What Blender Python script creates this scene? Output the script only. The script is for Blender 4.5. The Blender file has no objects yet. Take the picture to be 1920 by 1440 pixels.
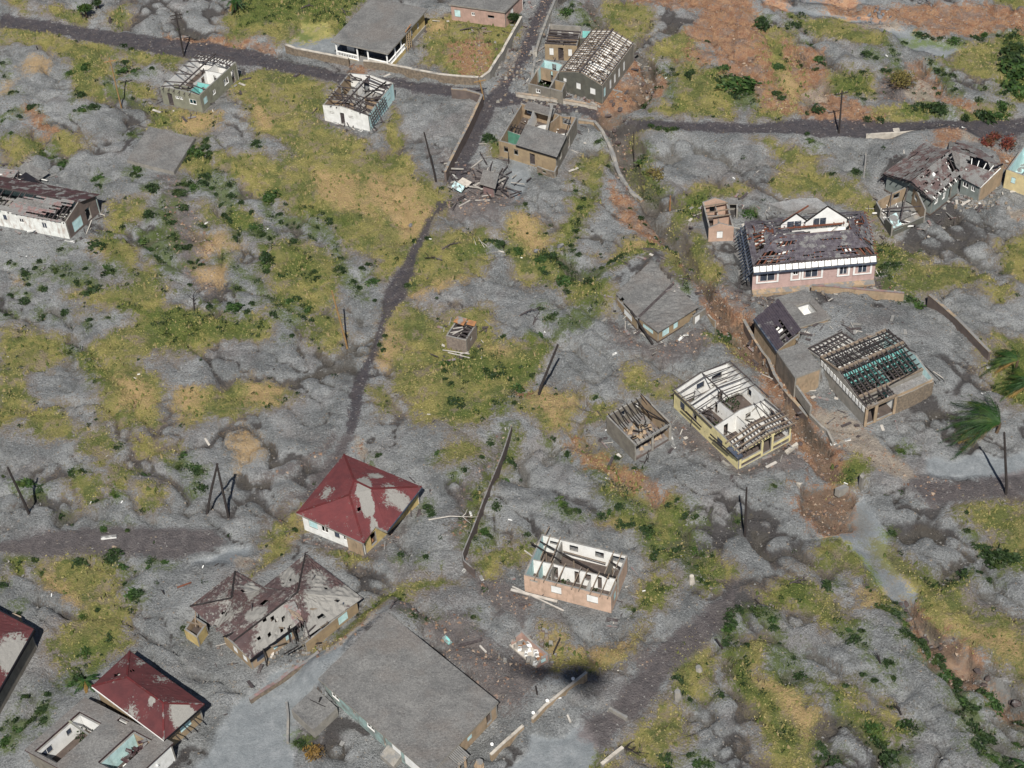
import bpy, math, random
import numpy as np
from mathutils import Vector, Matrix
random.seed(7); RNG=np.random.RandomState(5)
S=bpy.context.scene; COL=S.collection
# ---------------- camera, sky, sun, exposure ----------------
RW,RH,FPX=1920,1440,3300.0
PIT,ROL,CH=math.radians(44.6),math.radians(-4.0),150.0
cp,sp,cr,sr=math.cos(PIT),math.sin(PIT),math.cos(ROL),math.sin(ROL)
FWD=Vector((0,cp,-sp)); X0=Vector((1,0,0)); U0=Vector((0,sp,cp))
XR=X0*cr+U0*sr; DR=-U0*cr+X0*sr
CAMP=Vector((0,0,CH))
def ray(x,y): return XR*((x-960)/FPX)+DR*((y-720)/FPX)+FWD
def G(x,y,z=0.0):
    "photo pixel -> the point of the horizontal plane at height z seen there"
    d=ray(x,y); t=(z-CH)/d.z
    return CAMP+d*t
def ppm(x,y):
    d=ray(x,y); return FPX/(CH/-d.z)     # pixels per metre at the ground there
cam=bpy.data.cameras.new('camera'); co=bpy.data.objects.new('camera',cam); COL.objects.link(co)
m=Matrix((XR,-DR,-FWD)).transposed().to_4x4(); m.translation=CAMP; co.matrix_world=m
cam.sensor_width=36; cam.lens=FPX/RW*36; cam.clip_start=1; cam.clip_end=8000; S.camera=co
SHP=G(1092,1268); SUND=(CAMP-SHP).normalized()          # towards the sun: the aircraft's own shadow lies at SHP
SE=math.asin(SUND.z); SAZ=math.atan2(SUND.x,SUND.y)
w=bpy.data.worlds.new('World'); S.world=w; w.use_nodes=True
nt=w.node_tree; bg=nt.nodes['Background']; sk=nt.nodes.new('ShaderNodeTexSky')
sk.sky_type='NISHITA'; sk.sun_disc=False; sk.sun_elevation=SE; sk.sun_rotation=SAZ; sk.altitude=200
nt.links.new(sk.outputs[0],bg.inputs[0]); bg.inputs[1].default_value=0.05
sl=bpy.data.lights.new('sun','SUN'); sl.energy=5.0; sl.angle=math.radians(0.53); sl.color=(1,0.955,0.88)
so=bpy.data.objects.new('sun',sl); COL.objects.link(so); so.rotation_euler=(-SUND).to_track_quat('-Z','Y').to_euler(); so.location=(0,0,200)
S.view_settings.view_transform='Standard'; S.view_settings.look='None'; S.view_settings.exposure=0.30; S.view_settings.gamma=1
S.render.resolution_x=1024; S.render.resolution_y=768
S.cycles.max_bounces=4; S.cycles.diffuse_bounces=2

# ---------------- node helpers / materials ----------------
class NT:
    def __init__(s,name):
        s.m=bpy.data.materials.new(name); s.m.use_nodes=True; s.t=s.m.node_tree; s.n=s.t.nodes
        s.b=s.n['Principled BSDF']; s.b.inputs['Roughness'].default_value=.9; s.b.inputs['Specular IOR Level'].default_value=.2
        s.co=s.n.new('ShaderNodeTexCoord').outputs['Object']; s.geo=s.n.new('ShaderNodeNewGeometry')
    def L(s,a,b):
        if isinstance(a,(int,float)): b.default_value=a
        elif isinstance(a,(tuple,list)): b.default_value=tuple(a)+((1,) if len(a)==3 and len(b.default_value)==4 else ())
        else: s.t.links.new(a,b)
    def scaled(s,v,vec=None):
        n=s.n.new('ShaderNodeMapping'); s.L(vec or s.pos(),n.inputs['Vector']); n.inputs['Scale'].default_value=v; return n.outputs[0]
    def pos(s): return s.geo.outputs['Position']
    def noise(s,scale,det=3,vec=None,rough=.55,dist=0):
        n=s.n.new('ShaderNodeTexNoise'); s.L(vec or s.pos(),n.inputs['Vector']); n.inputs['Scale'].default_value=scale
        n.inputs['Detail'].default_value=det; n.inputs['Roughness'].default_value=rough; n.inputs['Distortion'].default_value=dist
        return n.outputs[0]
    def ma(s,op,a,b=0.0,c=None):
        n=s.n.new('ShaderNodeMath'); n.operation=op; s.L(a,n.inputs[0]); s.L(b,n.inputs[1])
        if c is not None: s.L(c,n.inputs[2])
        return n.outputs[0]
    def step(s,v,a,b,o0=0.,o1=1.):
        n=s.n.new('ShaderNodeMapRange'); n.interpolation_type='SMOOTHSTEP'; s.L(v,n.inputs[0])
        for i,k in enumerate((a,b,o0,o1)): n.inputs[i+1].default_value=k
        return n.outputs[0]
    def mix(s,f,a,b,bt='MIX'):
        n=s.n.new('ShaderNodeMix'); n.data_type='RGBA'; n.blend_type=bt; s.L(f,n.inputs[0]); s.L(a,n.inputs[6]); s.L(b,n.inputs[7]); return n.outputs[2]
    def attr(s,name):
        n=s.n.new('ShaderNodeAttribute'); n.attribute_name=name; return n.outputs['Fac']
    def wave(s,scale,vec,dist=0):
        n=s.n.new('ShaderNodeTexWave'); s.L(vec,n.inputs['Vector']); n.inputs['Scale'].default_value=scale; n.inputs['Distortion'].default_value=dist; return n.outputs[1]
    def bump(s,h,st,d):
        n=s.n.new('ShaderNodeBump'); n.inputs['Strength'].default_value=st; n.inputs['Distance'].default_value=d; s.L(h,n.inputs['Height']); s.L(n.outputs[0],s.b.inputs['Normal'])
    def done(s,c):
        s.L(c,s.b.inputs['Base Color']); return s.m
ASH1,ASH2,ASHD=(.125,.125,.125),(.225,.222,.215),(.070,.068,.070)
_M={}
def surf(name,c1,c2=None,sc=1.2,ash=0.5,stain=.35,stc=(.10,.075,.05),up=.8,rough=.9,bump=.3,streak=True):
    "painted, weathered surface; ash lies on its level faces"
    if name in _M: return _M[name]
    t=NT(name); c2=c2 or tuple(k*.72 for k in c1)
    c=t.mix(t.step(t.noise(sc,5),.35,.65),c1,c2)
    if stain:
        v=t.scaled((2.2,2.2,.5)) if streak else t.pos()
        c=t.mix(t.ma('MULTIPLY',t.step(t.noise(.9,6,v,.7),.5,.68),stain),c,stc)
    c=t.mix(t.ma('MULTIPLY',t.noise(9,3),.35),c,tuple(k*.6 for k in c1))
    if ash:
        n=t.n.new('ShaderNodeSeparateXYZ'); t.L(t.geo.outputs['Normal'],n.inputs[0])
        f=t.ma('MULTIPLY',t.step(n.outputs[2],up-.15,up+.1),t.step(t.noise(.8,6,None,.7),.62-ash*.4,.72-ash*.4))
        c=t.mix(f,c,t.mix(t.noise(2,4),ASH1,ASH2))
    t.b.inputs['Roughness'].default_value=rough
    if bump: t.bump(t.noise(6,5),bump,.05)
    _M[name]=t.done(c); return _M[name]
def M(k):
    T={
    'cream':lambda:surf('cream_plaster',(.55,.43,.20),(.42,.32,.14)),
    'ochre':lambda:surf('ochre_plaster',(.35,.265,.165),(.27,.205,.135),stain=.45),
    'white':lambda:surf('white_plaster',(.80,.80,.78),(.66,.66,.63),stain=.25),
    'white_in':lambda:surf('white_inner_plaster',(.84,.84,.82),(.76,.75,.72),stain=.22,ash=.15),
    'teal':lambda:surf('turquoise_plaster',(.28,.66,.62),(.20,.52,.50),stain=.2),
    'mint':lambda:surf('pale_blue_plaster',(.55,.76,.76),(.42,.62,.63),stain=.35),
    'green':lambda:surf('green_plaster',(.10,.28,.20),(.08,.20,.15),stain=.35),
    'tan':lambda:surf('tan_plaster',(.38,.28,.19),(.28,.22,.15),stain=.55),
    'pink':lambda:surf('pink_plaster',(.46,.31,.26),(.36,.25,.21),stain=.3),
    'salmon':lambda:surf('salmon_plaster',(.58,.41,.31),(.46,.33,.25),stain=.4),
    'greygreen':lambda:surf('grey_green_plaster',(.25,.25,.19),(.19,.19,.15),stain=.4),
    'grey':lambda:surf('grey_render',(.235,.215,.18),(.17,.155,.135),stain=.4),
    'dgrey':lambda:surf('dark_grey_render',(.12,.12,.10),(.09,.09,.08),stain=.4),
    'yellow':lambda:surf('yellow_plaster',(.74,.65,.34),(.60,.53,.30),stain=.22),
    'stone':lambda:surf('stone_wall',(.24,.19,.14),(.13,.11,.09),sc=3,stain=.4),
    'brownwall':lambda:surf('brown_wall',(.16,.125,.11),(.11,.09,.085),stain=.3),
    'conc':lambda:surf('concrete',(.30,.28,.25),(.22,.21,.19),stain=.3),
    'paleconc':lambda:surf('pale_concrete',(.50,.46,.40),(.36,.33,.29),stain=.3,ash=.2),
    'wood':lambda:surf('weathered_timber',(.085,.072,.072),(.045,.038,.040),sc=4,stain=0,ash=.12,bump=0),
    'dwood':lambda:surf('dark_timber',(.035,.03,.03),(.02,.018,.018),sc=4,stain=0,ash=.1,bump=0),
    'tanwood':lambda:surf('tan_timber',(.25,.195,.145),(.15,.12,.095),sc=4,stain=.2,ash=.15,bump=0),
    'redwood':lambda:surf('red_brown_timber',(.20,.075,.045),(.12,.05,.035),sc=4,stain=0,ash=.1,bump=0),
    'greywood':lambda:surf('grey_boards',(.11,.10,.115),(.06,.052,.064),sc=2,stain=.3,ash=.28),
    'brownbd':lambda:surf('brown_shingles',(.135,.092,.088),(.085,.065,.066),sc=2,stain=.35,ash=.42,up=.6),
    'maroon':lambda:surf('dark_maroon_roofing',(.07,.035,.04),(.05,.035,.035),stain=.3,ash=.3,up=.6),
    'pinkbd':lambda:surf('pinkish_boards',(.26,.16,.15),(.16,.12,.12),sc=2,stain=.3,ash=.5,up=.6),
    'bluemetal':lambda:surf('blue_grey_metal',(.06,.075,.11),(.04,.05,.07),stain=.2,ash=.2,bump=0,rough=.6),
    'black':lambda:surf('black_fascia',(.012,.012,.018),(.008,.008,.01),stain=0,ash=0,bump=0),
    'whitep':lambda:surf('white_paint',(.82,.82,.80),(.72,.72,.70),stain=.1,ash=0,bump=0),
    'pole':lambda:surf('pole_timber',(.05,.042,.04),(.03,.026,.026),sc=5,stain=0,ash=0,bump=0),
    'opole':lambda:surf('orange_pole_timber',(.34,.22,.10),(.22,.13,.06),sc=5,stain=0,ash=0,bump=0),
    'rust':lambda:surf('rusty_metal',(.34,.165,.07),(.22,.11,.06),stain=.3,ash=.3),
    'floor':lambda:surf('dirty_floor',(.098,.078,.068),(.065,.052,.047),stain=.2,ash=.12,streak=False),
    'deadw':lambda:surf('bleached_wood',(.48,.45,.41),(.34,.32,.29),stain=.2,ash=0,bump=0),
    'rock':lambda:surf('dark_rock',(.10,.075,.07),(.06,.05,.05),stain=.2,ash=.25,up=.85,streak=False),
    'grock':lambda:surf('grey_rock',(.17,.17,.18),(.10,.10,.11),stain=.1,ash=.4,up=.85,streak=False),
    'bark':lambda:surf('bark',(.13,.09,.06),(.08,.06,.04),stain=0,ash=0,bump=0),
    'heli':lambda:surf('aircraft_paint',(.5,.5,.52),stain=0,ash=0,bump=0,rough=.4),
    'tile':lambda:surf('clay',(.38,.20,.13),stain=.2,ash=.3),
    'sand':lambda:surf('sandy_concrete',(.40,.31,.22),(.30,.24,.19),stain=.4,ash=.35,streak=False),
    }
    if k in T: return T[k]()
    return _M[k]
def leafm(name,c1,c2,c3):
    t=NT(name); r=t.geo.outputs['Random Per Island']
    c=t.mix(t.step(r,.2,.8),c1,c2); c=t.mix(t.step(t.noise(.6,2),.5,.75),c,c3)
    t.b.inputs['Roughness'].default_value=.6; _M[name]=t.done(c)
leafm('leaf',(.012,.024,.010),(.026,.048,.015),(.040,.058,.016))
leafm('leaf_bright',(.017,.038,.011),(.038,.075,.018),(.06,.085,.02))
leafm('leaf_dry',(.10,.085,.03),(.17,.14,.045),(.07,.08,.02))
leafm('leaf_red',(.10,.02,.02),(.16,.05,.03),(.05,.05,.02))
leafm('palm_leaf',(.008,.026,.006),(.022,.058,.012),(.07,.095,.018))
leafm('palm_dry',(.20,.12,.03),(.13,.085,.035),(.24,.16,.045))
def ashmat(name='ash_cover',a=ASH1,b=ASH2):
    t=NT(name); n1=t.noise(.35,6,None,.65,.6); n2=t.noise(2.5,5,None,.7); g=t.noise(16,2)
    c=t.mix(t.step(n1,.3,.7),a,b); c=t.mix(t.ma('MULTIPLY',t.step(n2,.45,.7),.5),c,ASHD)
    c=t.mix(t.ma('MULTIPLY',t.step(t.noise(.22,5,None,.6),.45,.65),.55),c,(.16,.135,.12)); c=t.mix(t.ma('MULTIPLY',g,.5),c,tuple(k*.5 for k in b))
    gn=t.noise(4.6,5,None,.92); c=t.mix(t.step(gn,.36,.48,.7,0),c,tuple(k*.5 for k in a)); c=t.mix(t.step(gn,.54,.68,0,.7),c,tuple(k*1.5 for k in b))
    t.bump(t.ma('ADD',n2,t.ma('MULTIPLY',g,.3)),.8,.2); _M[name]=t.done(c)
ashmat(); ashmat('ash_pale',(.22,.23,.235),(.36,.36,.36))
def roofash(name,c1,c2,lvl):
    "sheet roofing with ash clinging to it; attribute 'ash' marks where it has drifted"
    t=NT(name); n1=t.noise(3.4,8,None,.80); n2=t.noise(.45,4); g=t.noise(12,3)
    base=t.mix(t.step(t.noise(.8,4),.3,.7),c1,c2); base=t.mix(t.ma('MULTIPLY',g,.5),base,tuple(k*.5 for k in c1))
    f=t.ma('ADD',t.ma('ADD',t.ma('MULTIPLY',n1,.8),t.ma('MULTIPLY',n2,.5)),t.attr('ash'))
    f=t.step(f,lvl,lvl+.07); c=t.mix(f,base,t.mix(g,(.15,.145,.135),(.31,.30,.28)))
    t.bump(t.ma('ADD',f,g),.5,.06); _M[name]=t.done(c)
roofash('red_roof',(.150,.043,.045),(.105,.034,.038),.735)
roofash('wine_roof',(.115,.037,.039),(.080,.029,.032),.74)
roofash('brown_roof',(.105,.068,.066),(.080,.058,.060),.66)

# ---------------- mesh builder ----------------
class MB:
    def __init__(s): s.v=[]; s.f=[]; s.m=[]
    def add(s,vs,fs,mi=0):
        k=len(s.v); s.v+=[tuple(p) for p in vs]
        for i,f in enumerate(fs): s.f.append(tuple(k+j for j in f)); s.m.append(mi[i] if isinstance(mi,(list,tuple)) else mi)
    def hexa(s,b,t,mi=0):
        "bottom ring b, top ring t, four points each"
        s.add(list(b)+list(t),[(3,2,1,0),(4,5,6,7),(0,1,5,4),(1,2,6,5),(2,3,7,6),(3,0,4,7)],mi)
    def bar(s,p,q,w=.12,h=None,mi=0,up=Vector((0,0,1))):
        p,q=Vector(p),Vector(q); h=h or w; d=q-p
        if d.length<1e-4: return
        d.normalize(); x=d.cross(up)
        if x.length<1e-3: x=d.cross(Vector((1,0,0)))
        x.normalize(); y=x.cross(d); x*=w/2; y*=h/2
        s.hexa([p-x-y,p+x-y,p+x+y,p-x+y],[q-x-y,q+x-y,q+x+y,q-x+y],mi)
    def tube(s,pts,rad,n=6,mi=0):
        k=len(s.v); N=len(pts); pts=[Vector(p) for p in pts]
        for i,p in enumerate(pts):
            d=(pts[min(i+1,N-1)]-pts[max(i-1,0)]).normalized(); x=d.cross(Vector((.3,.2,1))); x.normalize(); y=d.cross(x)
            for j in range(n):
                a=j*2*math.pi/n; s.v.append(tuple(p+(x*math.cos(a)+y*math.sin(a))*rad[i]))
        for i in range(N-1):
            for j in range(n):
                s.f.append((k+i*n+j,k+i*n+(j+1)%n,k+(i+1)*n+(j+1)%n,k+(i+1)*n+j)); s.m.append(mi)
        s.f.append(tuple(k+j for j in range(n))[::-1]); s.m.append(mi)
        s.f.append(tuple(k+(N-1)*n+j for j in range(n))); s.m.append(mi)
    def build(s,name,mats,parent=None,smooth=False,org=None):
        if not s.f: return None
        o_=Vector((0,0,0))
        if parent is not None: o_=Vector(parent.get('_o',(0,0,0)))
        elif org is not None: o_=Vector(org)
        me=bpy.data.meshes.new(name); me.from_pydata([(a[0]-o_.x,a[1]-o_.y,a[2]-o_.z) for a in s.v],[],s.f)
        mats=mats if isinstance(mats,(list,tuple)) else [mats]
        for k in mats: me.materials.append(M(k) if isinstance(k,str) else k)
        me.polygons.foreach_set('material_index',s.m)
        if smooth: me.polygons.foreach_set('use_smooth',[True]*len(s.f))
        me.update(); o=bpy.data.objects.new(name,me); COL.objects.link(o)
        if parent is not None: o.parent=parent; o['_o']=tuple(o_)
        else: o.location=o_; o['_o']=tuple(o_)
        return o
def tag(o,label,cat,group=None,kind=None):
    if label: o['label']=label
    if cat: o['category']=cat
    if group: o['group']=group
    if kind: o['kind']=kind
    return o
def thing(name,label,cat,loc,group=None):
    o=bpy.data.objects.new(name,None); o.empty_display_size=.5; COL.objects.link(o); o.location=loc; o['_o']=tuple(loc)
    return tag(o,label,cat,group,'thing')
def copytree(o,loc,scale=None,rz=None,parent=None):
    c=o.copy(); COL.objects.link(c)
    if parent is None:
        c.location=loc
        if scale: c.scale=scale
        if rz is not None: c.rotation_euler=(0,0,rz)
    else: c.parent=parent
    for ch in o.children: copytree(ch,None,parent=c)
    return c
class Fr:
    "rectangular frame of a building: left, front and right corners at height z (photo pixels)"
    def __init__(s,P0,P1,P2,z):
        s.a=G(*P0,z); s.b=G(*P1,z); s.c=G(*P2,z); s.o=s.a.copy(); s.o.z=0
        s.U=s.b-s.a; s.V=s.c-s.b; s.U.z=s.V.z=0; s.z=z; s.Lu=s.U.length; s.Lv=s.V.length
        FOOT.append([s.p(0,0),s.p(1,0),s.p(1,1),s.p(0,1)])
    def p(s,u,v,z=0.): return s.o+s.U*u+s.V*v+Vector((0,0,z))
FOOT=[]
def wall(F,a,b,top,ops=(),mats=('conc','conc','conc'),parent=None,name='wall',th=.2,side=None,z0=-.6,jag=0):
    """wall from a to b (frame fractions). top: number or [(s,z)...]; ops: (s0,s1,zb,zt,kind). side: +1 thickness to the left of a->b, None centred"""
    A=F.p(*a); B=F.p(*b); d=(B-A); L=d.length; d/=L; n=Vector((-d.y,d.x,0))
    o0,o1=(0,th) if side==1 else ((-th,0) if side==-1 else (-th/2,th/2))
    if isinstance(top,(int,float)): top=[(0,top),(1,top)]
    top=list(top)
    if jag:
        n_=max(2,int(L/1.1)); xs=[i/n_ for i in range(n_+1)]
        top=[(x,np.interp(x,[t[0] for t in top],[t[1] for t in top])-random.random()*jag) for x in xs]
    tx=[t[0] for t in top]; tz=[t[1] for t in top]
    br=sorted(set([0,1]+tx+[o[0] for o in ops]+[o[1] for o in ops])); mb=MB()
    def quadring(s0,s1,za,zb):
        p=A+d*L*s0; q=A+d*L*s1; Z=lambda P,z: Vector((P.x,P.y,z))
        return [Z(p+n*o0,za),Z(q+n*o0,zb),Z(q+n*o1,zb),Z(p+n*o1,za)]
    for s0,s1 in zip(br[:-1],br[1:]):
        if s1-s0<1e-6: continue
        mid=(s0+s1)/2; t0,t1=np.interp(s0,tx,tz),np.interp(s1,tx,tz)
        cuts=sorted([(o[2],o[3]) for o in ops if o[0]<=mid<=o[1]])
        zc=z0; segs=[]
        for zb,zt in cuts:
            if zb>zc: segs.append((zc,zc,zb,zb))
            zc=zt
        if min(t0,t1)>zc: segs.append((zc,zc,t0,t1))
        for za,zb,zt0,zt1 in segs: mb.hexa(quadring(s0,s1,za,zb),quadring(s0,s1,zt0,zt1),[2,2,0,2,1,2])
    w=mb.build(name,list(mats),parent)
    outn=-n if (side==1 or side is None) else n
    for o in ops:
        if len(o)<5 or not o[4]: continue
        k=o[4]; c0=A+d*L*o[0]+n*((o0+o1)/2); c1=A+d*L*o[1]+n*((o0+o1)/2); Z=lambda P,z: Vector((P.x,P.y,z)); q=MB()
        if k in('white','mintp','greyp'):
            off=outn*(th*.28)
            q.bar(Z(c0+d*.02+off,(o[2]+o[3])/2),Z(c1-d*.02+off,(o[2]+o[3])/2),.05,o[3]-o[2]-.02); x=q.build('shutter',{'white':'whitep','mintp':'mint','greyp':'bluemetal'}[k],parent)
            e=MB()
            for zz in (o[2]+.03,o[3]-.03): e.bar(Z(c0+off*1.5,zz),Z(c1+off*1.5,zz),.06,.07)
            if x: e.build('frame','conc',x)
        elif k=='louvre':
            off=outn*(th*.2)
            for i in range(6):
                zz=o[2]+(o[3]-o[2])*(i+.5)/6; q.bar(Z(c0+off,zz),Z(c1+off,zz),.05,.10)
            x=q.build('louvre_window','bluemetal',parent); e=MB()
            nb=max(2,int((c1-c0).length/.9))
            for i in range(nb+1):
                c=c0.lerp(c1,i/nb); e.bar(Z(c+off,o[2]),Z(c+off,o[3]),.07)
            if x: e.build('frame','whitep',x)
        elif k=='frame':
            off=outn*(th*.2)
            for zz in (o[2]+.04,o[3]-.04): q.bar(Z(c0+off,zz),Z(c1+off,zz),.09,.09)
            for c in (c0.lerp(c1,.04),c0.lerp(c1,.5),c1.lerp(c0,.04)): q.bar(Z(c+off,o[2]+.09),Z(c+off,o[3]-.09),.07)
            q.build('window_frame','whitep',parent)
        elif k=='door':
            off=outn*(th*.1); q.bar(Z(c0+off,(o[2]+o[3])/2),Z(c0.lerp(c1,.75)-outn*.5,(o[2]+o[3])/2),.05,o[3]-o[2]-.05); q.build('door','wood',parent)
    return w
def room4(F,z,mo,mi,parent,tops={},ops={},skip=(),mt='conc',jag=0,th=.2,mats={}):
    "four outside walls. sides: f = left-front (t=0), r = right-front (s=1), b = back right (t=1), l = back left (s=0)"
    e=th/F.Lv; g=th/F.Lu
    S4={'f':((0,0),(1,0)),'r':((1,e),(1,1-e)),'b':((1,1),(0,1)),'l':((0,1-e),(0,e))}
    for k,(a,b) in S4.items():
        if k in skip: continue
        A,B=F.p(*a),F.p(*b); n=Vector((-(B-A).y,(B-A).x,0)); side=1 if n.dot(F.p(.5,.5)-A)>0 else -1
        mm=mats.get(k,(mo,mi))
        # material 0 is the -n face, 1 the +n face
        mo_,mi_=(mm[0],mm[1]) if side==1 else (mm[1],mm[0])
        wall(F,a,b,tops.get(k,z),ops.get(k,()),(mo_,mi_,mt),parent,'wall',th,side,jag=jag)
def floor(F,parent,m='floor',z=.06,s0=.01,s1=.99,t0=.01,t1=.99,name='floor'):
    mb=MB(); b=[F.p(s0,t0,-.5),F.p(s1,t0,-.5),F.p(s1,t1,-.5),F.p(s0,t1,-.5)]; mb.hexa(b,[Vector((p.x,p.y,z)) for p in b]); return mb.build(name,m,parent)
def part(F,a,b,z,ops=(),m=('white_in','white_in','conc'),parent=None,jag=0,th=.14): return wall(F,a,b,z,ops,m,parent,'partition_wall',th,None,jag=jag)
def post(F,s,t,z0,z1,m='whitep',parent=None,w=.22,name='post'):
    mb=MB(); mb.bar(F.p(s,t,z0),F.p(s,t,z1),w); return mb.build(name,m,parent)
def beam(F,a,b,m='conc',parent=None,w=.2,h=.25,name='beam'):
    mb=MB(); mb.bar(F.p(*a),F.p(*b),w,h); return mb.build(name,m,parent)
def rafters(F,parent,lines,m='wood',w=.09,h=.14,miss=.1,jit=.05,name='rafter',sag=0):
    for a,b in lines:
        if random.random()<miss: continue
        j=lambda: (random.random()-.5)*2*jit
        p=F.p(*a)+Vector((j(),j(),j()*.5)); q=F.p(*b)+Vector((j(),j(),j()*.5))
        if sag and random.random()<sag:
            q=p.lerp(q,random.uniform(.4,.8)); q.z-=random.uniform(.3,1.6)
        mb=MB(); mb.bar(p,q,w,h); mb.build(name,m,parent)
def boards(quad,parent,m,rows,name='roof_boards',miss=.08,th=.04,holes=(),maxl=.25,jit=.02,thin=None,sag=0):
    """planked / shingled slope. quad p00,p10,p11,p01: rows run from p00 to p10 and stack towards p01; holes: (u0,u1,v0,v1)"""
    a,b,c,d=[Vector(p) for p in quad]; mb=MB(); N=(b-a).cross(d-a).normalized()
    if N.z<0: N=-N
    ph=random.random()*6
    P=lambda u,v: (a.lerp(b,u)).lerp(d.lerp(c,u),v)-Vector((0,0,sag*math.sin(math.pi*v)*(.6+.4*math.sin(u*7+ph))))
    for r in range(rows):
        v0,v1=r/rows,(r+.93)/rows; u=0
        while u<1:
            l=random.uniform(maxl*.3,maxl); u1=min(1,u+l); um,vm=(u+u1)/2,(v0+v1)/2
            if u1>.97: u1=1
            gone=random.random()<miss or any(h[0]<um<h[1] and h[2]<vm<h[3] and random.random()<.93 for h in holes)
            if not gone:
                o=N*(random.random()*jit+.02); k=N*th
                mb.hexa([P(u,v0)+o,P(u1-.002,v0)+o,P(u1-.002,v1)+o,P(u,v1)+o],[P(u,v0)+o+k,P(u1-.002,v0)+o+k,P(u1-.002,v1)+o+k,P(u,v1)+o+k])
            u=u1
    return mb.build(name,m,parent)
def sheet(quads,parent,m,name='roof',res=.45,holes=(),ash=(),th=.07,bumpy=.03,org=None,z0=None,corr=0):
    """roof sheet(s): each quad of world points; holes/ash: (photo x, photo y, rx, ry[, amount]) turned into places on the sheet"""
    V=[];Fc=[];A=[]
    H=[(h,None) for h in holes]
    for qd in quads:
        q=[Vector(p) for p in qd]
        if len(q)==3: q=[q[0],q[1],q[2],q[2]]
        a,b,c,d=q; nu=max(1,int(max((b-a).length,(c-d).length)/res)); nv=max(1,int(max((d-a).length,(c-b).length)/res)); k=len(V)
        zc=(a.z+b.z+c.z+d.z)/4
        hh=[(G(h[0],h[1],zc),h[2]/ppm(h[0],h[1]),h[3]/ppm(h[0],h[1])/.75) for h in holes]
        aa=[(G(h[0],h[1],zc),h[2]/ppm(h[0],h[1]),h[3]/ppm(h[0],h[1])/.75,h[4]) for h in ash]
        for j in range(nv+1):
            for i in range(nu+1):
                p=a.lerp(b,i/nu).lerp(d.lerp(c,i/nu),j/nv)
                edge=i in(0,nu) or j in(0,nv)
                if not edge: p=p+Vector((0,0,random.uniform(-1,1)*bumpy))
                V.append(p); A.append(sum(max(0,1-math.hypot((p.x-g.x)/rx,(p.y-g.y)/ry))*am for g,rx,ry,am in aa))
        for j in range(nv):
            for i in range(nu):
                f=(k+j*(nu+1)+i,k+j*(nu+1)+i+1,k+(j+1)*(nu+1)+i+1,k+(j+1)*(nu+1)+i); c_=sum((V[x] for x in f),Vector())/4
                if any(((c_.x-g.x)/rx)**2+((c_.y-g.y)/ry)**2<1 for g,rx,ry in hh): continue
                Fc.append(f)
    mb=MB(); mb.v=[tuple(v) for v in V]; mb.f=Fc; mb.m=[0]*len(Fc); o=mb.build(name,m,parent)
    at=o.data.attributes.new('ash','FLOAT','POINT'); at.data.foreach_set('value',A)
    sm=o.modifiers.new('s','SOLIDIFY'); sm.thickness=th; sm.offset=0
    return o
def slab(F,parent,z,m='ash_cover',oh=.3,th=.22,holes=(),name='roof_slab',bump=.10,res=.5,zf=None,edge='conc',smooth=True):
    "flat roof slab with drifted ash on top; holes in frame fractions (s0,s1,t0,t1)"
    e,g=oh/F.Lu,oh/F.Lv; s0,s1,t0,t1=-e,1+e,-g,1+g; nu=max(3,int((F.Lu+2*oh)/res)); nv=max(3,int((F.Lv+2*oh)/res))
    us=sorted(set([s0+(s1-s0)*i/nu for i in range(nu+1)]+[h[k] for h in holes for k in(0,1)])); vs=sorted(set([t0+(t1-t0)*i/nv for i in range(nv+1)]+[h[k] for h in holes for k in(2,3)]))
    mb=MB(); nU,nV=len(us),len(vs); zf=zf or (lambda u,v:0)
    cell={}
    for j in range(nV-1):
        for i in range(nU-1):
            um,vm=(us[i]+us[i+1])/2,(vs[j]+vs[j+1])/2
            cell[i,j]=not any(h[0]<um<h[1] and h[2]<vm<h[3] for h in holes)
    for j in range(nV):
        for i in range(nU):
            b=all(cell.get((i+a,j+c),False) for a in(-1,0) for c in(-1,0)); p=F.p(us[i],vs[j])
            zz=z+zf(us[i],vs[j]); hh=(vn1(p.x,p.y,2.2,3)*.8+vn1(p.x,p.y,.8,4)*.4)*bump*1.6 if b else 0
            mb.v.append((p.x,p.y,zz+hh)); 
    K=len(mb.v)
    for j in range(nV):
        for i in range(nU):
            p=F.p(us[i],vs[j]); mb.v.append((p.x,p.y,z-th+zf(us[i],vs[j])))
    for (i,j),on in cell.items():
        if not on: continue
        f=(j*nU+i,j*nU+i+1,(j+1)*nU+i+1,(j+1)*nU+i); mb.f.append(f); mb.m.append(0); mb.f.append(tuple(K+k for k in f[::-1])); mb.m.append(1)
        for (di,dj,a,b) in ((0,-1,0,1),(1,0,1,2),(0,1,2,3),(-1,0,3,0)):
            if not cell.get((i+di,j+dj),False): mb.f.append((K+f[a],K+f[b],f[b],f[a])); mb.m.append(1)
    return mb.build(name,[m,edge],parent)
# ---------------- numeric noise ----------------
LAT=np.random.RandomState(11).rand(64,64)
def vn(x,y,sc,seed=0):
    x=np.asarray(x)/sc+seed*17.3; y=np.asarray(y)/sc+seed*5.7; xi=np.floor(x).astype(int); yi=np.floor(y).astype(int); fx=x-xi; fy=y-yi
    fx=fx*fx*(3-2*fx); fy=fy*fy*(3-2*fy); g=lambda a,b: LAT[a%64,b%64]
    return (g(xi,yi)*(1-fx)+g(xi+1,yi)*fx)*(1-fy)+(g(xi,yi+1)*(1-fx)+g(xi+1,yi+1)*fx)*fy-.5
def vn1(x,y,sc,seed=0): return float(vn(x,y,sc,seed))
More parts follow.
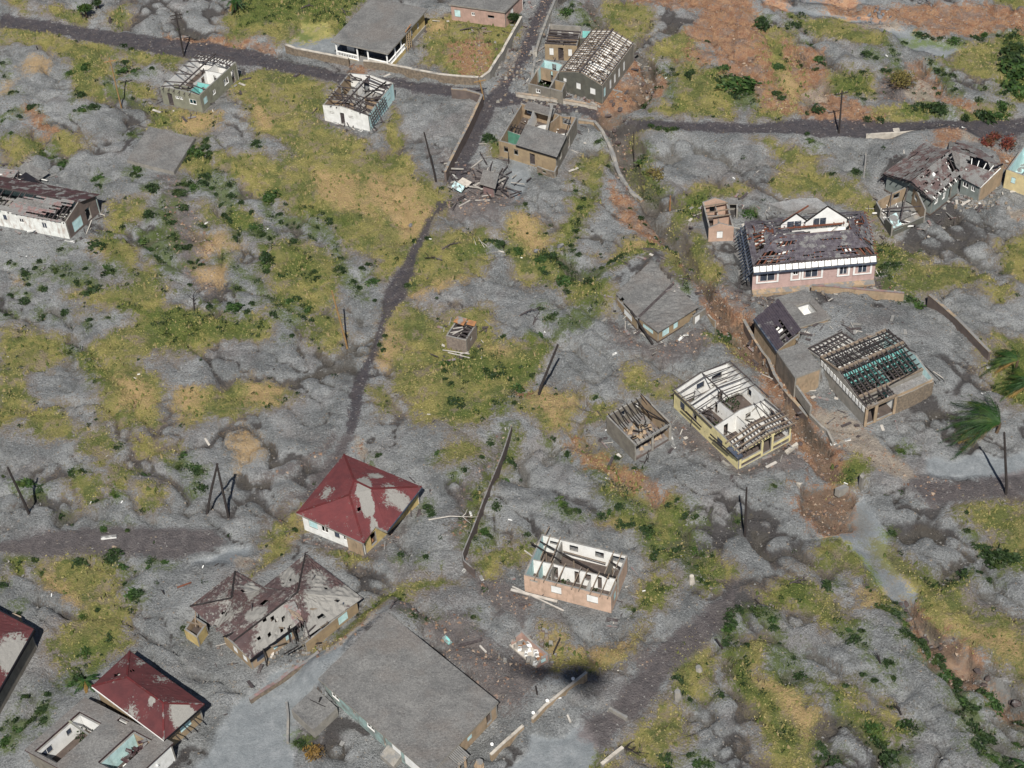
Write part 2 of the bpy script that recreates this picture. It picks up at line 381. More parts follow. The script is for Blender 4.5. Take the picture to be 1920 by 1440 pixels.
# ---------------- the ground: where each kind of cover lies (photo pixels turned into places on the ground) ----------------
def PL(s): return [tuple(float(k) for k in q.split(',')) for q in s.split()]
COVER={'grass':'''0,52 65,55 100,73 195,80 224,95 232,125 210,150 222,172 220,190 195,185 155,168 145,135 125,122 86,95 50,92 0,80
228,94 312,96 350,105 325,122 255,115
242,161 273,153 297,167 294,182 260,186
270,198 325,203 385,216 400,229 388,258 338,250 325,235 265,240
0,263 42,250 80,250 75,286 31,299 0,299
96,247 117,242 161,255 180,276 140,292 99,281 91,265
0,0 60,0 52,30 0,16
75,20 125,12 165,25 158,45 100,40
213,24 247,13 255,34 230,55 213,42
480,-30 690,-30 662,34 630,62 560,75 520,92 480,78 445,95 425,60 440,20
445,150 520,135 575,145 640,155 605,175 600,215 590,228 640,250 690,275 690,300 740,290 780,300 775,330 830,345 840,360 810,400 775,460 735,520 700,500 690,475 650,470 615,440 600,420 560,400 545,375 510,360 430,330 400,310 410,290 480,290 530,310 560,290 530,260 480,245 450,225 440,190
720,200 745,225 760,270 740,285 720,250
195,388 226,383 276,380 234,425 198,446 193,430
156,456 198,454 221,472 258,482 253,508 221,519 203,503 169,487
385,386 417,404 443,381 487,404 482,415 448,420 390,415
345,285 380,270 405,290 395,330 360,335 340,310
505,465 560,460 620,480 635,520 640,560 600,590 560,570 520,580 505,540 520,510 500,490
140,552 247,534 250,513 305,505 336,534 341,576 365,584 443,592 500,576 525,600 520,625 460,640 360,660 290,660 215,680 165,657 198,630 250,610 260,590 235,580 182,576
170,665 240,660 290,700 310,745 300,790 250,805 200,790 175,740
0,615 60,612 130,620 140,660 100,680 40,700 0,690
0,690 60,690 75,730 40,780 0,790
335,740 380,735 420,745 470,720 540,725 555,745 530,775 470,790 420,800 360,800 335,770
60,740 120,750 150,790 140,830 80,830 40,800
165,800 215,815 222,850 190,880 155,870
255,825 290,812 345,825 340,848 280,850
213,879 250,876 276,889 245,900 240,918 216,910
115,900 190,892 203,913 172,929 156,949 130,949 128,926
263,921 320,910 310,955 281,965 260,955
590,590 640,580 660,620 640,640 595,635
0,1033 39,1035 26,1072 0,1085
73,1038 146,1040 219,1056 221,1080 208,1090 216,1111 242,1121 247,1152 234,1178 240,1200 200,1240 130,1255 90,1235 85,1215 130,1189 156,1142 151,1121 104,1116 83,1082 62,1066
478,1022 500,1000 528,960 560,950 575,985 550,1022 552,1044 526,1066 484,1092 473,1083
624,1046 648,1044 688,1061 661,1072
740,1110 770,1095 810,1085 826,1095 780,1115 735,1140 690,1165 650,1190 600,1225 585,1222 640,1180 690,1145
790,440 840,420 905,415 920,440 880,470 900,480 870,510 850,545 800,555 780,560 765,540 770,500
945,425 985,395 1020,410 1030,430 1045,470 1060,500 1060,540 1020,545 990,540 960,520 955,490 950,470
1075,375 1105,345 1110,380 1095,420 1085,460 1060,480 1050,450 1070,410
1050,500 1075,520 1095,560 1140,570 1140,590 1100,585 1060,570 1045,540
735,600 770,570 800,610 840,600 880,600 900,590 935,625 930,640 980,645 1035,640 1045,665 1020,700 1000,745 960,770 900,800 860,820 800,790 770,770 740,740 755,690 725,650
1010,745 1090,740 1085,790 1050,810 990,790 985,770
835,840 890,835 905,860 860,870 835,860
680,735 715,735 722,760 690,765
1125,482 1167,456 1191,444 1250,449 1271,477 1290,493 1304,536 1300,545 1285,543 1266,524 1254,491 1207,479 1210,503 1172,503 1132,491
1120,525 1172,500 1180,505 1130,540
1271,368 1295,352 1368,342 1389,354 1356,368 1320,371 1320,394 1285,413 1276,425 1259,420 1271,397
1295,432 1332,449 1344,482 1368,510 1373,545 1347,543 1320,505 1295,472
1325,618 1365,614 1387,642 1398,670 1370,670 1356,637 1325,633
1160,680 1200,690 1210,715 1262,710 1255,760 1200,740 1165,720 1160,700
1110,765 1150,760 1140,790 1105,795
1472,31 1602,29 1618,57 1665,81 1654,99 1602,96 1537,65 1498,52
1545,125 1613,133 1650,161 1646,172 1550,174
1420,52 1498,68 1506,109 1532,167 1498,224 1420,226
1785,104 1811,83 1920,73 1990,100 1990,193 1876,195 1863,141 1805,130 1758,120
1636,198 1727,193 1732,216 1649,224
1777,198 1821,203 1878,208 1863,224 1795,224
1420,255 1460,265 1540,290 1530,320 1560,345 1620,355 1650,380 1655,440 1630,400 1560,370 1480,370 1450,360 1440,340 1455,300
1850,-30 1990,-30 1990,20 1900,12 1855,5
1150,5 1200,20 1215,52 1200,80 1155,60 1130,20
1231,86 1278,57 1306,86 1301,122 1330,135 1369,135 1382,182 1364,224 1291,221 1246,216 1213,206 1220,198 1246,182 1272,198 1278,167 1265,146 1291,117 1233,109
1054,338 1082,292 1124,286 1129,302 1116,333 1103,349
1171,234 1207,234 1265,242 1259,250 1199,250 1179,276 1168,273
1186,307 1212,299 1249,341 1220,346
800,30 858,24 950,36 975,52 935,125 907,146 840,146 818,130 787,115 800,105
905,265 930,255 935,290 945,305 915,300
1807,940 1990,917 1990,1064 1858,1043 1812,1014 1865,1000 1837,982 1819,975
1647,1016 1663,1011 1686,1032 1720,1062 1807,1080 1815,1110 1697,1110 1693,1078 1663,1055
1695,1080 1800,1085 1810,1105 1855,1140 1920,1187 1990,1230 1990,1300 1920,1280 1870,1240 1815,1205 1775,1180 1730,1160 1705,1118
1480,1095 1517,1110 1562,1150 1575,1180 1525,1197 1505,1162 1480,1145
1595,1112 1640,1102 1660,1130 1645,1145 1597,1137
1530,1290 1595,1292 1600,1320 1627,1325 1640,1297 1665,1315 1687,1345 1650,1365 1597,1367 1555,1320
1400,1180 1430,1200 1450,1260 1500,1300 1520,1330 1530,1365 1512,1470 1430,1470 1410,1380 1390,1300 1380,1220
1200,1110 1215,1085 1250,1085 1267,1107 1250,1135 1213,1140
1034,1183 1075,1193 1088,1218 1170,1188 1205,1170 1170,1210 1132,1250 1050,1255
1256,1242 1327,1210 1356,1232 1332,1270 1340,1307 1278,1305 1251,1302
1218,1318 1262,1324 1280,1372 1240,1424 1175,1378 1218,1364
1096,1460 1110,1410 1148,1400 1167,1408 1132,1460
1119,900 1181,900 1200,943 1234,929 1248,962 1253,1005 1282,1043 1335,1034 1390,1072 1361,1089 1330,1110 1306,1077 1277,1034 1243,1034 1243,1053 1229,1063 1212,1024 1220,1010 1172,998 1126,996 1136,960 1148,948 1196,960
1080,805 1110,815 1150,850 1190,900 1180,930 1140,900 1105,850
1421,1110 1483,1087 1519,1106 1541,1140 1555,1168 1531,1192 1493,1151 1445,1142
1495,1072 1510,1030 1537,1011 1572,1016 1608,1055 1627,1085 1590,1080 1540,1060
892,1045 905,1025 940,1010 990,1005 990,1020 960,1045 935,1050 917,1087 895,1070
965,825 962,860 947,900 927,955 905,987 900,1000 915,960 935,910 950,860
1642,455 1700,466 1760,480 1750,500 1700,510 1667,499 1649,520
1700,495 1760,505 1820,500 1850,530 1800,560 1740,565 1700,545
1840,550 1885,545 1895,575 1860,585
1870,450 1990,440 1990,560 1900,530
1850,640 1990,640 1990,770 1880,760
1540,860 1600,850 1625,880 1600,910 1545,905''',
'straw':'''28,130 52,117 83,117 78,140 47,146
0,146 18,151 12,178 0,180
340,215 400,222 390,255 350,245
460,190 520,235 500,240 455,215
345,295 375,285 398,305 370,325
390,432 430,435 458,467 448,477 390,477 385,459
385,493 458,490 437,519 414,532 400,521
8,525 30,522 32,535 12,538
440,830 470,818 495,838 490,865 455,870
335,740 380,735 400,765 370,790 340,770
470,725 540,730 530,765 480,770
700,330 790,345 800,400 770,450 740,440 700,380
600,330 680,340 690,400 640,400
770,560 800,550 830,545 835,520 860,515 850,545 800,565
985,395 1020,410 1045,470 1010,470 970,430
1130,480 1200,450 1250,460 1190,475
1262,470 1285,490 1304,536 1290,535
690,660 730,610 760,640 730,680
900,650 950,655 960,680 920,690
1021,740 1085,750 1060,790 1020,770
1400,1200 1440,1260 1480,1310 1520,1350 1500,1400 1440,1300
1655,1010 1700,1050 1690,1075
1600,1105 1655,1105 1650,1140 1600,1140
540,1000 575,960 560,1010
1034,1190 1060,1200 1060,1240 1040,1230
1085,1215 1170,1190 1150,1215
1540,1010 1575,1020 1600,1055
150,470 200,475 230,510 200,500
1145,965 1180,990 1130,990
1780,1150 1920,1215 1920,1250 1850,1210
205,700 270,720 290,770 230,760
1490,220 1440,120 1470,110 1510,170
600,1205 660,1170 720,1140 700,1165 640,1200
80,1060 140,1100 170,1150 110,1110
800,35 850,30 845,50 805,55''',
'green':'''480,-20 690,-20 660,30 600,40 520,45 450,60
600,0 690,-20 640,60
370,270 400,300 385,340 355,330
390,310 440,420 500,450 480,420 430,380 410,320
255,445 300,490 340,480 320,420 290,430
400,350 420,400 440,410 415,350
505,560 560,590 580,580 530,600
200,560 300,600 330,590 250,570
260,615 350,600 480,600 470,625 300,650
850,460 905,440 900,470 860,475
1010,475 1065,480 1060,495 1020,500
1275,375 1320,365 1320,395 1280,405
1560,130 1610,135 1630,165 1560,170
1880,80 1990,80 1990,190 1885,190 1865,150
1355,140 1420,135 1430,200 1370,200
1185,300 1215,290 1250,340 1225,350
1180,235 1260,240 1250,250 1190,248
870,650 1000,690 1030,650 1015,710 900,720 850,690
1150,855 1180,900 1165,925 1145,895
1245,990 1275,1030 1300,1080 1330,1095 1310,1060 1280,1020 1255,980
1150,965 1190,990 1200,1010 1170,1000
1640,1030 1700,1070 1690,1055 1660,1025
1620,1080 1660,1140 1720,1195 1800,1275 1790,1280 1700,1200 1650,1150
1790,1280 1840,1300 1850,1400 1870,1440 1830,1400 1810,1330
1830,1020 1920,1060 1990,1060 1990,1030 1900,1040
1555,870 1610,868 1620,890 1570,905
1640,460 1680,480 1665,520 1645,500
1695,560 1740,562 1730,580
1330,620 1370,615 1380,635
1235,1100 1260,1105 1245,1130 1215,1130
1445,1130 1480,1100 1520,1120 1500,1140
0,1040 35,1045 20,1070 0,1070
560,380 620,400 650,430 580,420
1870,660 1990,660 1990,750 1890,750
540,470 580,480 600,520 560,530
905,25 950,38 940,60 900,55''',
'orange':'''1532,-30 1587,-30 1623,21 1641,16 1680,21 1798,13 1850,16 1990,39 1990,75 1920,65 1760,62 1675,50 1634,34 1566,16
1173,16 1225,5 1306,13 1317,37 1290,60 1306,86 1340,100 1369,125 1400,146 1430,130 1440,90 1420,40 1400,-30 1180,-30
1127,193 1147,167 1194,146 1192,109 1225,130 1246,161 1200,182 1160,208 1129,208
1524,167 1576,182 1654,214 1641,229 1566,224 1532,195
1714,122 1745,146 1785,182 1826,208 1779,198 1732,156
1511,99 1537,104 1545,146 1524,135
1144,340 1186,371 1214,394 1243,430 1252,453 1231,439 1200,413 1172,382
1309,524 1332,536 1375,571 1396,600 1420,635 1420,670 1403,670 1380,623 1356,600 1328,566
1375,624 1401,655 1422,676 1448,702 1456,741 1438,736 1404,689 1380,655
1482,754 1516,775 1536,806 1562,845 1552,880 1510,871 1505,806
1494,908 1526,904 1560,905 1612,930 1600,950 1590,986 1572,993 1537,988 1505,963
1705,1120 1730,1162 1775,1185 1820,1220 1835,1265 1920,1330 1905,1330 1855,1295 1805,1275 1775,1240 1730,1200 1692,1155
1090,815 1115,835 1140,860 1177,890 1210,930 1190,918 1140,882 1110,850
840,95 880,82 905,100 905,135 870,142 845,120
50,205 80,225 105,245 90,245 60,222
470,96 520,104 515,110 470,102
310,68 440,88 470,95 440,95 310,74
1115,205 1135,205 1130,240 1115,225
660,170 683,120 667,112
1855,285 1920,300 1920,315 1870,305
1740,262 1785,255 1780,270 1745,280
1000,740 1010,745 1005,760 995,755''',
'road':'''0,30 100,42 200,57 300,69 400,82 480,100 560,118 660,138 760,152 860,162 905,165 905,187 850,184 740,168 640,152 560,141 480,127 400,116 349,108 300,101 200,84 100,64 0,54
819,375 854,368 814,402 789,472 779,514 762,564 729,600 714,640 697,690 684,735 671,775 663,812 644,812 651,760 666,712 692,660 704,628 723,578 733,530 769,470 793,418
905,180 930,165 970,115 985,60 1010,10 1035,-30 1050,-30 1030,20 1008,60 1000,110 965,150 955,172 1000,190 1060,195 1120,205 1125,225 1060,207 990,195 930,205 905,250 885,300 870,345 835,343 860,280 892,215
1125,222 1200,226 1300,230 1420,232 1500,226 1620,226 1720,226 1920,222 1990,220 1990,250 1920,250 1850,262 1720,262 1628,260 1500,252 1420,250 1300,248 1200,244 1125,236''',
'mud':'''980,1389 1088,1362 1115,1394 1094,1470 940,1470
1718,872 1824,856 1990,825 1990,870 1920,879 1824,899 1714,899
1629,931 1649,945 1661,986 1661,1014 1640,1027 1663,1060 1686,1078 1697,1110 1645,1110 1627,1085 1604,1046 1578,1018 1514,991 1576,998 1597,986 1604,945
1630,1080 1695,1080 1690,1130 1660,1125
1712,1145 1745,1155 1770,1180 1755,1195 1715,1165
1785,1225 1815,1205 1830,1260 1805,1270 1772,1235
1857,1265 1890,1270 1918,1300 1900,1310 1860,1290
700,1170 727,1172 640,1235 602,1268 590,1300 555,1330 545,1360 540,1480 330,1480 400,1390 470,1320 530,1270 620,1215
560,45 610,45 628,70 625,95 590,100 545,95
1420,-10 1500,5 1560,20 1640,30 1670,50 1640,50 1560,25 1490,22 1440,8
1655,60 1720,65 1790,80 1810,95 1760,105 1700,85
350,1060 420,1025 450,1020 440,1060 400,1055
940,310 970,305 990,340 970,380 945,360
1440,-20 1620,-20 1640,5 1600,8 1500,-5''',
'bed':'''1085,-20 1110,-20 1140,55 1190,88 1212,112 1215,140 1200,112 1150,78 1120,50
1207,361 1238,359 1243,375 1229,394 1252,418 1285,453 1309,491 1316,529 1304,541 1295,510 1285,486 1262,463 1238,418 1226,397
1120,215 1180,245 1215,360 1180,350 1150,300 1125,250
1290,530 1330,560 1400,660 1470,740 1500,800 1480,790 1420,700 1350,610
1360,520 1400,560 1400,600 1370,570
1490,900 1600,980 1570,995 1510,970
820,290 905,330 1000,380 940,400 860,400 780,390 870,345
1400,560 1460,540 1640,520 1760,560 1560,560 1440,590
1130,600 1200,640 1320,600 1330,640 1230,670 1140,650
1240,790 1390,870 1480,810 1500,880 1400,900 1250,850
880,960 930,820 960,810 920,920 880,1060 860,1060
1700,905 1760,900 1830,915 1760,945
850,1070 900,1080 1000,1130 980,1180 880,1120
560,1000 690,1030 760,1000 700,1060 620,1050
730,1150 870,1150 940,1220 960,1330 880,1260 780,1200
870,1300 1000,1200 1040,1260 940,1340
1150,1240 1240,1200 1180,1290
410,560 340,480 300,330 350,340 420,470''',
'sand':'''1521,775 1578,770 1617,801 1674,853 1715,895 1700,905 1660,890 1604,862 1552,806
1790,260 1840,268 1830,285 1800,285
668,812 680,820 696,855 680,862 668,840
445,1045 465,1050 468,1070 450,1075 438,1058
1890,395 1960,400 1960,420 1900,412
910,178 945,150 975,95 1003,50 1030,-20 1035,-20 1012,52 985,95 955,150 940,165
1600,45 1680,48 1690,60 1620,58
1505,170 1540,150 1555,185 1520,195
1690,180 1740,150 1760,200 1710,190
640,1230 720,1172 700,1180 600,1250
1190,345 1212,362 1205,370 1180,352
1140,245 1160,250 1165,330 1195,355 1160,330'''}
CUTS=[('1494,908 1526,904 1560,905 1612,930 1604,948 1597,986 1572,997 1537,992 1505,963',.9),('1205,361 1240,357 1247,375 1232,394 1256,418 1290,453 1314,491 1322,529 1302,543 1290,510 1281,486 1258,463 1234,418 1222,397',.9),
 ('1376,600 1398,600 1420,640 1450,680 1490,740 1524,790 1560,840 1545,842 1500,790 1460,735 1425,690 1392,640',1.3),('1300,530 1322,528 1350,560 1385,600 1376,612 1340,575',1.0),('1712,1145 1745,1155 1770,1180 1755,1195 1715,1165',.6),('1785,1225 1815,1205 1830,1260 1805,1270 1772,1235',.6),('1857,1265 1890,1270 1918,1300 1900,1310 1860,1290',.6),
 ('1685,1105 1705,1120 1780,1200 1860,1265 1930,1330 1915,1340 1845,1280 1770,1222 1700,1150',.7),('1130,228 1190,230 1200,250 1215,350 1200,362 1165,300 1135,250',.8),('1195,90 1220,100 1235,130 1228,160 1205,190 1190,185 1215,150 1205,115',1.1),('1490,95 1530,130 1560,175 1545,178 1510,140 1480,105',.5),('1700,105 1750,140 1800,185 1835,210 1820,212 1770,180 1700,125',.6),('1340,20 1370,35 1385,80 1365,110 1340,85 1330,50',.8)]
CARVE=[((1090,-20),(1140,60),(1200,95),(1225,130),(1190,190),(1140,225),2.2,.9),((1140,225),(1180,300),(1215,360),(1240,400),(1290,470),(1325,560),(1380,630),(1440,700),(1500,790),(1550,870),3.0,1.4),
 ((1520,915),(1560,950),(1580,975),3.6,.8),((1620,950),(1650,1040),(1690,1120),(1740,1170),(1800,1240),(1870,1290),(1940,1340),3.5,.9),((1085,805),(1150,880),(1200,960),(1270,1040),(1330,1090),1.6,.5),
 ((380,300),(420,400),(490,440),1.2,.4),((255,400),(290,480),(340,500),1.2,.4),((1065,560),(1080,460),(1110,340),1.2,.35),((1520,180),(1450,80),(1420,20),2,.5),((1700,110),(1780,190),(1830,215),1.5,.5),
 ((1700,1180),(1800,1290),(1840,1380),(1870,1450),2.2,.6),((1480,1230),(1560,1330),(1650,1400),1.5,.4),((560,460),(680,520),(700,560),1.2,.35)]
MOUND=[(((1515,565),(1552,590),(1580,612)),1.5,3,2.5),(((1552,600),(1532,640),(1600,648)),1.6,2.5,2.3),(((1585,605),(1640,618)),2,6,2.0),(((1665,618),(1725,668)),1.5,6,1.6),(((1590,598),(1640,610)),1.5,3,1.8),
 (((1170,520),(1205,492),(1235,500)),2.5,4,2.3),(((1262,520),(1300,560)),1.5,2.5,1.5),(((620,1250),(725,1168)),1.2,3.5,2.2),(((1690,290),(1735,262),(1780,255)),2,4,2.1),(((1800,268),(1840,285)),1,3,1.9),
 (((380,1110),(430,1065)),.6,3,1.1),(((540,1065),(500,1090)),.6,3,1.3),(((250,245),(235,295)),.5,2,.35),(((160,1300),(60,1395)),.6,3,1.0)]
COVER['track']='''-40,1015 8,1014 42,1004 109,990 182,988 286,990 406,994 425,1018 370,1038 312,1050 260,1042 167,1042 78,1042 26,1037 -40,1035
1383,1090 1378,1150 1318,1216 1258,1262 1228,1300 1190,1355 1143,1338 1170,1280 1210,1234 1264,1190 1308,1158 1346,1122
1080,1383 1100,1345 1153,1340 1178,1353 1125,1408 1108,1395
1702,901 1801,905 1920,878 1990,865 1990,912 1920,924 1824,936 1755,950 1715,922
640,812 666,814 650,850 610,900 580,940 560,935 600,880 628,840'''
COVER['mud']+='''
1630,925 1668,950 1678,1000 1668,1030 1692,1070 1708,1118 1640,1118 1600,1055 1565,1018 1500,995 1590,1002 1614,960'''
COVER['bed']+='''
650,812 640,850 600,900 560,940 520,970 512,965 560,925 595,885 632,840 640,812
620,812 600,850 560,890 520,915 512,905 560,870 590,840 610,812
1640,120 1720,150 1700,190 1660,180
1330,40 1350,35 1362,70 1345,95 1325,70'''
COVER['orange']+='''
1388,600 1428,640 1474,715 1520,770 1566,850 1552,884 1508,872 1478,805 1446,745 1402,684 1372,632
1150,345 1192,372 1222,400 1250,440 1262,462 1238,446 1206,418 1176,388
1300,520 1340,545 1385,585 1370,610 1335,575
1380,100 1440,150 1500,200 1560,220 1560,235 1480,215 1420,180 1380,150
1480,80 1530,130 1560,180 1530,190 1490,140
1440,-20 1500,-20 1480,20 1440,10
1290,90 1330,110 1320,125 1290,110'''
def axis(lo,hi,st,far):
    a=list(np.arange(lo,hi,st)); return np.array([lo-k for k in far[::-1]]+a+[hi+k for k in far])
far=[2,6,15,40,120,400,1200,3500]
gx=axis(-92,92,.36,far); gy=axis(84,262,.36,far)
X,Y=np.meshgrid(gx,gy); xf,yf=X.ravel(),Y.ravel()
wx=xf+vn(xf,yf,7,1)*3.2+vn(xf,yf,2.4,2)*1.5; wy=yf+vn(xf,yf,7,3)*3.2+vn(xf,yf,2.4,4)*1.5
def polyfield(poly,wx,wy,lim=2.5,z=0.):
    P=np.array([G(p[0],p[1],z)[:2] for p in poly]); out=np.full(len(wx),-lim)
    sel=np.where((wx>P[:,0].min()-lim)&(wx<P[:,0].max()+lim)&(wy>P[:,1].min()-lim)&(wy<P[:,1].max()+lim))[0]
    x,y=wx[sel],wy[sel]; d=np.full(len(sel),1e9); ins=np.zeros(len(sel),bool)
    for i in range(len(P)):
        a,b=P[i],P[(i+1)%len(P)]; e=b-a; L=max(e@e,1e-9); t=np.clip(((x-a[0])*e[0]+(y-a[1])*e[1])/L,0,1)
        d=np.minimum(d,np.hypot(x-a[0]-t*e[0],y-a[1]-t*e[1])); c=((a[1]>y)!=(b[1]>y)); ey=e[1] if abs(e[1])>1e-9 else 1e-9
        ins^=c&(x<e[0]*(y-a[1])/ey+a[0])
    out[sel]=np.clip(np.where(ins,d,-d),-lim,lim); return out
FIELD={}
for k,s in COVER.items():
    f=np.full(len(xf),-2.5); hard=k in('road','sand','track')
    for ln in s.split('\n'):
        f=np.maximum(f,polyfield(PL(ln),xf+(wx-xf)*(.25 if hard else 1),yf+(wy-yf)*(.25 if hard else 1)))
    FIELD[k]=f
BU='''160,12,8 135,140,7 160,130,8 148,175,5 152,185,6 5,125,5 8,145,6 230,133,6 235,120,6 254,137,6 285,135,4 22,178,4 33,176,3 64,205,6 157,215,8 180,210,8 248,180,6 7,225,6 37,222,5 23,255,6 75,284,10 92,290,8 115,303,8 245,255,6 390,268,6 350,280,12 372,290,10 385,282,8 395,295,7 355,300,6 483,275,8 487,282,4 230,87,6 248,92,5 256,320,8 262,335,6 185,335,8 187,350,6 250,330,5 345,345,8 365,352,7 380,345,9 388,330,10 395,350,7 402,362,7 410,378,7 420,395,8 430,408,8 435,360,8 430,345,6 455,385,6 470,400,5 478,425,8 490,432,7 495,440,8 440,450,7 445,435,6 390,450,5
282,405,11 310,385,7 285,360,9 335,365,8 340,385,9 345,392,7 355,350,6 315,405,6 320,420,9 325,435,8 330,445,7 345,470,7 355,467,6 330,465,6 230,428,6 205,433,4 262,445,9 270,455,8 280,470,8 292,483,9 180,466,9 113,468,6 102,505,6 104,510,5 118,521,4 159,505,5 143,532,6 168,533,4 203,515,8 200,500,7 72,488,5 65,500,5 45,515,9 17,494,5 80,542,7 55,536,5 172,545,8 42,563,7 20,553,5 76,585,8 120,585,7 10,590,5 25,589,4 375,488,6 357,493,5 382,420,6 378,500,6 390,560,5 392,575,6 430,572,6 438,582,7 448,585,6 465,585,6 472,572,6 445,540,6 498,470,8 497,500,9 500,510,6 168,600,6 205,598,5 355,538,4
508,370,9 524,402,5 526,413,4 560,415,4 618,413,7 620,422,5 594,424,5 585,443,8 550,450,8 505,445,5 502,487,9 527,518,7 635,480,5 635,510,7 643,517,5 664,530,6 674,535,5 681,508,5 693,500,5 702,532,8 548,570,9 557,562,7 575,580,7 570,597,5 583,600,4 515,600,6 549,630,5 590,512,6 595,525,6 766,535,7 773,450,6 802,448,5 700,563,4 716,655,6 712,645,4 723,627,4
920,455,9 935,458,8 970,465,8 972,475,7 955,467,5 1025,434,6 1020,483,8 1035,487,10 1050,488,9 1063,487,7 1015,492,7 1018,505,8 1025,512,7 1085,480,6 1070,457,6 1073,465,6 1082,440,5 1080,430,6 1090,390,6 1095,375,6 1077,360,4 985,388,4 1015,325,5 1083,412,6 918,265,10
1060,530,8 1062,545,6 1128,520,5 1140,512,5 1150,505,5 1110,540,8 1038,600,8 1012,632,7 1015,585,5 838,685,8 835,700,6 835,715,4 843,725,6 910,698,8 925,703,8 940,705,7 955,712,6 1000,703,6 970,730,8 855,755,7 865,767,6 1118,750,4 965,765,6 943,638,4
1065,20,7 1075,12,6 1100,43,5 1122,63,5 1260,125,6 1295,138,8 1290,145,6 1272,135,6 1212,180,8 1207,172,6 1225,172,5 1235,163,6 1323,120,6 1355,130,8 1365,155,12 1380,165,16 1400,165,14 1385,175,12 1265,245,8 1250,243,7 1235,240,7 1220,237,7 1195,288,6 1205,300,8 1120,265,5 1140,305,5 1325,85,5
1430,40,12 1425,50,9 1488,53,8 1500,32,6 1515,85,9 1540,120,7 1533,110,8 1530,133,5 1498,112,6 1460,128,8 1458,178,8 1465,185,7 1512,205,5 1535,208,8 1640,115,6 1625,108,7 1655,135,6 1665,138,5 1617,140,5 1697,82,5 1725,68,7 1745,72,6 1765,75,6 1790,80,9 1745,125,6 1755,135,7 1770,140,7 1785,147,6 1845,165,6 1790,175,5 1712,205,9 1735,205,12 1755,208,12 1765,212,9 1610,180,5 1620,190,5 1750,172,5 1760,180,5 1625,224,7 1650,224,9 1515,253,5 1520,268,8 1810,222,8 1850,220,10 1870,215,10 1880,205,8 1835,198,6 1875,65,8 1895,66,9 1830,68,8 1848,66,7 1605,335,7 1905,95,14 1895,120,16 1910,140,16 1890,160,14 1905,175,14 1880,180,10 1560,340,5
1200,408,6 1208,415,4 1230,442,4 1180,388,6 1249,447,5 1222,461,4 1163,500,6 1150,510,5 1262,470,6 1405,402,9 1415,400,7 1345,618,8 1360,622,7 1660,500,9 1655,470,8 1650,515,7 1680,500,7 1700,565,8 1715,568,9 1725,573,7 1672,995,8 1693,847,7 1812,965,4 1815,997,6 1815,1070,9 1838,1071,5 1858,1084,6 1835,1020,9 1860,1040,12 1880,1045,14 1900,1050,14 1845,1030,9
1555,1095,7 1628,1094,8 1660,1140,12 1668,1150,9 1680,1162,8 1692,1172,8 1592,1182,7 1615,1188,6 1600,1205,9 1690,1195,9 1705,1192,7 1712,1200,8 1725,1205,9 1733,1215,9 1740,1222,8 1755,1225,9 1765,1235,7 1770,1250,9 1783,1255,9 1795,1265,9 1803,1275,8 1660,1247,8 1672,1245,6 1675,1275,6 1640,1283,5 1619,1270,5 1585,1288,4 1795,1290,12 1800,1305,12 1815,1310,14 1825,1325,14 1840,1290,10 1852,1300,11 1860,1315,11 1820,1345,13 1835,1360,14 1840,1375,11 1905,1335,10 1915,1345,8 1865,1372,8 1908,1387,8 1690,1355,11 1705,1360,11 1630,1362,10 1645,1370,10 1650,1390,8 1660,1393,7 1670,1415,14 1675,1425,13 1540,1400,8 1545,1410,8 1553,1420,8 1565,1425,10 1532,1425,7 1495,1255,9 1503,1262,8 1830,1400,10 1865,1425,14 1885,1435,12
1370,1150,10 1372,1165,11 1370,1175,9 1385,1145,8 1355,1195,8 1365,1205,8 1425,1150,8 1447,1165,8 1452,1175,9 1410,1145,7 1393,1278,6 1355,1308,6 1295,1313,6 1277,1305,6 1272,1280,7 1265,1275,6 1400,1210,6 1247,1418,9 1250,1428,8 1295,1417,6 1310,1435,10 1325,1440,9 1190,1143,4 1030,1210,5 1312,1090,6 1325,1093,5
1253,950,6 1268,945,4 1282,964,7 1303,974,6 1130,970,9 1140,962,8 1163,955,7 1160,985,8 1172,992,7 1185,990,6 1205,998,8 1215,1006,7 1233,1035,9 1266,1025,8 1275,1020,7 1307,1025,7 1318,1035,5 1332,1035,5 1256,1037,5 1380,975,5 1452,920,4 1050,955,9 1060,962,8 1067,970,7 1078,965,5 1088,970,6 870,892,6 920,833,6 905,861,5 955,865,8 948,890,7 933,955,7 912,1000,8 918,1010,6 990,1010,6 1065,850,7 1040,823,5 1155,860,6 1190,882,7 805,955,9 808,965,7 812,975,7 820,857,7 710,860,5 555,995,6 752,1050,6 800,1055,5
138,892,7 158,892,6 50,910,9 75,915,8 40,908,6 219,933,7 178,940,5 111,956,5 347,855,7 335,875,6 365,880,9 375,885,9 380,915,8 265,887,7 223,848,5 195,990,7 240,994,4 212,1045,9 215,1055,8 228,1068,8 150,1055,9 285,1052,8 280,1062,7 310,1056,8 67,1048,6 78,1072,8 5,1103,7 237,1092,5 255,1123,11 262,1125,8 153,1154,7 181,1143,5 33,1150,6 210,1200,7 160,1225,9 148,1280,10 140,1290,8 155,1275,6 47,1308,6 78,1335,13 88,1338,9 30,1352,10 58,1360,12 86,1365,9 37,1375,12 15,1395,12 90,1305,6 345,1180,6 560,1395,9 798,1163,5 778,1172,6 885,1162,5'''
B_=[tuple(float(k) for k in q.split(',')) for q in BU.split()]
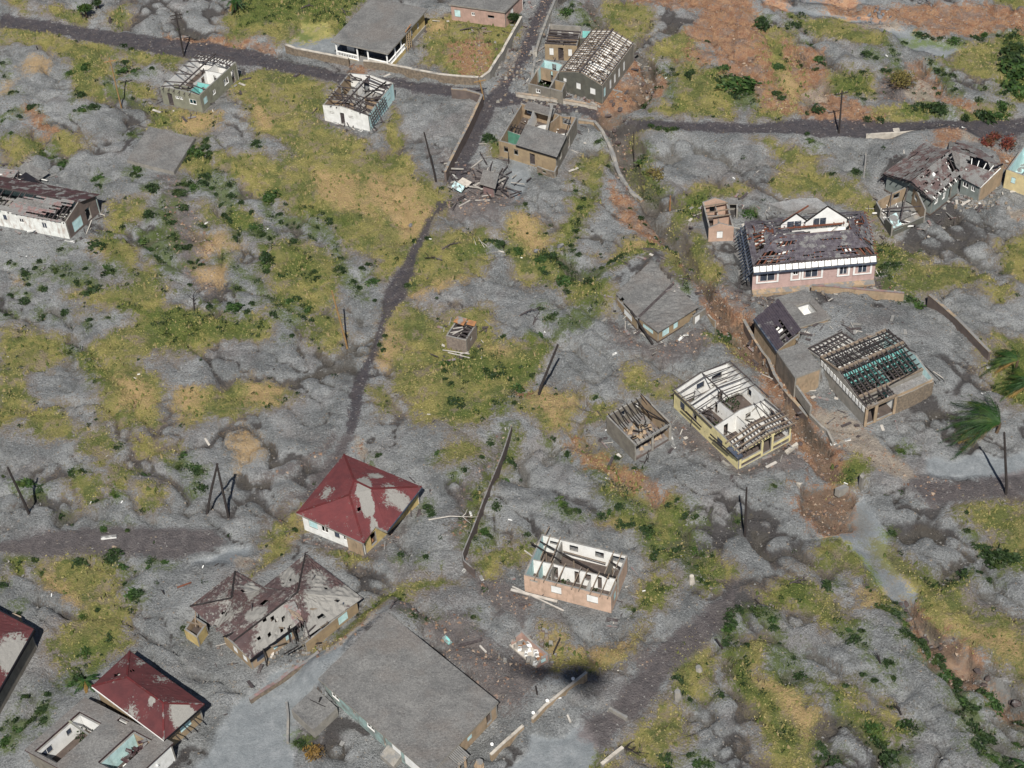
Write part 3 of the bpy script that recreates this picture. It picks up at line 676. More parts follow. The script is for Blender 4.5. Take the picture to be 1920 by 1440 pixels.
GL=[((345,285),(372,300),(400,345),(440,410),(500,448),1.0),((385,290),(395,345),(430,345),.8),((1010,480),(1035,490),(1066,488),(1110,540),.8),((1040,470),(1065,465),(1085,430),(1092,380),(1100,350),.7),((1640,1120),(1690,1178),(1740,1220),(1790,1262),(1830,1330),(1850,1400),(1880,1450),.9),((1130,525),(1175,502),(1205,500),.6),
 ((700,560),(680,530),(640,505),(600,440),.6),((1240,965),(1275,1030),(1300,1070),(1330,1092),1.0),((1115,880),(1150,930),(1200,1000),(1240,1035),.8),((1745,125),(1785,150),(1800,175),.7),((1700,80),(1760,76),(1800,82),.6),((1830,68),(1910,66),.6),((1700,200),(1730,212),(1765,215),.8),((1490,1240),(1520,1275),(1560,1330),.5),((1620,1360),(1680,1395),.6),((505,560),(560,585),(580,575),.8),
 ((0,1040),(40,1040),.8),((960,815),(945,880),(915,960),(900,1010),.6),((870,690),(930,705),(1000,700),(1030,660),.8),((1050,500),(1090,560),(1070,600),.6),((1255,600),(1300,560),(1290,500),(1262,460),.5),((1330,622),(1372,615),.7),((640,1175),(690,1150),(740,1120),.5),((1400,1210),(1430,1300),(1450,1400),.5),((1650,470),(1680,500),(1700,560),(1735,572),.9),((255,440),(290,480),(345,500),.9),((130,1275),(160,1265),(180,1250),.6),((1195,285),(1215,310),(1240,345),1.0),((1190,240),(1265,244),.7),((20,1385),(60,1355),(95,1330),.8),((1380,1200),(1420,1290),(1470,1400),.7),((1425,1150),(1450,1200),(1480,1260),(1505,1290),.8),((1540,1010),(1600,1050),(1625,1085),.7),((1655,1015),(1700,1060),(1790,1085),.7),((1560,1330),(1600,1365),(1660,1395),(1685,1430),.8),((1500,1140),(1560,1180),(1620,1240),.5),
 ((500,360),(520,400),(560,420),(600,440),.8),((140,640),(185,660),(170,710),.7),((230,570),(300,590),(400,600),(510,600),.8),((430,480),(470,520),(500,560),.6),((190,440),(200,490),(230,520),.6),((60,510),(110,505),(170,535),.5),((310,390),(340,430),(350,470),.8),((280,440),(320,520),.6),((1120,560),(1060,620),(1010,640),.7),((860,790),(960,770),(1010,745),.6),((1400,20),(1450,90),(1510,130),(1530,170),.6),((1660,90),(1700,150),(1740,190),.6),((1100,20),(1150,80),.6),((1240,130),(1290,200),.7),((1355,140),(1390,200),.9),((220,130),(235,180),(300,230),.6),((0,230),(60,205),(100,245),.5),((340,850),(370,885),(385,920),.5)]
def linefield(pts,x,y):
    d=np.full(len(x),1e9); P=[G(*p)[:2] for p in pts]
    for a,b in zip(P[:-1],P[1:]):
        a=np.array(a); b=np.array(b); e=b-a; t=np.clip(((x-a[0])*e[0]+(y-a[1])*e[1])/(e@e),0,1); d=np.minimum(d,np.hypot(x-a[0]-t*e[0],y-a[1]-t*e[1]))
    return d
f=FIELD['green']
for x,y,r in B_:
    p=G(x,y); r=r/ppm(x,y)*1.5; s_=np.where((np.abs(wx-p.x)<r+2.5)&(np.abs(wy-p.y)<r+2.5))[0]; f[s_]=np.maximum(f[s_],np.clip(r-np.hypot(.6*wx[s_]+.4*xf[s_]-p.x,.6*wy[s_]+.4*yf[s_]-p.y),-2.5,2.5)*.9-.25)
for l in GL: f[:]=np.maximum(f,np.clip(l[-1]-linefield(l[:-1],wx,wy),-2.5,1))
def ground():
    h=np.zeros(len(xf)); r=lambda sc,sd,ax=1.,ay=1.: vn((xf*.8+yf*.6)*ax,(yf*.8-xf*.6)*ay,sc,sd)
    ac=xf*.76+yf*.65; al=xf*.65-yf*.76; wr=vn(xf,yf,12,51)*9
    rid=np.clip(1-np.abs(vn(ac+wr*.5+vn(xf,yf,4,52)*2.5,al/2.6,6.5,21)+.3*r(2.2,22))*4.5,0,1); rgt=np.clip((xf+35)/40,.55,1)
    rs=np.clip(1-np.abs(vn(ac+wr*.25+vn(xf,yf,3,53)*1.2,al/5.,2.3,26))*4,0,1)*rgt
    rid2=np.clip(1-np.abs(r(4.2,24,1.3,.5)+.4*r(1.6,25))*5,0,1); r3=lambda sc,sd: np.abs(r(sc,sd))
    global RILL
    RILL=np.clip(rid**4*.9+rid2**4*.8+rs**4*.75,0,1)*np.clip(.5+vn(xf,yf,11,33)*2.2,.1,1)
    h+=r(16,6)*.9+r(6,7)*.8+r(3.1,8)*.45+r(1.6,9)*.36+r(1.0,10)*.28+r(.55,14)*.22-rid**4*1.2-rid2**4*.7-rs**3*.6+.42
    g=np.clip(FIELD['grass']/1.2,0,1); h=h*(1-.45*g)+.05*g+vn(xf,yf,.9,31)*.10*g
    flat=np.clip(np.maximum(np.maximum(FIELD['road'],FIELD['track']),FIELD['mud'])+1.2,0,1.6)/1.6
    b=np.full(len(xf),-2.5)
    for ft in FOOT:
        P=np.array([[p.x,p.y] for p in ft]); sel=np.where((xf>P[:,0].min()-3)&(xf<P[:,0].max()+3)&(yf>P[:,1].min()-3)&(yf<P[:,1].max()+3))[0]
        x,y=xf[sel],yf[sel]; dd=np.full(len(sel),1e9); ins=np.zeros(len(sel),bool)
        for i in range(4):
            a,c=P[i],P[(i+1)%4]; e=c-a; t=np.clip(((x-a[0])*e[0]+(y-a[1])*e[1])/(e@e),0,1); dd=np.minimum(dd,np.hypot(x-a[0]-t*e[0],y-a[1]-t*e[1])); cc=((a[1]>y)!=(c[1]>y)); ins^=cc&(x<e[0]*(y-a[1])/(e[1] if abs(e[1])>1e-9 else 1e-9)+a[0])
        b[sel]=np.maximum(b[sel],np.where(ins,2.5,-dd))
    fl=np.clip((b+2.2)/1.8,0,1); h*=(1-.85*flat); h=h*(1-fl)-.12*fl
    for c in CARVE:
        d=linefield(c[:-2],wx*.5+xf*.5,wy*.5+yf*.5); k=np.clip(1-d/c[-2],0,1); k=k*k*(3-2*k); h-=k*c[-1]*(1-fl)
    for pts,fw,ff,hh in MOUND:
        d=linefield([tuple(q)+(hh,) for q in pts],wx*.3+xf*.7,wy*.3+yf*.7); k=np.clip(1-(d-fw)/ff,0,1); k=k*k*(3-2*k); h=np.where(b<-.05,np.maximum(h,hh*k+h*(1-k)),h)
    for s_,hh,ff in (('1497,608 1557,592 1600,588 1664,606 1610,638 1545,668 1512,655 1498,626',2.9,3.5),):
        k=np.clip(1+np.minimum(polyfield(PL(s_),xf*.7+wx*.3,yf*.7+wy*.3,ff,hh),0)/ff,0,1); k=k*k*(3-2*k); h=np.where(b<-.05,np.maximum(h,hh*k+h*(1-k)),h)
    for s_,dd in CUTS: h-=dd*1.1*np.clip((polyfield(PL(s_),xf*.5+wx*.5,yf*.5+wy*.5)+.1)/.3,0,1)*(b<-.3)
    out=np.clip((np.maximum(np.abs(xf)-92,np.maximum(84-yf,yf-262)))/20,0,1); h*=1-out
    return h
def make_ground():
    global HZ
    h=ground(); HZ=h.reshape(X.shape)
    n,mm=X.shape; me=bpy.data.meshes.new('ground'); V=np.stack([xf,yf,h],1)
    idx=np.arange(n*mm).reshape(n,mm); F4=np.stack([idx[:-1,:-1],idx[:-1,1:],idx[1:,1:],idx[1:,:-1]],-1).reshape(-1,4)
    me.vertices.add(len(V)); me.vertices.foreach_set('co',V.ravel()); me.loops.add(F4.size); me.loops.foreach_set('vertex_index',F4.ravel())
    me.polygons.add(len(F4)); me.polygons.foreach_set('loop_start',np.arange(0,F4.size,4)); me.polygons.foreach_set('use_smooth',[True]*len(F4))
    me.update(calc_edges=True)
    for k,f in FIELD.items():
        a=me.attributes.new(k,'FLOAT','POINT'); a.data.foreach_set('value',f.astype(np.float32))
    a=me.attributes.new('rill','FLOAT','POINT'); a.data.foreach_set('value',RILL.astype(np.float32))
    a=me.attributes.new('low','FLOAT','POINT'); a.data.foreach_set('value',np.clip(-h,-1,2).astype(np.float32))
    t=NT('ground_cover'); n1=t.noise(.16,6,None,.62,.8); n2=t.noise(.9,6,None,.68,.5); n3=t.noise(4.5,4,None,.7); g=t.noise(4.6,5,None,.92); g2=t.noise(1.0,6,t.scaled((.35,1.1,1)),.7,1.2)
    ash=t.mix(t.step(n1,.34,.66),(.178,.187,.189),(.348,.358,.360))
    ash=t.mix(t.ma('MULTIPLY',t.step(t.noise(.11,5,None,.6,.5),.50,.68),.5),ash,(.24,.205,.195))
    ash=t.mix(t.ma('MULTIPLY',t.step(g2,.52,.70),.6),ash,(.10,.10,.103))
    ash=t.mix(t.ma('MULTIPLY',t.step(t.noise(.5,7,None,.75),.52,.70),.5),ash,(.43,.44,.44))
    ash=t.mix(t.ma('MULTIPLY',t.step(n3,.52,.68),.6),ash,(.10,.10,.105))
    ash=t.mix(t.step(g,.53,.66,0,.9),ash,(.50,.52,.53)); ash=t.mix(t.step(g,.36,.48,.85,0),ash,(.085,.088,.092))
    ash=t.mix(t.ma('MULTIPLY',t.step(t.ma('ADD',t.attr('rill'),t.ma('MULTIPLY',t.ma('SUBTRACT',n2,.5),.9)),.28,.68),.9),ash,(.068,.062,.062))  # rills darkened in the colour: dark sand plus painted shade for contrast
    gr=t.mix(t.step(n1,.40,.60),(.305,.275,.088),(.195,.195,.065)); gr=t.mix(t.ma('MULTIPLY',t.step(n2,.48,.68),.75),gr,(.135,.155,.042)); gr=t.mix(t.ma('MULTIPLY',t.step(n3,.50,.66),.6),gr,(.42,.32,.16)); gr=t.mix(t.step(g,.30,.46,.65,0),gr,(.10,.10,.035)); gr=t.mix(t.step(g,.56,.70,0,.6),gr,(.50,.42,.19))
    gr=t.mix(t.ma('MULTIPLY',t.step(t.noise(.22,5,None,.65),.48,.58),.85),gr,(.105,.135,.038)); gr=t.mix(t.ma('MULTIPLY',t.step(t.noise(.33,6,t.scaled((1,1,1.7)),.75),.52,.62),.75),gr,(.27,.215,.165))
    st=t.mix(n3,(.40,.27,.13),(.56,.40,.22)); st=t.mix(t.step(g,.28,.42,.6,0),st,(.18,.11,.07))
    gn=t.mix(n3,(.06,.10,.025),(.14,.18,.04)); gn=t.mix(t.step(g,.30,.45,.7,0),gn,(.02,.045,.012))
    og=t.mix(t.step(n2,.35,.65),(.40,.235,.135),(.27,.135,.08)); og=t.mix(t.ma('MULTIPLY',t.step(n3,.5,.65),.6),og,(.50,.34,.22)); og=t.mix(t.step(g,.28,.42,.6,0),og,(.12,.06,.04)); og=t.mix(t.step(t.noise(.4,5,None,.7),.50,.62,0,.7),og,(.23,.19,.17))
    rd=t.mix(t.step(n2,.3,.7),(.062,.058,.070),(.11,.095,.10)); rd=t.mix(t.step(t.noise(1.6,7,None,.8),.56,.68,0,.55),rd,(.30,.30,.31)); rd=t.mix(t.step(g,.3,.45,.6,0),rd,(.045,.042,.05))
    md=t.mix(t.step(n2,.35,.65),(.155,.172,.182),(.215,.232,.242)); md=t.mix(t.ma('MULTIPLY',n3,.4),md,(.15,.165,.18)); md=t.mix(t.step(t.noise(.35,6,None,.7),.5,.7,0,.35),md,(.36,.37,.38))
    md=t.mix(t.step(g,.36,.48,.5,0),md,(.09,.095,.10)); md=t.mix(t.step(g,.54,.68,0,.4),md,(.36,.375,.385))
    bd=t.mix(t.step(n2,.35,.65),(.19,.155,.145),(.125,.11,.11)); bd=t.mix(t.step(n3,.52,.64,0,.6),bd,(.29,.25,.23)); bd=t.mix(t.step(g,.3,.42,.7,0),bd,(.05,.04,.04))
    sd=t.mix(t.step(n2,.35,.65),(.46,.39,.31),(.33,.28,.24)); sd=t.mix(t.step(g,.3,.42,.5,0),sd,(.15,.12,.10))
    edge=t.ma('ADD',t.ma('MULTIPLY',t.ma('SUBTRACT',n2,.5),6.),t.ma('MULTIPLY',t.ma('SUBTRACT',n3,.5),4.2)); eh=t.ma('MULTIPLY',edge,.35)
    c=ash
    def lay(c,k,col,e,soft=.5,mx=1.,off=0.):
        return t.mix(t.step(t.ma('ADD',t.attr(k),e),off-soft,off+soft,0,mx),c,col)
    c=lay(c,'grass',t.mix(n3,(.27,.215,.17),(.19,.155,.13)),edge,.9,.75,-.9)
    c=lay(c,'bed',bd,edge,.9,.8); c=lay(c,'mud',md,eh,.5,.97); c=lay(c,'grass',gr,edge,.6,.95); c=lay(c,'straw',st,edge,1.2,.85,.0); c=lay(c,'green',gn,edge,.9,.8,-.15)
    nz=t.n.new('ShaderNodeSeparateXYZ'); t.L(t.geo.outputs['Normal'],nz.inputs[0]); tk=t.mix(t.step(n2,.35,.65),(.105,.092,.095),(.165,.145,.145)); tk=t.mix(t.step(t.noise(1.6,7,t.scaled((.5,1,1)),.8),.56,.68,0,.55),tk,(.29,.285,.285)); tk=t.mix(t.step(g,.3,.45,.6,0),tk,(.05,.043,.045))
    c=lay(c,'orange',og,edge,.7,.95,-.55); c=lay(c,'sand',sd,eh,.35,.8); c=lay(c,'road',rd,eh,.3,.95); c=lay(c,'track',tk,eh,.5,.92)
    c=t.mix(t.step(nz.outputs[2],.38,.70,.85,0),c,t.mix(n3,(.08,.06,.048),(.19,.135,.10)))  # steep faces toned dark: bare soil on banks, painted shade in ash creases
    # stray tufts of creeper and dirt in the hollows
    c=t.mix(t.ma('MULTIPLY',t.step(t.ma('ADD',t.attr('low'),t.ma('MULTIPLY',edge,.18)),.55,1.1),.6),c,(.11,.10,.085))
    t.bump(t.ma('MULTIPLY',t.ma('ADD',t.ma('ADD',t.ma('MULTIPLY',n2,.7),t.ma('MULTIPLY',n3,1.1)),t.ma('MULTIPLY',g,.7)),t.step(t.attr('mud'),-.6,.5,1.,.22)),1.,.42)
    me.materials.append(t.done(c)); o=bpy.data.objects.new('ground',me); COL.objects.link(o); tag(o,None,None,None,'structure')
    return o
def hz(x,y):
    j=min(max(np.searchsorted(gx,x)-1,0),len(gx)-2); i=min(max(np.searchsorted(gy,y)-1,0),len(gy)-2)
    fx=(x-gx[j])/(gx[j+1]-gx[j]); fy=(y-gy[i])/(gy[i+1]-gy[i])
    return float((HZ[i,j]*(1-fx)+HZ[i,j+1]*fx)*(1-fy)+(HZ[i+1,j]*(1-fx)+HZ[i+1,j+1]*fx)*fy)
def GG(x,y):
    p=G(x,y); p.z=hz(p.x,p.y); return p
# ---------------- buildings ----------------
def base(F): p=F.p(.5,.5); return (p.x,p.y,0)
LM=[]   # landmarks for naming the bushes: (text, x, y)
def bld(name,label,cat,F,lm,px,group=None):
    LM.append((lm,px[0],px[1])); return thing(name,label,cat,base(F),group)
def lerpn(n,a=0.,b=1.): return [a+(b-a)*i/(n-1) for i in range(n)]
def shrub_in(F,parent,s,t,r=.8,z=.1,name='weeds'):
    mb=MB(); c=F.p(s,t,z); leaves(mb,c,r,int(60*r*r)+30,.5); mb.build(name,'leaf',parent)
def leaves(mb,c,r,n,flat=.6,sz=.16):
    for i in range(n):
        a=random.random()*6.283; b=math.acos(random.uniform(0,1)); q=random.uniform(.35,1)**.6
        p=Vector((math.cos(a)*math.sin(b),math.sin(a)*math.sin(b),math.cos(b)*flat))*r*q+Vector(c)
        d=Vector((random.uniform(-1,1),random.uniform(-1,1),random.uniform(-.4,1))).normalized(); e=d.orthogonal().normalized(); e2=d.cross(e); s=sz*random.uniform(.6,1.4)
        mb.add([p-e*s,p+e2*s*.5,p+e*s,p-e2*s*.5],[(0,1,2,3)])
def clutter(F,parent,n,s0=.05,s1=.95,t0=.05,t1=.95,m='wood',z=.1,name='debris',ln=1.8):
    mb=MB()
    for i in range(n):
        p=F.p(random.uniform(s0,s1),random.uniform(t0,t1),z+random.random()*.3); a=random.random()*6.28; l=random.uniform(.4,ln)
        mb.bar(p,p+Vector((math.cos(a)*l,math.sin(a)*l,random.uniform(0,.5))),.08,random.choice([.08,.2]))
    return mb.build(name,m,parent)
# 1 flat roofed villa with veranda
F=Fr((626,75.5),(725.5,97.7),(796,18),3.3)
b=bld('villa','large flat ash-covered roof over cream villa with white balustraded veranda above the top road','house',F,'the cream villa with the veranda',(710,50))
slab(F,b,3.3,oh=.35,bump=.08); floor(F,b,'conc',.5,0,1,0,1,'veranda_floor')
wall(F,(.0,.16),(.82,.16),3.05,[(.12,.3,.5,2.4,'white'),(.38,.52,.5,2.5,None),(.62,.85,1.2,2.4,'greyp')],('bluemetal','white_in','conc'),b)
wall(F,(.82,.16),(.82,.5),3.05,[(.2,.5,.5,2.5,None)],('bluemetal','white_in','conc'),b)
wall(F,(.82,.5),(.97,.5),3.05,(),('cream','white_in','conc'),b)
wall(F,(.97,.5),(.97,1),3.05,[(.25,.34,1.2,2.2,'white'),(.6,.68,1.2,2.2,'frame')],('cream','white_in','conc'),b)
wall(F,(.97,1),(0.02,1),3.05,(),('cream','white_in','conc'),b); wall(F,(.02,1),(.02,.16),3.05,(),('cream','white_in','conc'),b)
for s in (0.02,.42,.62,1-.02): post(F,s,.01,.5,3.08,'whitep',b)
for t in (.2,.36): post(F,.99,t,.5,3.08,'whitep',b)
def balustrade(F,a,c,z,parent,bm='yellow'):
    A,B=F.p(*a,z),F.p(*c,z); n=int((B-A).length/.28); mb=MB(); up=Vector((0,0,1)); mb.bar(A+up*.85,B+up*.85,.22,.10); mb.bar(A+up*.12,B+up*.12,.2,.08)
    for i in range(n): p=A.lerp(B,(i+.5)/n); mb.bar(p+up*.16,p+up*.8,.1)
    o=mb.build('balustrade','whitep',parent); q=MB(); q.bar(A-up*.35,B-up*.35,.24,.85); q.build('plinth',bm,o)
balustrade(F,(.03,.01),(.41,.01),.5,b,'cream'); balustrade(F,(.63,.01),(.97,.01),.5,b,'conc'); balustrade(F,(.99,.03),(.99,.44),.5,b,'cream')
mb=MB()
for i in range(9):
    z=.4+i*.38; mb.bar(F.p(1.02,.46,z),F.p(1.02,.56,z+.1),.12,.1); 
for t in (.46,.51,.56): mb.bar(F.p(1.03,t,0),F.p(1.03,t,3.9),.13)
mb.build('lattice_screen','ochre',b); mb=MB(); mb.bar(F.p(1.03,.44,3.5),F.p(1.06,.56,4.1),.1); mb.build('broken_rail','rust',b)
# 2 pink house at the top edge
F=Fr((845,8),(946,22),(980,-12),2.7)
b=bld('flat_roofed_house','pink walled house with flat ash-covered roof cut by the top edge','house',F,'the pink house at the top edge',(905,12))
slab(F,b,2.8,oh=.2); room4(F,2.6,'pink','white_in',b,ops={'f':[(.06,.17,.6,1.9,'mintp'),(.38,.44,1.2,1.8,'frame'),(.68,.8,1.2,1.7,None)],'r':[(.3,.45,1,2,'white')]}); floor(F,b)
# 3 grey green roofless house
F=Fr((300,163),(374,179),(443,116),2.9)
b=bld('roofless_house','grey-green roofless house with white and turquoise rooms, just below the top road','house',F,'the grey-green roofless house',(370,145))
room4(F,2.9,'greygreen','white_in',b,ops={'f':[(.15,.27,-.1,2.1,'door'),(.36,.44,1.4,1.9,'frame'),(.46,.54,1.4,1.9,'frame'),(.7,.88,1,1.9,'frame')],'r':[(.05,.15,.8,2,'mintp'),(.3,.38,1,1.8,'frame'),(.62,.75,.8,1.9,'frame'),(.84,.93,0,2.2,None)],'b':[(.2,.28,1,2,None),(.5,.6,1,2,'frame'),(.8,.9,1,2,'frame')],'l':[(.3,.42,.9,1.9,'frame')]},tops={'f':[(0,2.9),(.5,3.1),(1,2.9)]})
floor(F,b); part(F,(.62,.03),(.62,.34),2.4,(),('teal','teal','conc'),b); part(F,(.62,.34),(.97,.34),2.7,[(.3,.5,.1,2,None)],('teal','teal','conc'),b)
part(F,(.96,.03),(.96,.34),2.4,(),('teal','teal','conc'),b,th=.1)
part(F,(.03,.3),(.45,.3),1.9,[(.3,.45,.1,1.9,None)],('greygreen','white_in','conc'),b,.3); part(F,(.5,.34),(.5,.98),2.3,[(.3,.42,.1,2,None)],('white_in','white_in','conc'),b,.3); part(F,(.5,.68),(.97,.68),2.6,[(.4,.55,.1,2,None)],('white_in','white_in','conc'),b,.2)
rafters(F,b,[((.0,t,3.0),(.5,t,3.7)) for t in lerpn(9,.02,.98)],'wood',.1,.14,.35,.15,sag=.3)
rafters(F,b,[((1.,t,3.0),(.5,t,3.7)) for t in lerpn(9,.02,.98)],'wood',.1,.14,.55,.15,sag=.3)
rafters(F,b,[((s,.99,3.05),(s,.86,3.05)) for s in lerpn(12,.05,.95)]+[((.02,.86,3.05),(.98,.86,3.05)),((.01,.99,3.5),(.98,.99,3.5))],'wood',.09,.12,0)
rafters(F,b,[((s,.02,3.0),(s,-.05,2.8)) for s in lerpn(7,.1,.9)],'wood',.08,.1,.1,name='rafter_tail'); beam(F,(.5,0,3.6),(.5,1,3.7),'wood',b,.12,.2,'ridge_beam'); clutter(F,b,24,m='wood')
# 4 white roofless house
F=Fr((605,197),(690,217),(738,155.5),2.6)
b=bld('roofless_house','bright white roofless house full of tangled grey rafters, below the villa across the road','house',F,'the white roofless house',(672,185))
room4(F,2.6,'white','white_in',b,ops={'f':[(.37,.46,0,2,'door'),(.14,.24,1.5,1.8,'white'),(.56,.66,1.5,1.8,'white')],'r':[(.15,.3,.9,1.9,'mintp'),(.45,.6,.9,1.9,'mintp'),(.75,.85,.9,1.9,'mintp')],'b':[(.55,.68,.1,2.1,None),(.2,.3,1,2,'frame')],'l':[(.3,.38,.1,2,None),(.6,.72,.9,2,'frame')]},tops={'f':[(0,2.6),(.42,3.1),(1,2.6)],'b':[(0,2.6),(.5,3.2),(1,2.6)]},mats={'l':('white','tan'),'r':('mint','white_in')})
floor(F,b,'conc'); part(F,(.03,.3),(.5,.3),2.1,(),('tan','tan','conc'),b,.3); part(F,(.55,.3),(.55,.62),2.7,[(.3,.5,.1,2,None)],('white_in','tan','conc'),b,.5); part(F,(.6,.55),(.97,.55),2.2,(),('tan','tan','conc'),b,.4)
part(F,(.3,.62),(.3,.97),2.3,[(.2,.4,.1,2,None)],('white_in','white_in','conc'),b,.3)
rafters(F,b,[((.0,t,2.7),(.45,t,3.3)) for t in lerpn(14,.02,.98)],'wood',.1,.15,.3,.25,sag=.5)
rafters(F,b,[((1.,t,2.7),(.45,t,3.3)) for t in lerpn(14,.02,.98)],'wood',.1,.15,.15,.25,sag=.35)
rafters(F,b,[((s,.0,2.8),(s+random.uniform(-.1,.1),.25,2.9)) for s in lerpn(9,.1,.95)],'wood',.1,.13,.1,.3,sag=.3); beam(F,(.45,.05,3.35),(.5,.95,3.2),'wood',b,.15,.22,'ridge_beam'); beam(F,(.62,.1,2.9),(.9,.9,3.2),'dwood',b,.12,.2,'fallen_beam')
rafters(F,b,[((1.0,t,2.5),(1.05,t,.7)) for t in lerpn(9,.04,.6)]+[((1.04,.02,z),(1.04,.62,z+.1)) for z in (1.2,1.8,2.3)],'wood',.07,.09,0,name='hanging_batten'); beam(F,(1.0,.3,2.7),(1.25,.15,.2),'wood',b,.13,.13,'leaning_beam'); clutter(F,b,40,m='wood',ln=2.4)
# 5 central ruin with part of its roof slab
F=Fr((935,262),(1042,294),(1082,219),2.7)
b=bld('ruined_house','tan ruin with half a dark-edged slab roof and green inner wall, beside the road junction','house',F,'the tan half-roofed ruin',(1005,250))
room4(F,2.7,'ochre','white_in',b,ops={'f':[(.08,.16,.9,1.9,None),(.26,.34,.9,1.9,None),(.54,.63,.1,2,'door')],'r':[(.15,.25,.9,1.9,None),(.55,.65,.1,2,None)],'b':[(.1,.25,1,2,None),(.75,.9,.9,2,'frame')]},tops={'f':[(0,2.5),(.5,2.8),(1,2.6)],'b':[(0,2.7),(.3,2.2),(.6,2.5),(1,2.4)],'l':[(0,2.3),(1,2.6)]},jag=.15,mats={'r':('grey','white_in'),'l':('brownwall','tan'),'b':('brownwall','tan')})
floor(F,b); part(F,(.03,.32),(.36,.3),2.2,(),('green','green','conc'),b,.1); part(F,(.33,.02),(.33,.3),2.5,(),('green','green','conc'),b); part(F,(.3,.36),(.62,.66),2.9,[(.55,.7,.1,2.1,None)],('white_in','white_in','conc'),b,.5); part(F,(.3,.36),(.28,.95),3.0,[(.3,.4,.1,2,None)],('white_in','white_in','conc'),b,.8)
part(F,(.66,.5),(.97,.62),2.5,[(.1,.25,.1,2,None),(.5,.65,.8,2,None)],('white_in','white_in','conc'),b,.4); part(F,(.62,.66),(.7,.97),2.7,(),('tan','tan','conc'),b,.4)
f2=lambda u,v: max(0,.35-v)*-.9+ (u*.1)
class Sub:
    def __init__(s,F,s0,s1,t0,t1): s.F=F; s.a=(s0,s1,t0,t1); s.Lu=F.Lu*(s1-s0); s.Lv=F.Lv*(t1-t0)
    def p(s,u,v,z=0.): return s.F.p(s.a[0]+(s.a[1]-s.a[0])*u,s.a[2]+(s.a[3]-s.a[2])*v,z)
slab(Sub(F,.34,1,0,.42),b,3.05,oh=.25,zf=lambda u,v:v*.35-.15,edge='black',res=.4); slab(Sub(F,.12,.6,.86,1.02),b,2.75,oh=.1,res=.4)
rafters(F,b,[((.66,.46,2.9),(.6,.9,4.2))],'grey',.35,.3,0,name='fallen_beam'); rafters(F,b,[((s,.3,2.4),(s,.45,2.5)) for s in lerpn(6,.06,.32)]+[((.04,.38,2.5),(.34,.4,2.5)),((.9,.98,2.6),(.98,.45,2.9))],'dwood',.1,.12,0); clutter(F,b,30,t0=.4,m='tanwood'); clutter(F,b,14,t0=.4,m='white_in')
wall(F,(.72,-.12),(1.02,-.12),1.2,[(.3,.5,.3,.8,None)],('stone','stone','conc'),b,'low_wall',jag=.3); wall(F,(1.02,-.12),(1.02,0),1.3,(),('stone','stone','conc'),b,'low_wall',jag=.2)
# 6 ochre roofless house
F=Fr((1021,82.5),(1082,86),(1090,53),2.6)
b=bld('roofless_house','small ochre roofless house with white shutters behind the skeletal barn roof','house',F,'the small ochre roofless house',(1055,75))
room4(F,2.6,'ochre','tan',b,ops={'f':[(.14,.27,.7,2,'white'),(.41,.58,-.1,2.1,'door'),(.72,.84,.7,2,'white')],'b':[(.25,.4,1,2,'white'),(.62,.75,1,2,'white')]},mats={'b':('ochre','conc')},tops={'l':[(0,3),(1,2.6)],'b':3.0})
floor(F,b); part(F,(.03,.5),(.97,.5),2.5,[(.4,.5,.1,2,None)],('tan','tan','conc'),b,.3)
rafters(F,b,[((.0,t,2.75),(1,t+random.uniform(-.05,.05),2.75)) for t in lerpn(7,.02,.9)],'wood',.16,.2,.1,.12,name='joist'); rafters(F,b,[((s,.0,2.8),(s,.5,2.9)) for s in lerpn(6,.1,.9)],'dwood',.09,.12,.4,.2,sag=.5); clutter(F,b,20,m='greywood')
F2=Fr((1087,71),(1112,72.5),(1115,57),2.4); floor(F2,b); room4(F2,2.4,'dgrey','white_in',b,mats={'b':('dgrey','teal'),'r':('dgrey','salmon')},jag=.1)
# 7 long house with skeletal roof
F=Fr((1048,135),(1129,161),(1189,81),3.0)
b=bld('skeletal_roofed_house','long grey house whose bare pale roof frame still stands over white ceilings','house',F,'the bare roof frame',(1120,120))
room4(F,3,'dgrey','white_in',b,ops={'f':[(.1,.17,1.6,2.3,'white'),(.4,.5,1.1,2.2,'white'),(.72,.84,1.0,2.1,'white')],'r':[(.03,.09,.6,2.2,'mintp'),(.22,.27,.6,2.2,'white'),(.36,.41,.6,2.2,'white'),(.5,.55,.6,2.2,'white'),(.66,.71,.6,2.2,'white')]},tops={'f':[(0,3),(.5,4.1),(1,3)],'b':[(0,3),(.5,4.1),(1,3)]},mats={'r':('grey','white_in'),'l':('dgrey','white_in')})
floor(F,b)
for t in (.25,.5,.75): part(F,(.03,t),(.97,t),2.7,[(.4,.5,.1,2,None)],('white_in','white_in','conc'),b)
part(F,(.5,.03),(.5,.97),2.7,(),('white_in','white_in','conc'),b); 
boards([F.p(.03,.03,2.7),F.p(.97,.03,2.7),F.p(.97,.97,2.7),F.p(.03,.97,2.7)],b,'white_in',26,'ceiling_boards',.33,.03,maxl=.2)
rafters(F,b,[((0,t,3.05),(.5,t,4.2)) for t in lerpn(21,.01,.99)],'tanwood',.11,.14,.04,.05); rafters(F,b,[((1,t,3.05),(.5,t,4.2)) for t in lerpn(21,.01,.99)],'tanwood',.11,.14,.04,.05)
rafters(F,b,[((s,.0,3.18+(1-abs(s-.5)*2)*1.15),(s,1,3.18+(1-abs(s-.5)*2)*1.15)) for s in (.02,.15,.27,.39,.61,.73,.86,.98)],'wood',.09,.09,0,name='purlin'); beam(F,(.5,-.01,4.3),(.5,1.01,4.3),'wood',b,.22,.2,'ridge_beam')
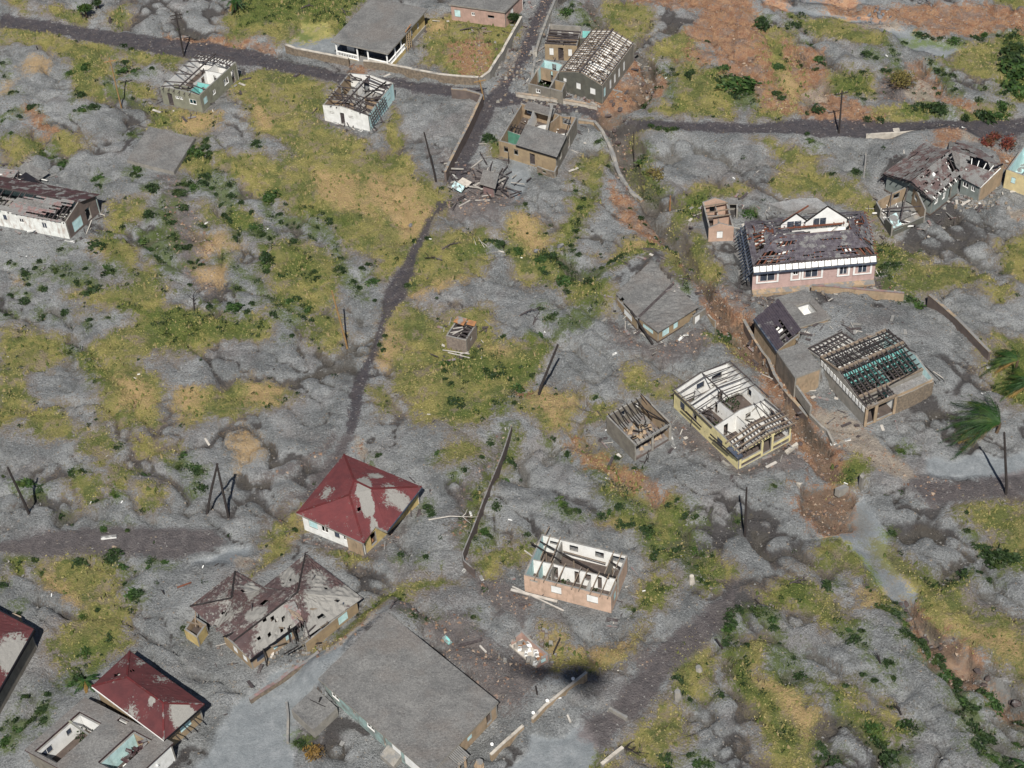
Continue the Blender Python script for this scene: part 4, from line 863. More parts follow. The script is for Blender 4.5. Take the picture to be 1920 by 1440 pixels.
# 8 roofless annex rooms
F=Fr((990,156),(1031,166),(1050,133),2.2)
b=bld('ruined_annex','low roofless grey annex with turquoise back room, left of the bare roof frame','ruin',F,'the low roofless annex',(1020,150))
room4(F,2.2,'grey','tan',b,ops={'f':[(.35,.55,.9,1.6,'frame')],'b':[(.3,.42,.1,1.9,None)]},jag=.12); floor(F,b); shrub_in(F,b,.45,.55,1.1)
F2=Fr((1030,165),(1054,172),(1061,154),2.1); room4(F2,2.1,'grey','ochre',b,jag=.08); floor(F2,b)
F3=Fr((1006,130),(1044,140),(1057,119),2.5); room4(F3,2.5,'grey','teal',b,skip=('f',),ops={'b':[(.35,.55,.1,2.1,None)],'r':[(.3,.6,.8,1.9,None)]},mats={'b':('grey','mint'),'l':('teal','mint')},jag=.25); floor(F3,b)
# 9 long barn at the left edge
F=Fr((-90,377),(122,417),(180,366),2.8)
b=bld('long_barn','long barn at the left edge with peeling white wall and broken maroon roof','barn',F,'the long white-walled barn',(90,395))
room4(F,2.8,'white','mint',b,ops={'f':[(.44,.47,1.2,2.1,'greyp'),(.58,.62,1.2,2,'frame'),(.78,.82,1.1,2,'louvre')],'r':[(.15,.45,.2,2,'mintp'),(.6,.75,.2,2.1,None)]},tops={'r':[(0,2.8),(.5,4),(1,2.8)],'l':[(0,2.8),(.5,4),(1,2.8)]},mats={'r':('brownwall','mint'),'f':(surf('peeling_white_plaster',(.78,.80,.77),(.6,.6,.57),stain=.75,stc=(.28,.17,.12)),'mint'),'b':('grey','mint')})
floor(F,b,'conc'); sheet([[F.p(-.01,.5,4.05),F.p(1.02,.5,4.05),F.p(1.02,1.05,2.75),F.p(-.01,1.05,2.75)]],b,'maroon',bumpy=.04)
boards([F.p(-.01,-.03,2.75),F.p(.97,-.03,2.75),F.p(.97,.5,4.0),F.p(-.01,.5,4.0)],b,'pinkbd',15,'roof_boards',.10,.03,[(.3,.66,.62,1.,),(.34,.48,.25,1),(.8,.98,.05,.35),(.9,1,.3,.7)],.2,.04)
sheet([[F.p(.5,.2,3.35),F.p(.8,.2,3.35),F.p(.8,.34,3.66),F.p(.5,.34,3.66)]],b,'ash_cover','ash_drift')
rafters(F,b,[((s,-.02,2.65),(s,.5,3.9)) for s in lerpn(22,.2,.99)],'wood',.1,.14,.15,.05,sag=.15); rafters(F,b,[((s,.5,3.9),(s,1,2.65)) for s in lerpn(14,.2,.99)],'wood',.1,.14,0,.05); beam(F,(0,.5,3.85),(1,.5,3.85),'wood',b,.14,.2,'ridge_beam'); clutter(F,b,30,m='white_in',s0=.4)
# 9b collapsed shed behind the barn
F=Fr((-30,330),(40,345),(80,318),1.2)
b=bld('collapsed_shed','collapsed shed of bent roof sheets and planks behind the long barn','shed',F,'the collapsed shed',(40,325))
boards([F.p(.1,.1,.3),F.p(.6,.1,.4),F.p(.6,.6,1.5),F.p(.1,.6,1.2)],b,'pinkbd',7,'roof_sheet',.05); sheet([[F.p(.5,.6,1.4),F.p(1.1,.5,.5),F.p(1.1,1.1,.5),F.p(.5,1.1,1.6)]],b,'ash_cover','ash_covered_sheet'); sheet([[F.p(.7,.35,.9),F.p(1.25,.2,.2),F.p(1.3,.5,.3),F.p(.75,.65,1.3)]],b,'black','dark_sheet')
rafters(F,b,[((random.uniform(-.2,.9),random.uniform(-.3,1),.2),(random.uniform(0,1.5),random.uniform(-.4,.8),random.uniform(.2,1.2))) for i in range(22)],'wood',.12,.14,0,name='plank'); rafters(F,b,[((random.uniform(-.2,.9),random.uniform(-.3,1),.3),(random.uniform(0,1.3),random.uniform(-.4,.8),random.uniform(.2,1))) for i in range(8)],'white_in',.12,.12,0,name='pale_plank')
# 10 small brick box
F=Fr((836,628.5),(873.5,638.5),(893,609),2.1)
b=bld('brick_hut','small grey brick hut with rusty sheet and collapsed slats on top','hut',F,'the rusty-topped hut',(865,630))
bm=surf('grey_brick',(.26,.215,.18),(.17,.14,.125),sc=4,stain=.4); room4(F,2.1,bm,'dgrey',b,ops={'r':[(.35,.55,1.0,1.6,None)]},tops={'f':[(0,2.0),(1,2.1)],'b':2.4}); floor(F,b,'dwood',.5); part(F,(.5,.05),(.55,.95),1.9,(),('wood','wood','conc'),b,.3)
rafters(F,b,[((.05,t,1.9),(.55,t+random.uniform(-.1,.1),2.05)) for t in lerpn(7,.1,.8)]+[((.55,t,1.9),(.97,t+random.uniform(-.1,.1),2.05)) for t in lerpn(5,.1,.9)],'wood',.12,.2,0,.1,name='slat'); rafters(F,b,[((.1,t,2.1),(.5,t+.2,2.2)) for t in (.2,.45)]+[((.3,.1,2.2),(.6,.5,2.3)),((-.1,-.25,.2),(1.2,-.1,.25)),((.2,-.3,.15),(1.3,-.3,.2)),((1.1,0,.2),(.8,-.3,.4))],'deadw',.10,.10,0,name='pale_plank')
sheet([[F.p(0,.72,2.45),F.p(.5,.72,2.25),F.p(.55,1.05,2.6),F.p(0,1.08,2.5)]],b,'rust','rusty_sheet',bumpy=.12); sheet([[F.p(.6,.82,2.3),F.p(1,.82,2.3),F.p(1,1.05,2.5),F.p(.6,1.05,2.5)]],b,'rust','rusty_sheet',bumpy=.1)
# 11 double ash roofed house
F=Fr((1155,560),(1195,603),(1262,535),1.6); Fb=Fr((1195,597),(1233,625),(1309,577),1.6)
b=bld('double_roofed_house','house under two ash-covered roof slopes meeting in a dark valley','house',F,'the twin-sloped ash-roofed house',(1230,575))
sheet([[G(1155,552,2.0),G(1196,596,1.5),G(1262,531,1.5),G(1222,488,2.0)]],b,'ash_cover',bumpy=.06,th=.12,holes=((1201,553,3,2.2),(1165,562,6,3)))
sheet([[G(1197,596,1.5),G(1234,624,1.8),G(1310,576,1.8),G(1264,532,1.5)]],b,'ash_cover',bumpy=.06,th=.12,holes=((1268,572,3,2),))
mb=MB(); mb.bar(G(1195.5,596.5,1.6),G(1263,531.5,1.6),.35,.05); mb.build('valley_gutter','wood',b)
wall(F,(.04,.03),(.96,.03),1.45,[(.35,.75,.3,1.3,'white')],('ochre','white_in','conc'),b); wall(F,(.05,.03),(.05,.95),1.8,[(.08,.25,.2,1.5,None)],('ochre','ochre','conc'),b)
wall(Fb,(.05,.04),(.95,.04),1.45,[(.2,.75,.6,1.3,'mintp')],('ochre','white_in','conc'),b); wall(Fb,(.95,.04),(.95,.95),1.65,[(.1,.28,.3,1.4,'mintp'),(.4,.52,.4,1.4,'mintp')],('ochre','white_in','conc'),b); floor(F,b); floor(Fb,b)
mb=MB(); mb.bar(G(1150,545,.3),G(1146,580,.3),.1); mb.bar(G(1183,583,1.9),G(1224,645,.2),.25,.18); mb.build('fallen_fascia','dwood',b)
wall(Fb,(1.25,.75),(1.25,1.05),1.9,[(.1,.5,.3,1.7,'white')],('grey','grey','conc'),b,'outer_wall'); wall(Fb,(1.3,1.1),(1.75,1.05),1.2,(),('tan','grey','conc'),b,'outer_wall',jag=.5)
# 12 small pink roofless house
F=Fr((1329,426.5),(1376,424.5),(1363,375.5),2.3)
b=bld('roofless_cottage','narrow pink roofless cottage with gable walls left of the big boarded roof','cottage',F,'the narrow pink roofless cottage',(1350,405))
pk=surf('peach_plaster',(.50,.35,.27),(.40,.28,.22),stain=.25); room4(F,2.3,pk,'salmon',b,ops={'f':[(.33,.57,.4,1.6,'white')],'b':[(.45,.7,.5,1.5,None)],'r':[(.3,.42,.6,1.7,None)]},tops={'f':[(0,2.2),(.45,2.9),(1,2.2)],'b':[(0,2.2),(.5,2.9),(1,2.2)]},mats={'l':('bluemetal',pk),'f':(pk,pk),'b':(pk,pk)}); floor(F,b)
part(F,(.03,.45),(.97,.5),2.2,[(.1,.3,.1,1.9,None)],(pk,pk,'conc'),b,.2); part(F,(.5,.03),(.52,.97),1.9,[(.3,.45,.1,1.9,None)],(pk,pk,'conc'),b,.2); rafters(F,b,[((.02,t,2.3),(.98,t+.06,2.5)) for t in (.35,.55,.8)],'tanwood',.1,.14,0)
F2=Fr((1366,392),(1384,392),(1383,372),1.7); room4(F2,1.7,'conc','conc',b,skip=('f',),jag=.3); slab(Sub(F2,0,1,.5,1),b,1.7,oh=.05,res=.3,th=.12)
# 13 boarded institution
F=Fr((1412,507.5),(1643,487),(1620,400),3.6)
b=bld('boarded_roof_hall','largest hall with grey board roof, pale pink front wall and white gables behind','hall',F,'the board-roofed hall',(1520,450))
pkw=surf('pale_pink_render',(.50,.36,.33),(.42,.30,.28),stain=.2); ops=[(.06,.18,1.7,2.9,'louvre'),(.33,.37,2.2,2.9,'frame'),(.43,.53,1.7,2.9,'louvre'),(.71,.77,1.7,2.9,'louvre'),(.86,.93,1.7,2.9,'louvre')]
room4(F,3.6,pkw,'white_in',b,ops={'f':ops},mats={'r':('grey','white_in'),'l':('bluemetal','white_in'),'b':('grey','white_in')}); floor(F,b)
A=[0,1]
mb=MB()
for s0,s1 in ((.03,.21),(.31,.39),(.4,.57),(.69,.79),(.82,.97)):
    for za,zb in ((1.45,1.62),(2.98,3.1)): mb.bar(F.p(s0,-.012,(za+zb)/2),F.p(s1,-.012,(za+zb)/2),.06,zb-za)
    for s in (s0,s1): mb.bar(F.p(s+.006*(1 if s==s0 else -1),-.012,1.5),F.p(s+.006*(1 if s==s0 else -1),-.012,3.1),.06,.25)
mb.build('window_surround','whitep',b)
sheet([[F.p(.0,-.035,3.55),F.p(1.0,-.035,3.55),F.p(1.0,.03,4.05),F.p(.0,.03,4.05)]],b,'whitep','eave_lining',bumpy=0,res=1)
rafters(F,b,[((s,-.05,3.52),(s,.05,4.22)) for s in lerpn(20,.0,1)],'dwood',.09,.12,0,.01,name='rafter_tail'); beam(F,(0,-.055,3.5),(1,-.055,3.5),'bluemetal',b,.2,.16,'gutter'); beam(F,(0,.03,4.15),(1,.03,4.15),'wood',b,.2,.14,'fascia')
R0,R1=(.22,.42),(.82,.42)   # ridge ends in frame fractions
e=F.p; boards([e(0,.02,4.05),e(1,.02,4.05),e(R1[0],R1[1],5.6),e(R0[0],R0[1],5.6)],b,'greywood',24,'roof_boards',.03,.03,[(.05,.25,.35,.5),(.02,.18,.05,.3),(.22,.30,.12,.2),(.4,.48,.2,.25),(.52,.6,.1,.17),(.74,.84,.18,.45),(.86,.98,.05,.35),(.1,.3,.62,.8),(.3,.34,.03,.1),(.67,.7,.3,.34)],.14,.06)
boards([e(0,1,4.0),e(0,.02,4.05),e(R0[0],R0[1],5.6),e(R0[0],.62,5.6)],b,'greywood',14,'roof_boards',.12,.03,[(.3,.8,.2,.6),(.2,.4,.5,.9)],.14,.05)
boards([e(1,.02,4.05),e(1,1,4.0),e(R1[0],.62,5.6),e(R1[0],R1[1],5.6)],b,'greywood',14,'roof_boards',.10,.03,[(.6,.9,.3,.7),(.1,.25,.1,.5)],.14,.05)
boards([e(1,1,4.0),e(.0,1,4.0),e(R0[0],.72,5.0),e(R1[0],.72,5.0)],b,'greywood',8,'roof_boards',.15,.03,[(.25,.6,.2,1.)],.14,.05)
boards([e(R0[0],R0[1],5.55),e(.45,R0[1],5.55),e(.45,.66,4.9),e(R0[0],.66,4.9)],b,'greywood',8,'roof_boards',.1,.03,[(.5,1,.4,1)],.2)
rafters(F,b,[((s,.02,3.95),(R0[0]+(R1[0]-R0[0])*s,.42,5.45)) for s in lerpn(19,0.02,.98)],'redwood',.12,.16,.05,.03)
rafters(F,b,[((0,t,3.95),(R0[0],.42+.2*t,5.45)) for t in lerpn(9,0.06,.96)]+[((1,t,3.95),(R1[0],.42+.2*t,5.45)) for t in lerpn(9,0.06,.96)]+[((s,1,3.9),(s,.66,4.9)) for s in lerpn(12,0.06,.96)],'redwood',.12,.16,.05,.03)
rafters(F,b,[((.25,.66,4.9),(.78,.66,4.9)),((.22,.42,5.5),(.82,.42,5.5)),((.3,.8,4.9),(.52,.97,5.9))],'redwood',.14,.2,0,name='purlin')
def gable(s0,s1,t,z0,zp,op):
    wall(F,(s0,t),(s1,t),[(0,z0),(.5,zp),(1,z0)],[op],('whitep','whitep','whitep'),b,'gable_wall')
gable(.28,.52,.74,5.0,6.5,(.2,.7,4.3,5.4,'louvre')); gable(.48,.82,.72,5.1,7.4,(.18,.5,4.4,5.7,'louvre')); rafters(F,b,[((.27,.735,5.0),(.4,.735,6.6)),((.4,.735,6.6),(.5,.73,5.2)),((.47,.715,5.1),(.65,.715,7.5)),((.65,.715,7.5),(.83,.715,5.1))],'dwood',.12,.16,0,.0,name='verge_board')
part(F,(.32,.60),(.7,.60),4.9,[(.3,.5,3.4,4.6,None)],('whitep','white_in','conc'),b); part(F,(.62,.42),(.74,.6),5.0,(),('whitep','whitep','conc'),b); sheet([[e(.66,.46,4.4),e(.8,.46,4.4),e(.8,.62,4.5),e(.66,.62,4.5)]],b,'whitep','ceiling_panel',bumpy=.03); sheet([[e(.22,.2,4.3),e(.28,.2,4.5),e(.29,.35,4.6),e(.23,.35,4.4)]],b,'whitep','ceiling_panel',bumpy=.02); sheet([[e(.76,.15,4.1),e(.81,.15,4.1),e(.81,.35,4.3),e(.76,.35,4.3)]],b,'whitep','ceiling_panel',bumpy=.02)
sheet([[e(.12,.12,3.9),e(.26,.12,3.9),e(.26,.24,3.9),e(.12,.24,3.9)]],b,'salmon','ceiling_panel',bumpy=.02)
rafters(F,b,[((.33+i*.045,.605,4.2),(.33+i*.045,.605,5.0)) for i in range(9)],'dwood',.08,.1,0,name='stud')
mb=MB()   # collapsed gutter frame along the left side
for z in (3.3,2.2): mb.bar(F.p(-.03,-.04,z),F.p(-.035,.95,z+.1),.14,.14)
for t in lerpn(16,-.03,.93): mb.bar(F.p(.0,t,3.9),F.p(-.075,t,2.5),.09,.1)
mb.build('hanging_gutter_frame','bluemetal',b); mb=MB()
for t in lerpn(14,.05,1): mb.bar(F.p(1,t,3.9),F.p(1.03,t,3.5),.08,.1)
mb.build('eave_brackets','redwood',b)
mb=MB(); mb.hexa([F.p(0,-.1,-.5),F.p(1.0,-.1,-.5),F.p(1.0,-.002,-.5),F.p(0,-.002,-.5)],[F.p(0,-.1,.35),F.p(1.,-.1,.35),F.p(1.,-.002,.4),F.p(0,-.002,.4)]); mb.build('plinth','tan',b)
mb=MB(); q=[G(1376,475,1.2),G(1400,507,1.2),G(1409,503,1.2),G(1396,470,1.2)]; mb.hexa([p-Vector((0,0,1.6)) for p in q],q); mb.build('landing','ash_cover',b)
F2=Fr((1440,384),(1478,392),(1551,388),.6)
b=bld('floor_slab','bare ash-covered floor slab behind the hall with the board roof','slab',F2,'the bare slab behind the hall',(1500,380))
q=[G(1441,382,.55),G(1478,396,.55),G(1556,389,.55),G(1532,371,.55),G(1496,372,.55)]; mb=MB(); mb.add([p-Vector((0,0,1)) for p in q]+q,[(4,3,2,1,0),(5,6,7,8,9)]+[(i,(i+1)%5,5+(i+1)%5,5+i) for i in range(5)]); mb.build('slab','ash_pale',b)
# 14 shingled ruin on the right
F=Fr((1659,327),(1749,376),(1802,335),2.6)
b=bld('shingled_house','large L-shaped house with decaying brown shingles and gaps at the eaves','house',F,'the decaying shingled house',(1755,325))
rA,rB=G(1708,340,4.4),G(1783,281,4.4)
boards([G(1749,377,2.6),G(1803,334,2.6),rB,rA],b,'brownbd',22,'roof_boards',.05,.03,[(0,1,0,.12),(.8,1,.3,.9),(.3,.36,.42,.5)],.12,.09,sag=.12)
boards([rA,rB,G(1735,267,2.6),G(1656,327,2.6)],b,'brownbd',20,'roof_boards',.05,.03,(),.12,.09,sag=.35)
rC=G(1877,312,4.0); boards([G(1803,334,2.6),G(1838,352,2.6),rC,rB],b,'brownbd',14,'roof_boards',.04,.03,[(.3,.95,.72,.97)],.25,.08,sag=.1)
boards([rB,rC,G(1845,285,2.6),G(1795,262,2.6)],b,'brownbd',10,'roof_boards',.1,.03,(),.2)
sheet([[G(1783,281,4.5),G(1800,290,4.2),G(1800,320,3.5),G(1792,312,3.9)]],b,'ash_cover','ash_drift',bumpy=.08); sheet([[G(1778,282,4.3),G(1840,288,2.7),G(1810,262,1.2),G(1780,262,1.6)]],b,'ash_cover','ash_drift',bumpy=.1)
for i in range(12):
    k=i/11; mb=MB(); mb.bar(G(1749,377,2.5).lerp(G(1803,334,2.5),k),rA.lerp(rB,k)-Vector((0,0,.3)),.1,.14); mb.build('rafter','white_in' if i%2 else 'wood',b)
for i in range(8):
    k=i/7; mb=MB(); mb.bar(G(1803,334,2.5).lerp(G(1838,352,2.5),k),rB.lerp(rC,k)-Vector((0,0,.28)),.09,.12); mb.build('rafter','white_in',b)
for i in range(10):
    k=i/9; q=(G(1656,327,2.5).lerp(rA,k*2) if k<.5 else rA.lerp(G(1749,377,2.5),k*2-1)); d=(rA-rB).normalized()*.5; mb=MB(); mb.bar(q-d*.4,q+d,.12,.1); mb.build('rafter_tail','dwood',b)
mb=MB(); mb.bar(G(1656,327,2.45),rA-Vector((0,0,.15)),.1,.3); mb.bar(rA-Vector((0,0,.15)),G(1749,377,2.45),.1,.3); mb.build('bargeboard','black',b)
wt=surf('grey_teal_plaster',(.22,.25,.24),(.16,.18,.17),stain=.3)
wall(F,(.03,.05),(.97,.05),[(0,2.4),(.5,3.9),(1,2.4)],(),(wt,'grey','conc'),b); wall(F,(.96,.05),(.96,.98),2.4,[(.1,.22,1.2,2.1,'frame'),(.4,.5,1,2.1,'frame'),(.65,.75,.1,2.1,None)],(wt,'grey','conc'),b); wall(F,(.03,.05),(.03,1),2.3,(),('grey','grey','conc'),b)
F2=Fr((1803,334),(1838,352),(1880,318),2.4); wall(F2,(0,.03),(1,.03),2.4,[(.1,.4,1.2,2.1,'frame'),(.55,.75,1.2,2.1,'frame')],(wt,'grey','conc'),b); wall(F2,(1,0),(1,1),[(0,2.4),(.8,3.8),(1,3.4)],(),('tan','grey','conc'),b); floor(F,b)
mb=MB(); mb.bar(G(1862,316,4.0),G(1880,308,4.1),.2,.2); mb.build('ridge_cap','black',b); mb=MB(); q=[G(1745,329,3.75),G(1750,334,3.6),G(1754,328,3.8),G(1749,323,3.9)]; mb.hexa(q,[p+Vector((0,0,.15)) for p in q]); mb.build('skylight','whitep',b)
F=Fr((1643,372),(1673,418),(1737,391),2.2)
b=bld('ruined_outbuilding','roofless grey gabled outbuilding in front of the decaying shingled house','outbuilding',F,'the roofless gabled outbuilding',(1690,385))
room4(F,2.2,'dgrey','tan',b,ops={'l':[(.3,.5,.9,1.8,None)],'b':[(.45,.62,1.4,2.2,'frame'),(.75,.95,.6,1.7,None)],'f':[(.3,.6,.3,1.4,None)]},tops={'b':[(0,2.1),(.55,3.2),(1,2.1)],'f':[(0,1.8),(.5,1.5),(1,1.9)],'r':1.0,'l':[(0,2.3),(1,2)]},mats={'b':('tan','tan')},jag=.25); floor(F,b,'conc')
rafters(F,b,[((.0,.45,2.2),(.6,.1,1.5)),((.3,.05,1.5),(.9,.9,2.4)),((.1,.9,2.5),(.9,.3,1.3)),((.5,.2,.6),(1.1,.7,.5))],'wood',.14,.14,0,name='fallen_beam'); clutter(F,b,24,m='white_in'); sheet([[F.p(.55,.12,1.1),F.p(1,.1,.6),F.p(1,.35,.6),F.p(.55,.35,1.2)]],b,'mint','roof_sheet'); sheet([[F.p(.2,.2,.4),F.p(.7,.2,.3),F.p(.7,.8,.4),F.p(.2,.8,.7)]],b,'ash_cover','ash_drift')
# 15 yellow house at the right edge
F=Fr((1887,318),(1945,339),(1978,292),2.9)
b=bld('roofless_house','pale yellow house with pale blue rooms cut off by the right edge','house',F,'the yellow house at the right edge',(1915,330))
room4(F,2.9,surf('pale_yellow_plaster',(.62,.52,.29),(.52,.43,.25),stain=.3),'mint',b,ops={'f':[(.2,.34,1.1,2.1,'mintp'),(.75,.9,1,2,'white')]}); floor(F,b,'mint'); part(F,(.5,.03),(.5,.97),2.6,(),('mint','mint','conc'),b)
# 16 dark boarded lean-to and ash terraces
F=Fr((1416,597),(1458,655),(1500,624),3.2)
b=bld('lean_to_house','tall ochre-walled house with steep dark board roof above the red gully','house',F,'the dark-boarded gully house',(1460,620))
room4(F,3.0,'ochre','tan',b,mats={'f':('tan','grey')},tops={'b':3.6,'f':[(0,3),(1,3.0)]}); floor(F,b,'ash_cover',1.6)
wall(F,(0,0),(1,0),3,(),('ochre','grey','conc'),b) if 0 else None
boards([F.p(0,-.03,3.25),F.p(1.02,-.03,3.2),F.p(1.02,1.03,3.7),F.p(0,1.03,3.8)],b,surf('purple_boards',(.06,.05,.062),(.04,.034,.045),sc=2,stain=.2,ash=.1),14,'roof_boards',.03,.04,[(.5,.65,.35,.65),(.72,.95,.3,.65),(.2,.3,.55,.75)],.35,.04)
sheet([[F.p(.52,.3,2.9),F.p(.66,.3,2.9),F.p(.66,.6,3),F.p(.52,.6,3)]],b,'whitep','ceiling_panel'); rafters(F,b,[((s,0,3.1),(s,1,3.55)) for s in lerpn(9,.03,.97)],'wood',.1,.14,0,.02); mb=MB(); mb.bar(F.p(0,-.04,3.1),F.p(1.03,-.04,3.05),.3,.3); mb.build('gutter','bluemetal',b)
F=Fr((1453,560),(1498,613),(1556,596),3.1)
b=bld('courtyard_house','ash-buried flat roof with one square hole showing a white room','house',F,'the ash roof with the square hole',(1505,575))
slab(F,b,3.15,holes=((.38,.72,.38,.82),),oh=.1,bump=.12); room4(F,2.9,'tan','white_in',b); room4(Sub(F,.38,.72,.38,.82),2.9,'grey','white_in',b,mats={'b':('grey','whitep')}); floor(F,b,'floor')
mb=MB(); leaves(mb,F.p(.66,.72,.4),.6,50); mb.build('weeds','leaf_dry',b); mb=MB(); q=[F.p(.42,.45,.5),F.p(.6,.45,.4),F.p(.6,.75,2.2),F.p(.42,.75,2.3)]; mb.hexa(q,[p+Vector((0,0,.08)) for p in q]); mb.build('fallen_panel','whitep',b)
F=Fr((1457,659),(1491,708),(1540,690),3.2)
b=bld('terrace_block','high retaining block with flat ash-covered top above the red gully bend','terrace',F,'the high ash-topped terrace block',(1495,680))
slab(F,b,3.2,oh=.02,bump=.1); room4(F,3.0,'tan','grey',b,mats={'f':(surf('weathered_tan_wall',(.22,.18,.145),(.13,.115,.10),stain=.5),'grey')})
mb=MB(); mb.bar(G(1490,728,1.0),G(1520,770,.8),.25,1.6); mb.build('wing_wall','conc',b)
# 17 house with gridded open roof
F=Fr((1539,671),(1626,765),(1751,710),3.0)
b=bld('open_grid_roof_house','big house with open grid of roof timbers over turquoise and white rooms','house',F,'the open timber grid roof',(1645,690))
mi={'f':('conc','white_in'),'b':('conc','mint'),'l':('conc','white_in'),'r':('tan','conc')}
room4(F,3,'conc','white_in',b,mats=mi,ops={'r':[(.0,.14,.1,2.6,None),(.16,.42,.1,2.6,None)]},tops={'f':[(0,3),(.37,3.9),(.8,3),(1,2.9)],'b':[(0,3),(.37,3.9),(.8,3),(1,2.9)]}); floor(F,b,'floor')
part(F,(.37,.02),(.37,.98),3.0,[(.2,.28,.1,2,None),(.6,.68,.1,2,None)],('teal','white_in','conc'),b); part(F,(.8,.02),(.8,.98),2.8,[(.3,.5,.1,2,None)],('conc','conc','conc'),b); part(F,(.38,.5),(.79,.52),2.9,[(.3,.42,.1,2,None)],('teal','teal','conc'),b); part(F,(.02,.5),(.36,.5),2.8,(),('white_in','white_in','conc'),b); part(F,(.38,.96),(.79,.96),2.9,(),('teal','teal','conc'),b,th=.1); part(F,(.375,.02),(.375,.49),2.9,(),('teal','teal','conc'),b,th=.08)
zr=lambda s: 3.0+.9*(s/.37) if s<.37 else (3.9-.9*(s-.37)/.43 if s<.8 else 3.0-.1*(s-.8)/.2)
for (s0,s1,ts) in ((0,.37,lerpn(15,.01,.99)),(.37,.8,lerpn(15,.01,.99)),(.8,1,lerpn(7,.01,.42))): rafters(F,b,[((s0,t,zr(s0)+.12),(s1,t,zr(s1)+.12)) for t in ts],'wood',.12,.16,.05,.04)
rafters(F,b,[((s,0,zr(s)+.2),(s,1,zr(s)+.2)) for s in (.06,.13,.2,.28,.44,.51,.58,.65,.73)]+[((s,0,3.15),(s,.43,3.15)) for s in (.87,.93)],'dwood',.10,.10,0,name='purlin')
rafters(F,b,[((s,0.02,2.6),(s,.98,2.6)) for s in (.1,.2,.46,.55,.64,.72)]+[((0.02,t,2.5),(.36,t,2.5)) for t in (.2,.35,.65,.8)]+[((.38,t,2.5),(.79,t,2.5)) for t in (.1,.2,.3,.4,.6,.7,.8,.9)],'dwood',.09,.12,0,name='ceiling_joist')
for s in (0,.37,.8): beam(F,(s,0,zr(s)+.05),(s,1,zr(s)+.05),'tanwood',b,.28,.25,'beam')
beam(F,(1,0,3),(1,.44,3),'tanwood',b,.25,.25,'beam'); beam(F,(0,0,3.1),(.37,0,4),'tanwood',b,.2,.2,'beam')
F2=Sub(F,.82,1,.46,1); slab(F2,b,2.3,'ash_pale',oh=.0,bump=.12,res=.4); wall(F,(1,.46),(1,1),2.7,(),('stone','conc','conc'),b,'stone_wall',jag=.2); wall(F,(.82,.46),(1,.46),2.7,(),('white_in','conc','conc'),b,'wall')
mb=MB(); mb.bar(F.p(.86,.44,3.6),F.p(.78,.98,3.1),.12); mb.build('fallen_beam','dwood',b); mb=MB(); mb.bar(F.p(.0,1.03,3),F.p(1.05,1.06,2.8),.08); mb.bar(F.p(.4,1.03,3),F.p(.5,1.1,2.8),.08); mb.build('loose_purlin','dwood',b)
for t in (.0,.14,.43): post(F,1,t,0,2.9,'tan',b,.3)
F3=Fr((1516,655),(1540,672),(1603,640),2.9); room4(F3,2.8,'conc','white_in',b,skip=('r',)); floor(F3,b); rafters(F3,b,[((0,t,2.95),(1,t,3.1)) for t in lerpn(9,.02,.98)]+[((s,0,3.15),(s,1,3.15)) for s in (.02,.35,.65)],'wood',.11,.14,0,.03)
mb=MB(); q0=[F.p(.02,-.012,2.95),F.p(.98,-.012,2.9)]
for i in range(14): a=q0[0].lerp(q0[1],i/14+.01); c=q0[0].lerp(q0[1],(i+.82)/14); mb.bar(a-Vector((0,0,.45)),c-Vector((0,0,.45)),.05,.8)
mb.build('white_wall_panels','whitep',b)
# 18 yellow roofless house
F=Fr((1264,730),(1385,847),(1487,792),2.9)
b=bld('roofless_house','yellow roofless house with bright white rooms, dark floors and open front porch','house',F,'the yellow roofless house',(1375,775))
room4(F,2.9,'yellow','white_in',b,ops={'f':[(.1,.17,1,2.1,'greyp'),(.3,.36,1,2.2,None),(.68,.76,.9,2.1,'greyp')],'r':[(.04,.42,1.0,2.45,None),(.46,.62,.1,2.45,None),(.66,.97,1.0,2.45,None),(.04,.42,.0,.55,None),(.66,.97,0,.55,None)],'b':[(.0,.18,1,2.45,None),(.25,.32,1,2.2,None),(.6,.66,.9,2.1,None)],'l':[(.1,.3,1,2,None),(.45,.6,1,2,'greyp')]},tops={'r':[(0,2.8),(.52,3.4),(1,2.8)],'l':[(0,2.8),(.5,3.5),(1,2.8)]})
floor(F,b)
part(F,(.84,.02),(.84,.98),[(0,2.7),(.5,3.3),(1,2.7)],[(.2,.3,.1,2.1,None),(.6,.7,.1,2.1,None)],('white_in','yellow','conc'),b); part(F,(.6,.02),(.6,.98),[(0,2.6),(.5,3.2),(1,2.6)],[(.2,.28,.1,2.1,'door'),(.62,.72,1.2,2,None)],('white_in','white_in','conc'),b); part(F,(.22,.02),(.22,.98),[(0,2.6),(.5,3.3),(1,2.6)],[(.55,.65,.1,2.1,None)],('white_in','white_in','conc'),b)
part(F,(.6,.45),(.84,.45),2.5,(),('white_in','white_in','conc'),b); part(F,(.22,.42),(.6,.45),2.5,[(.2,.3,.1,2,None)],('white_in','white_in','conc'),b,.2); part(F,(.08,.3),(.22,.3),2.5,(),('white_in','white_in','conc'),b)
rafters(F,b,[((s,-.02,2.95),(s,.5,3.55)) for s in lerpn(7,.01,.4)],'wood',.07,.11,.1,.08,sag=.15); rafters(F,b,[((s,1.02,2.95),(s,.5,3.55)) for s in lerpn(7,.01,.4)],'wood',.07,.11,.05,.08); beam(F,(.0,.5,3.5),(.42,.5,3.5),'wood',b,.1,.16,'ridge_beam')
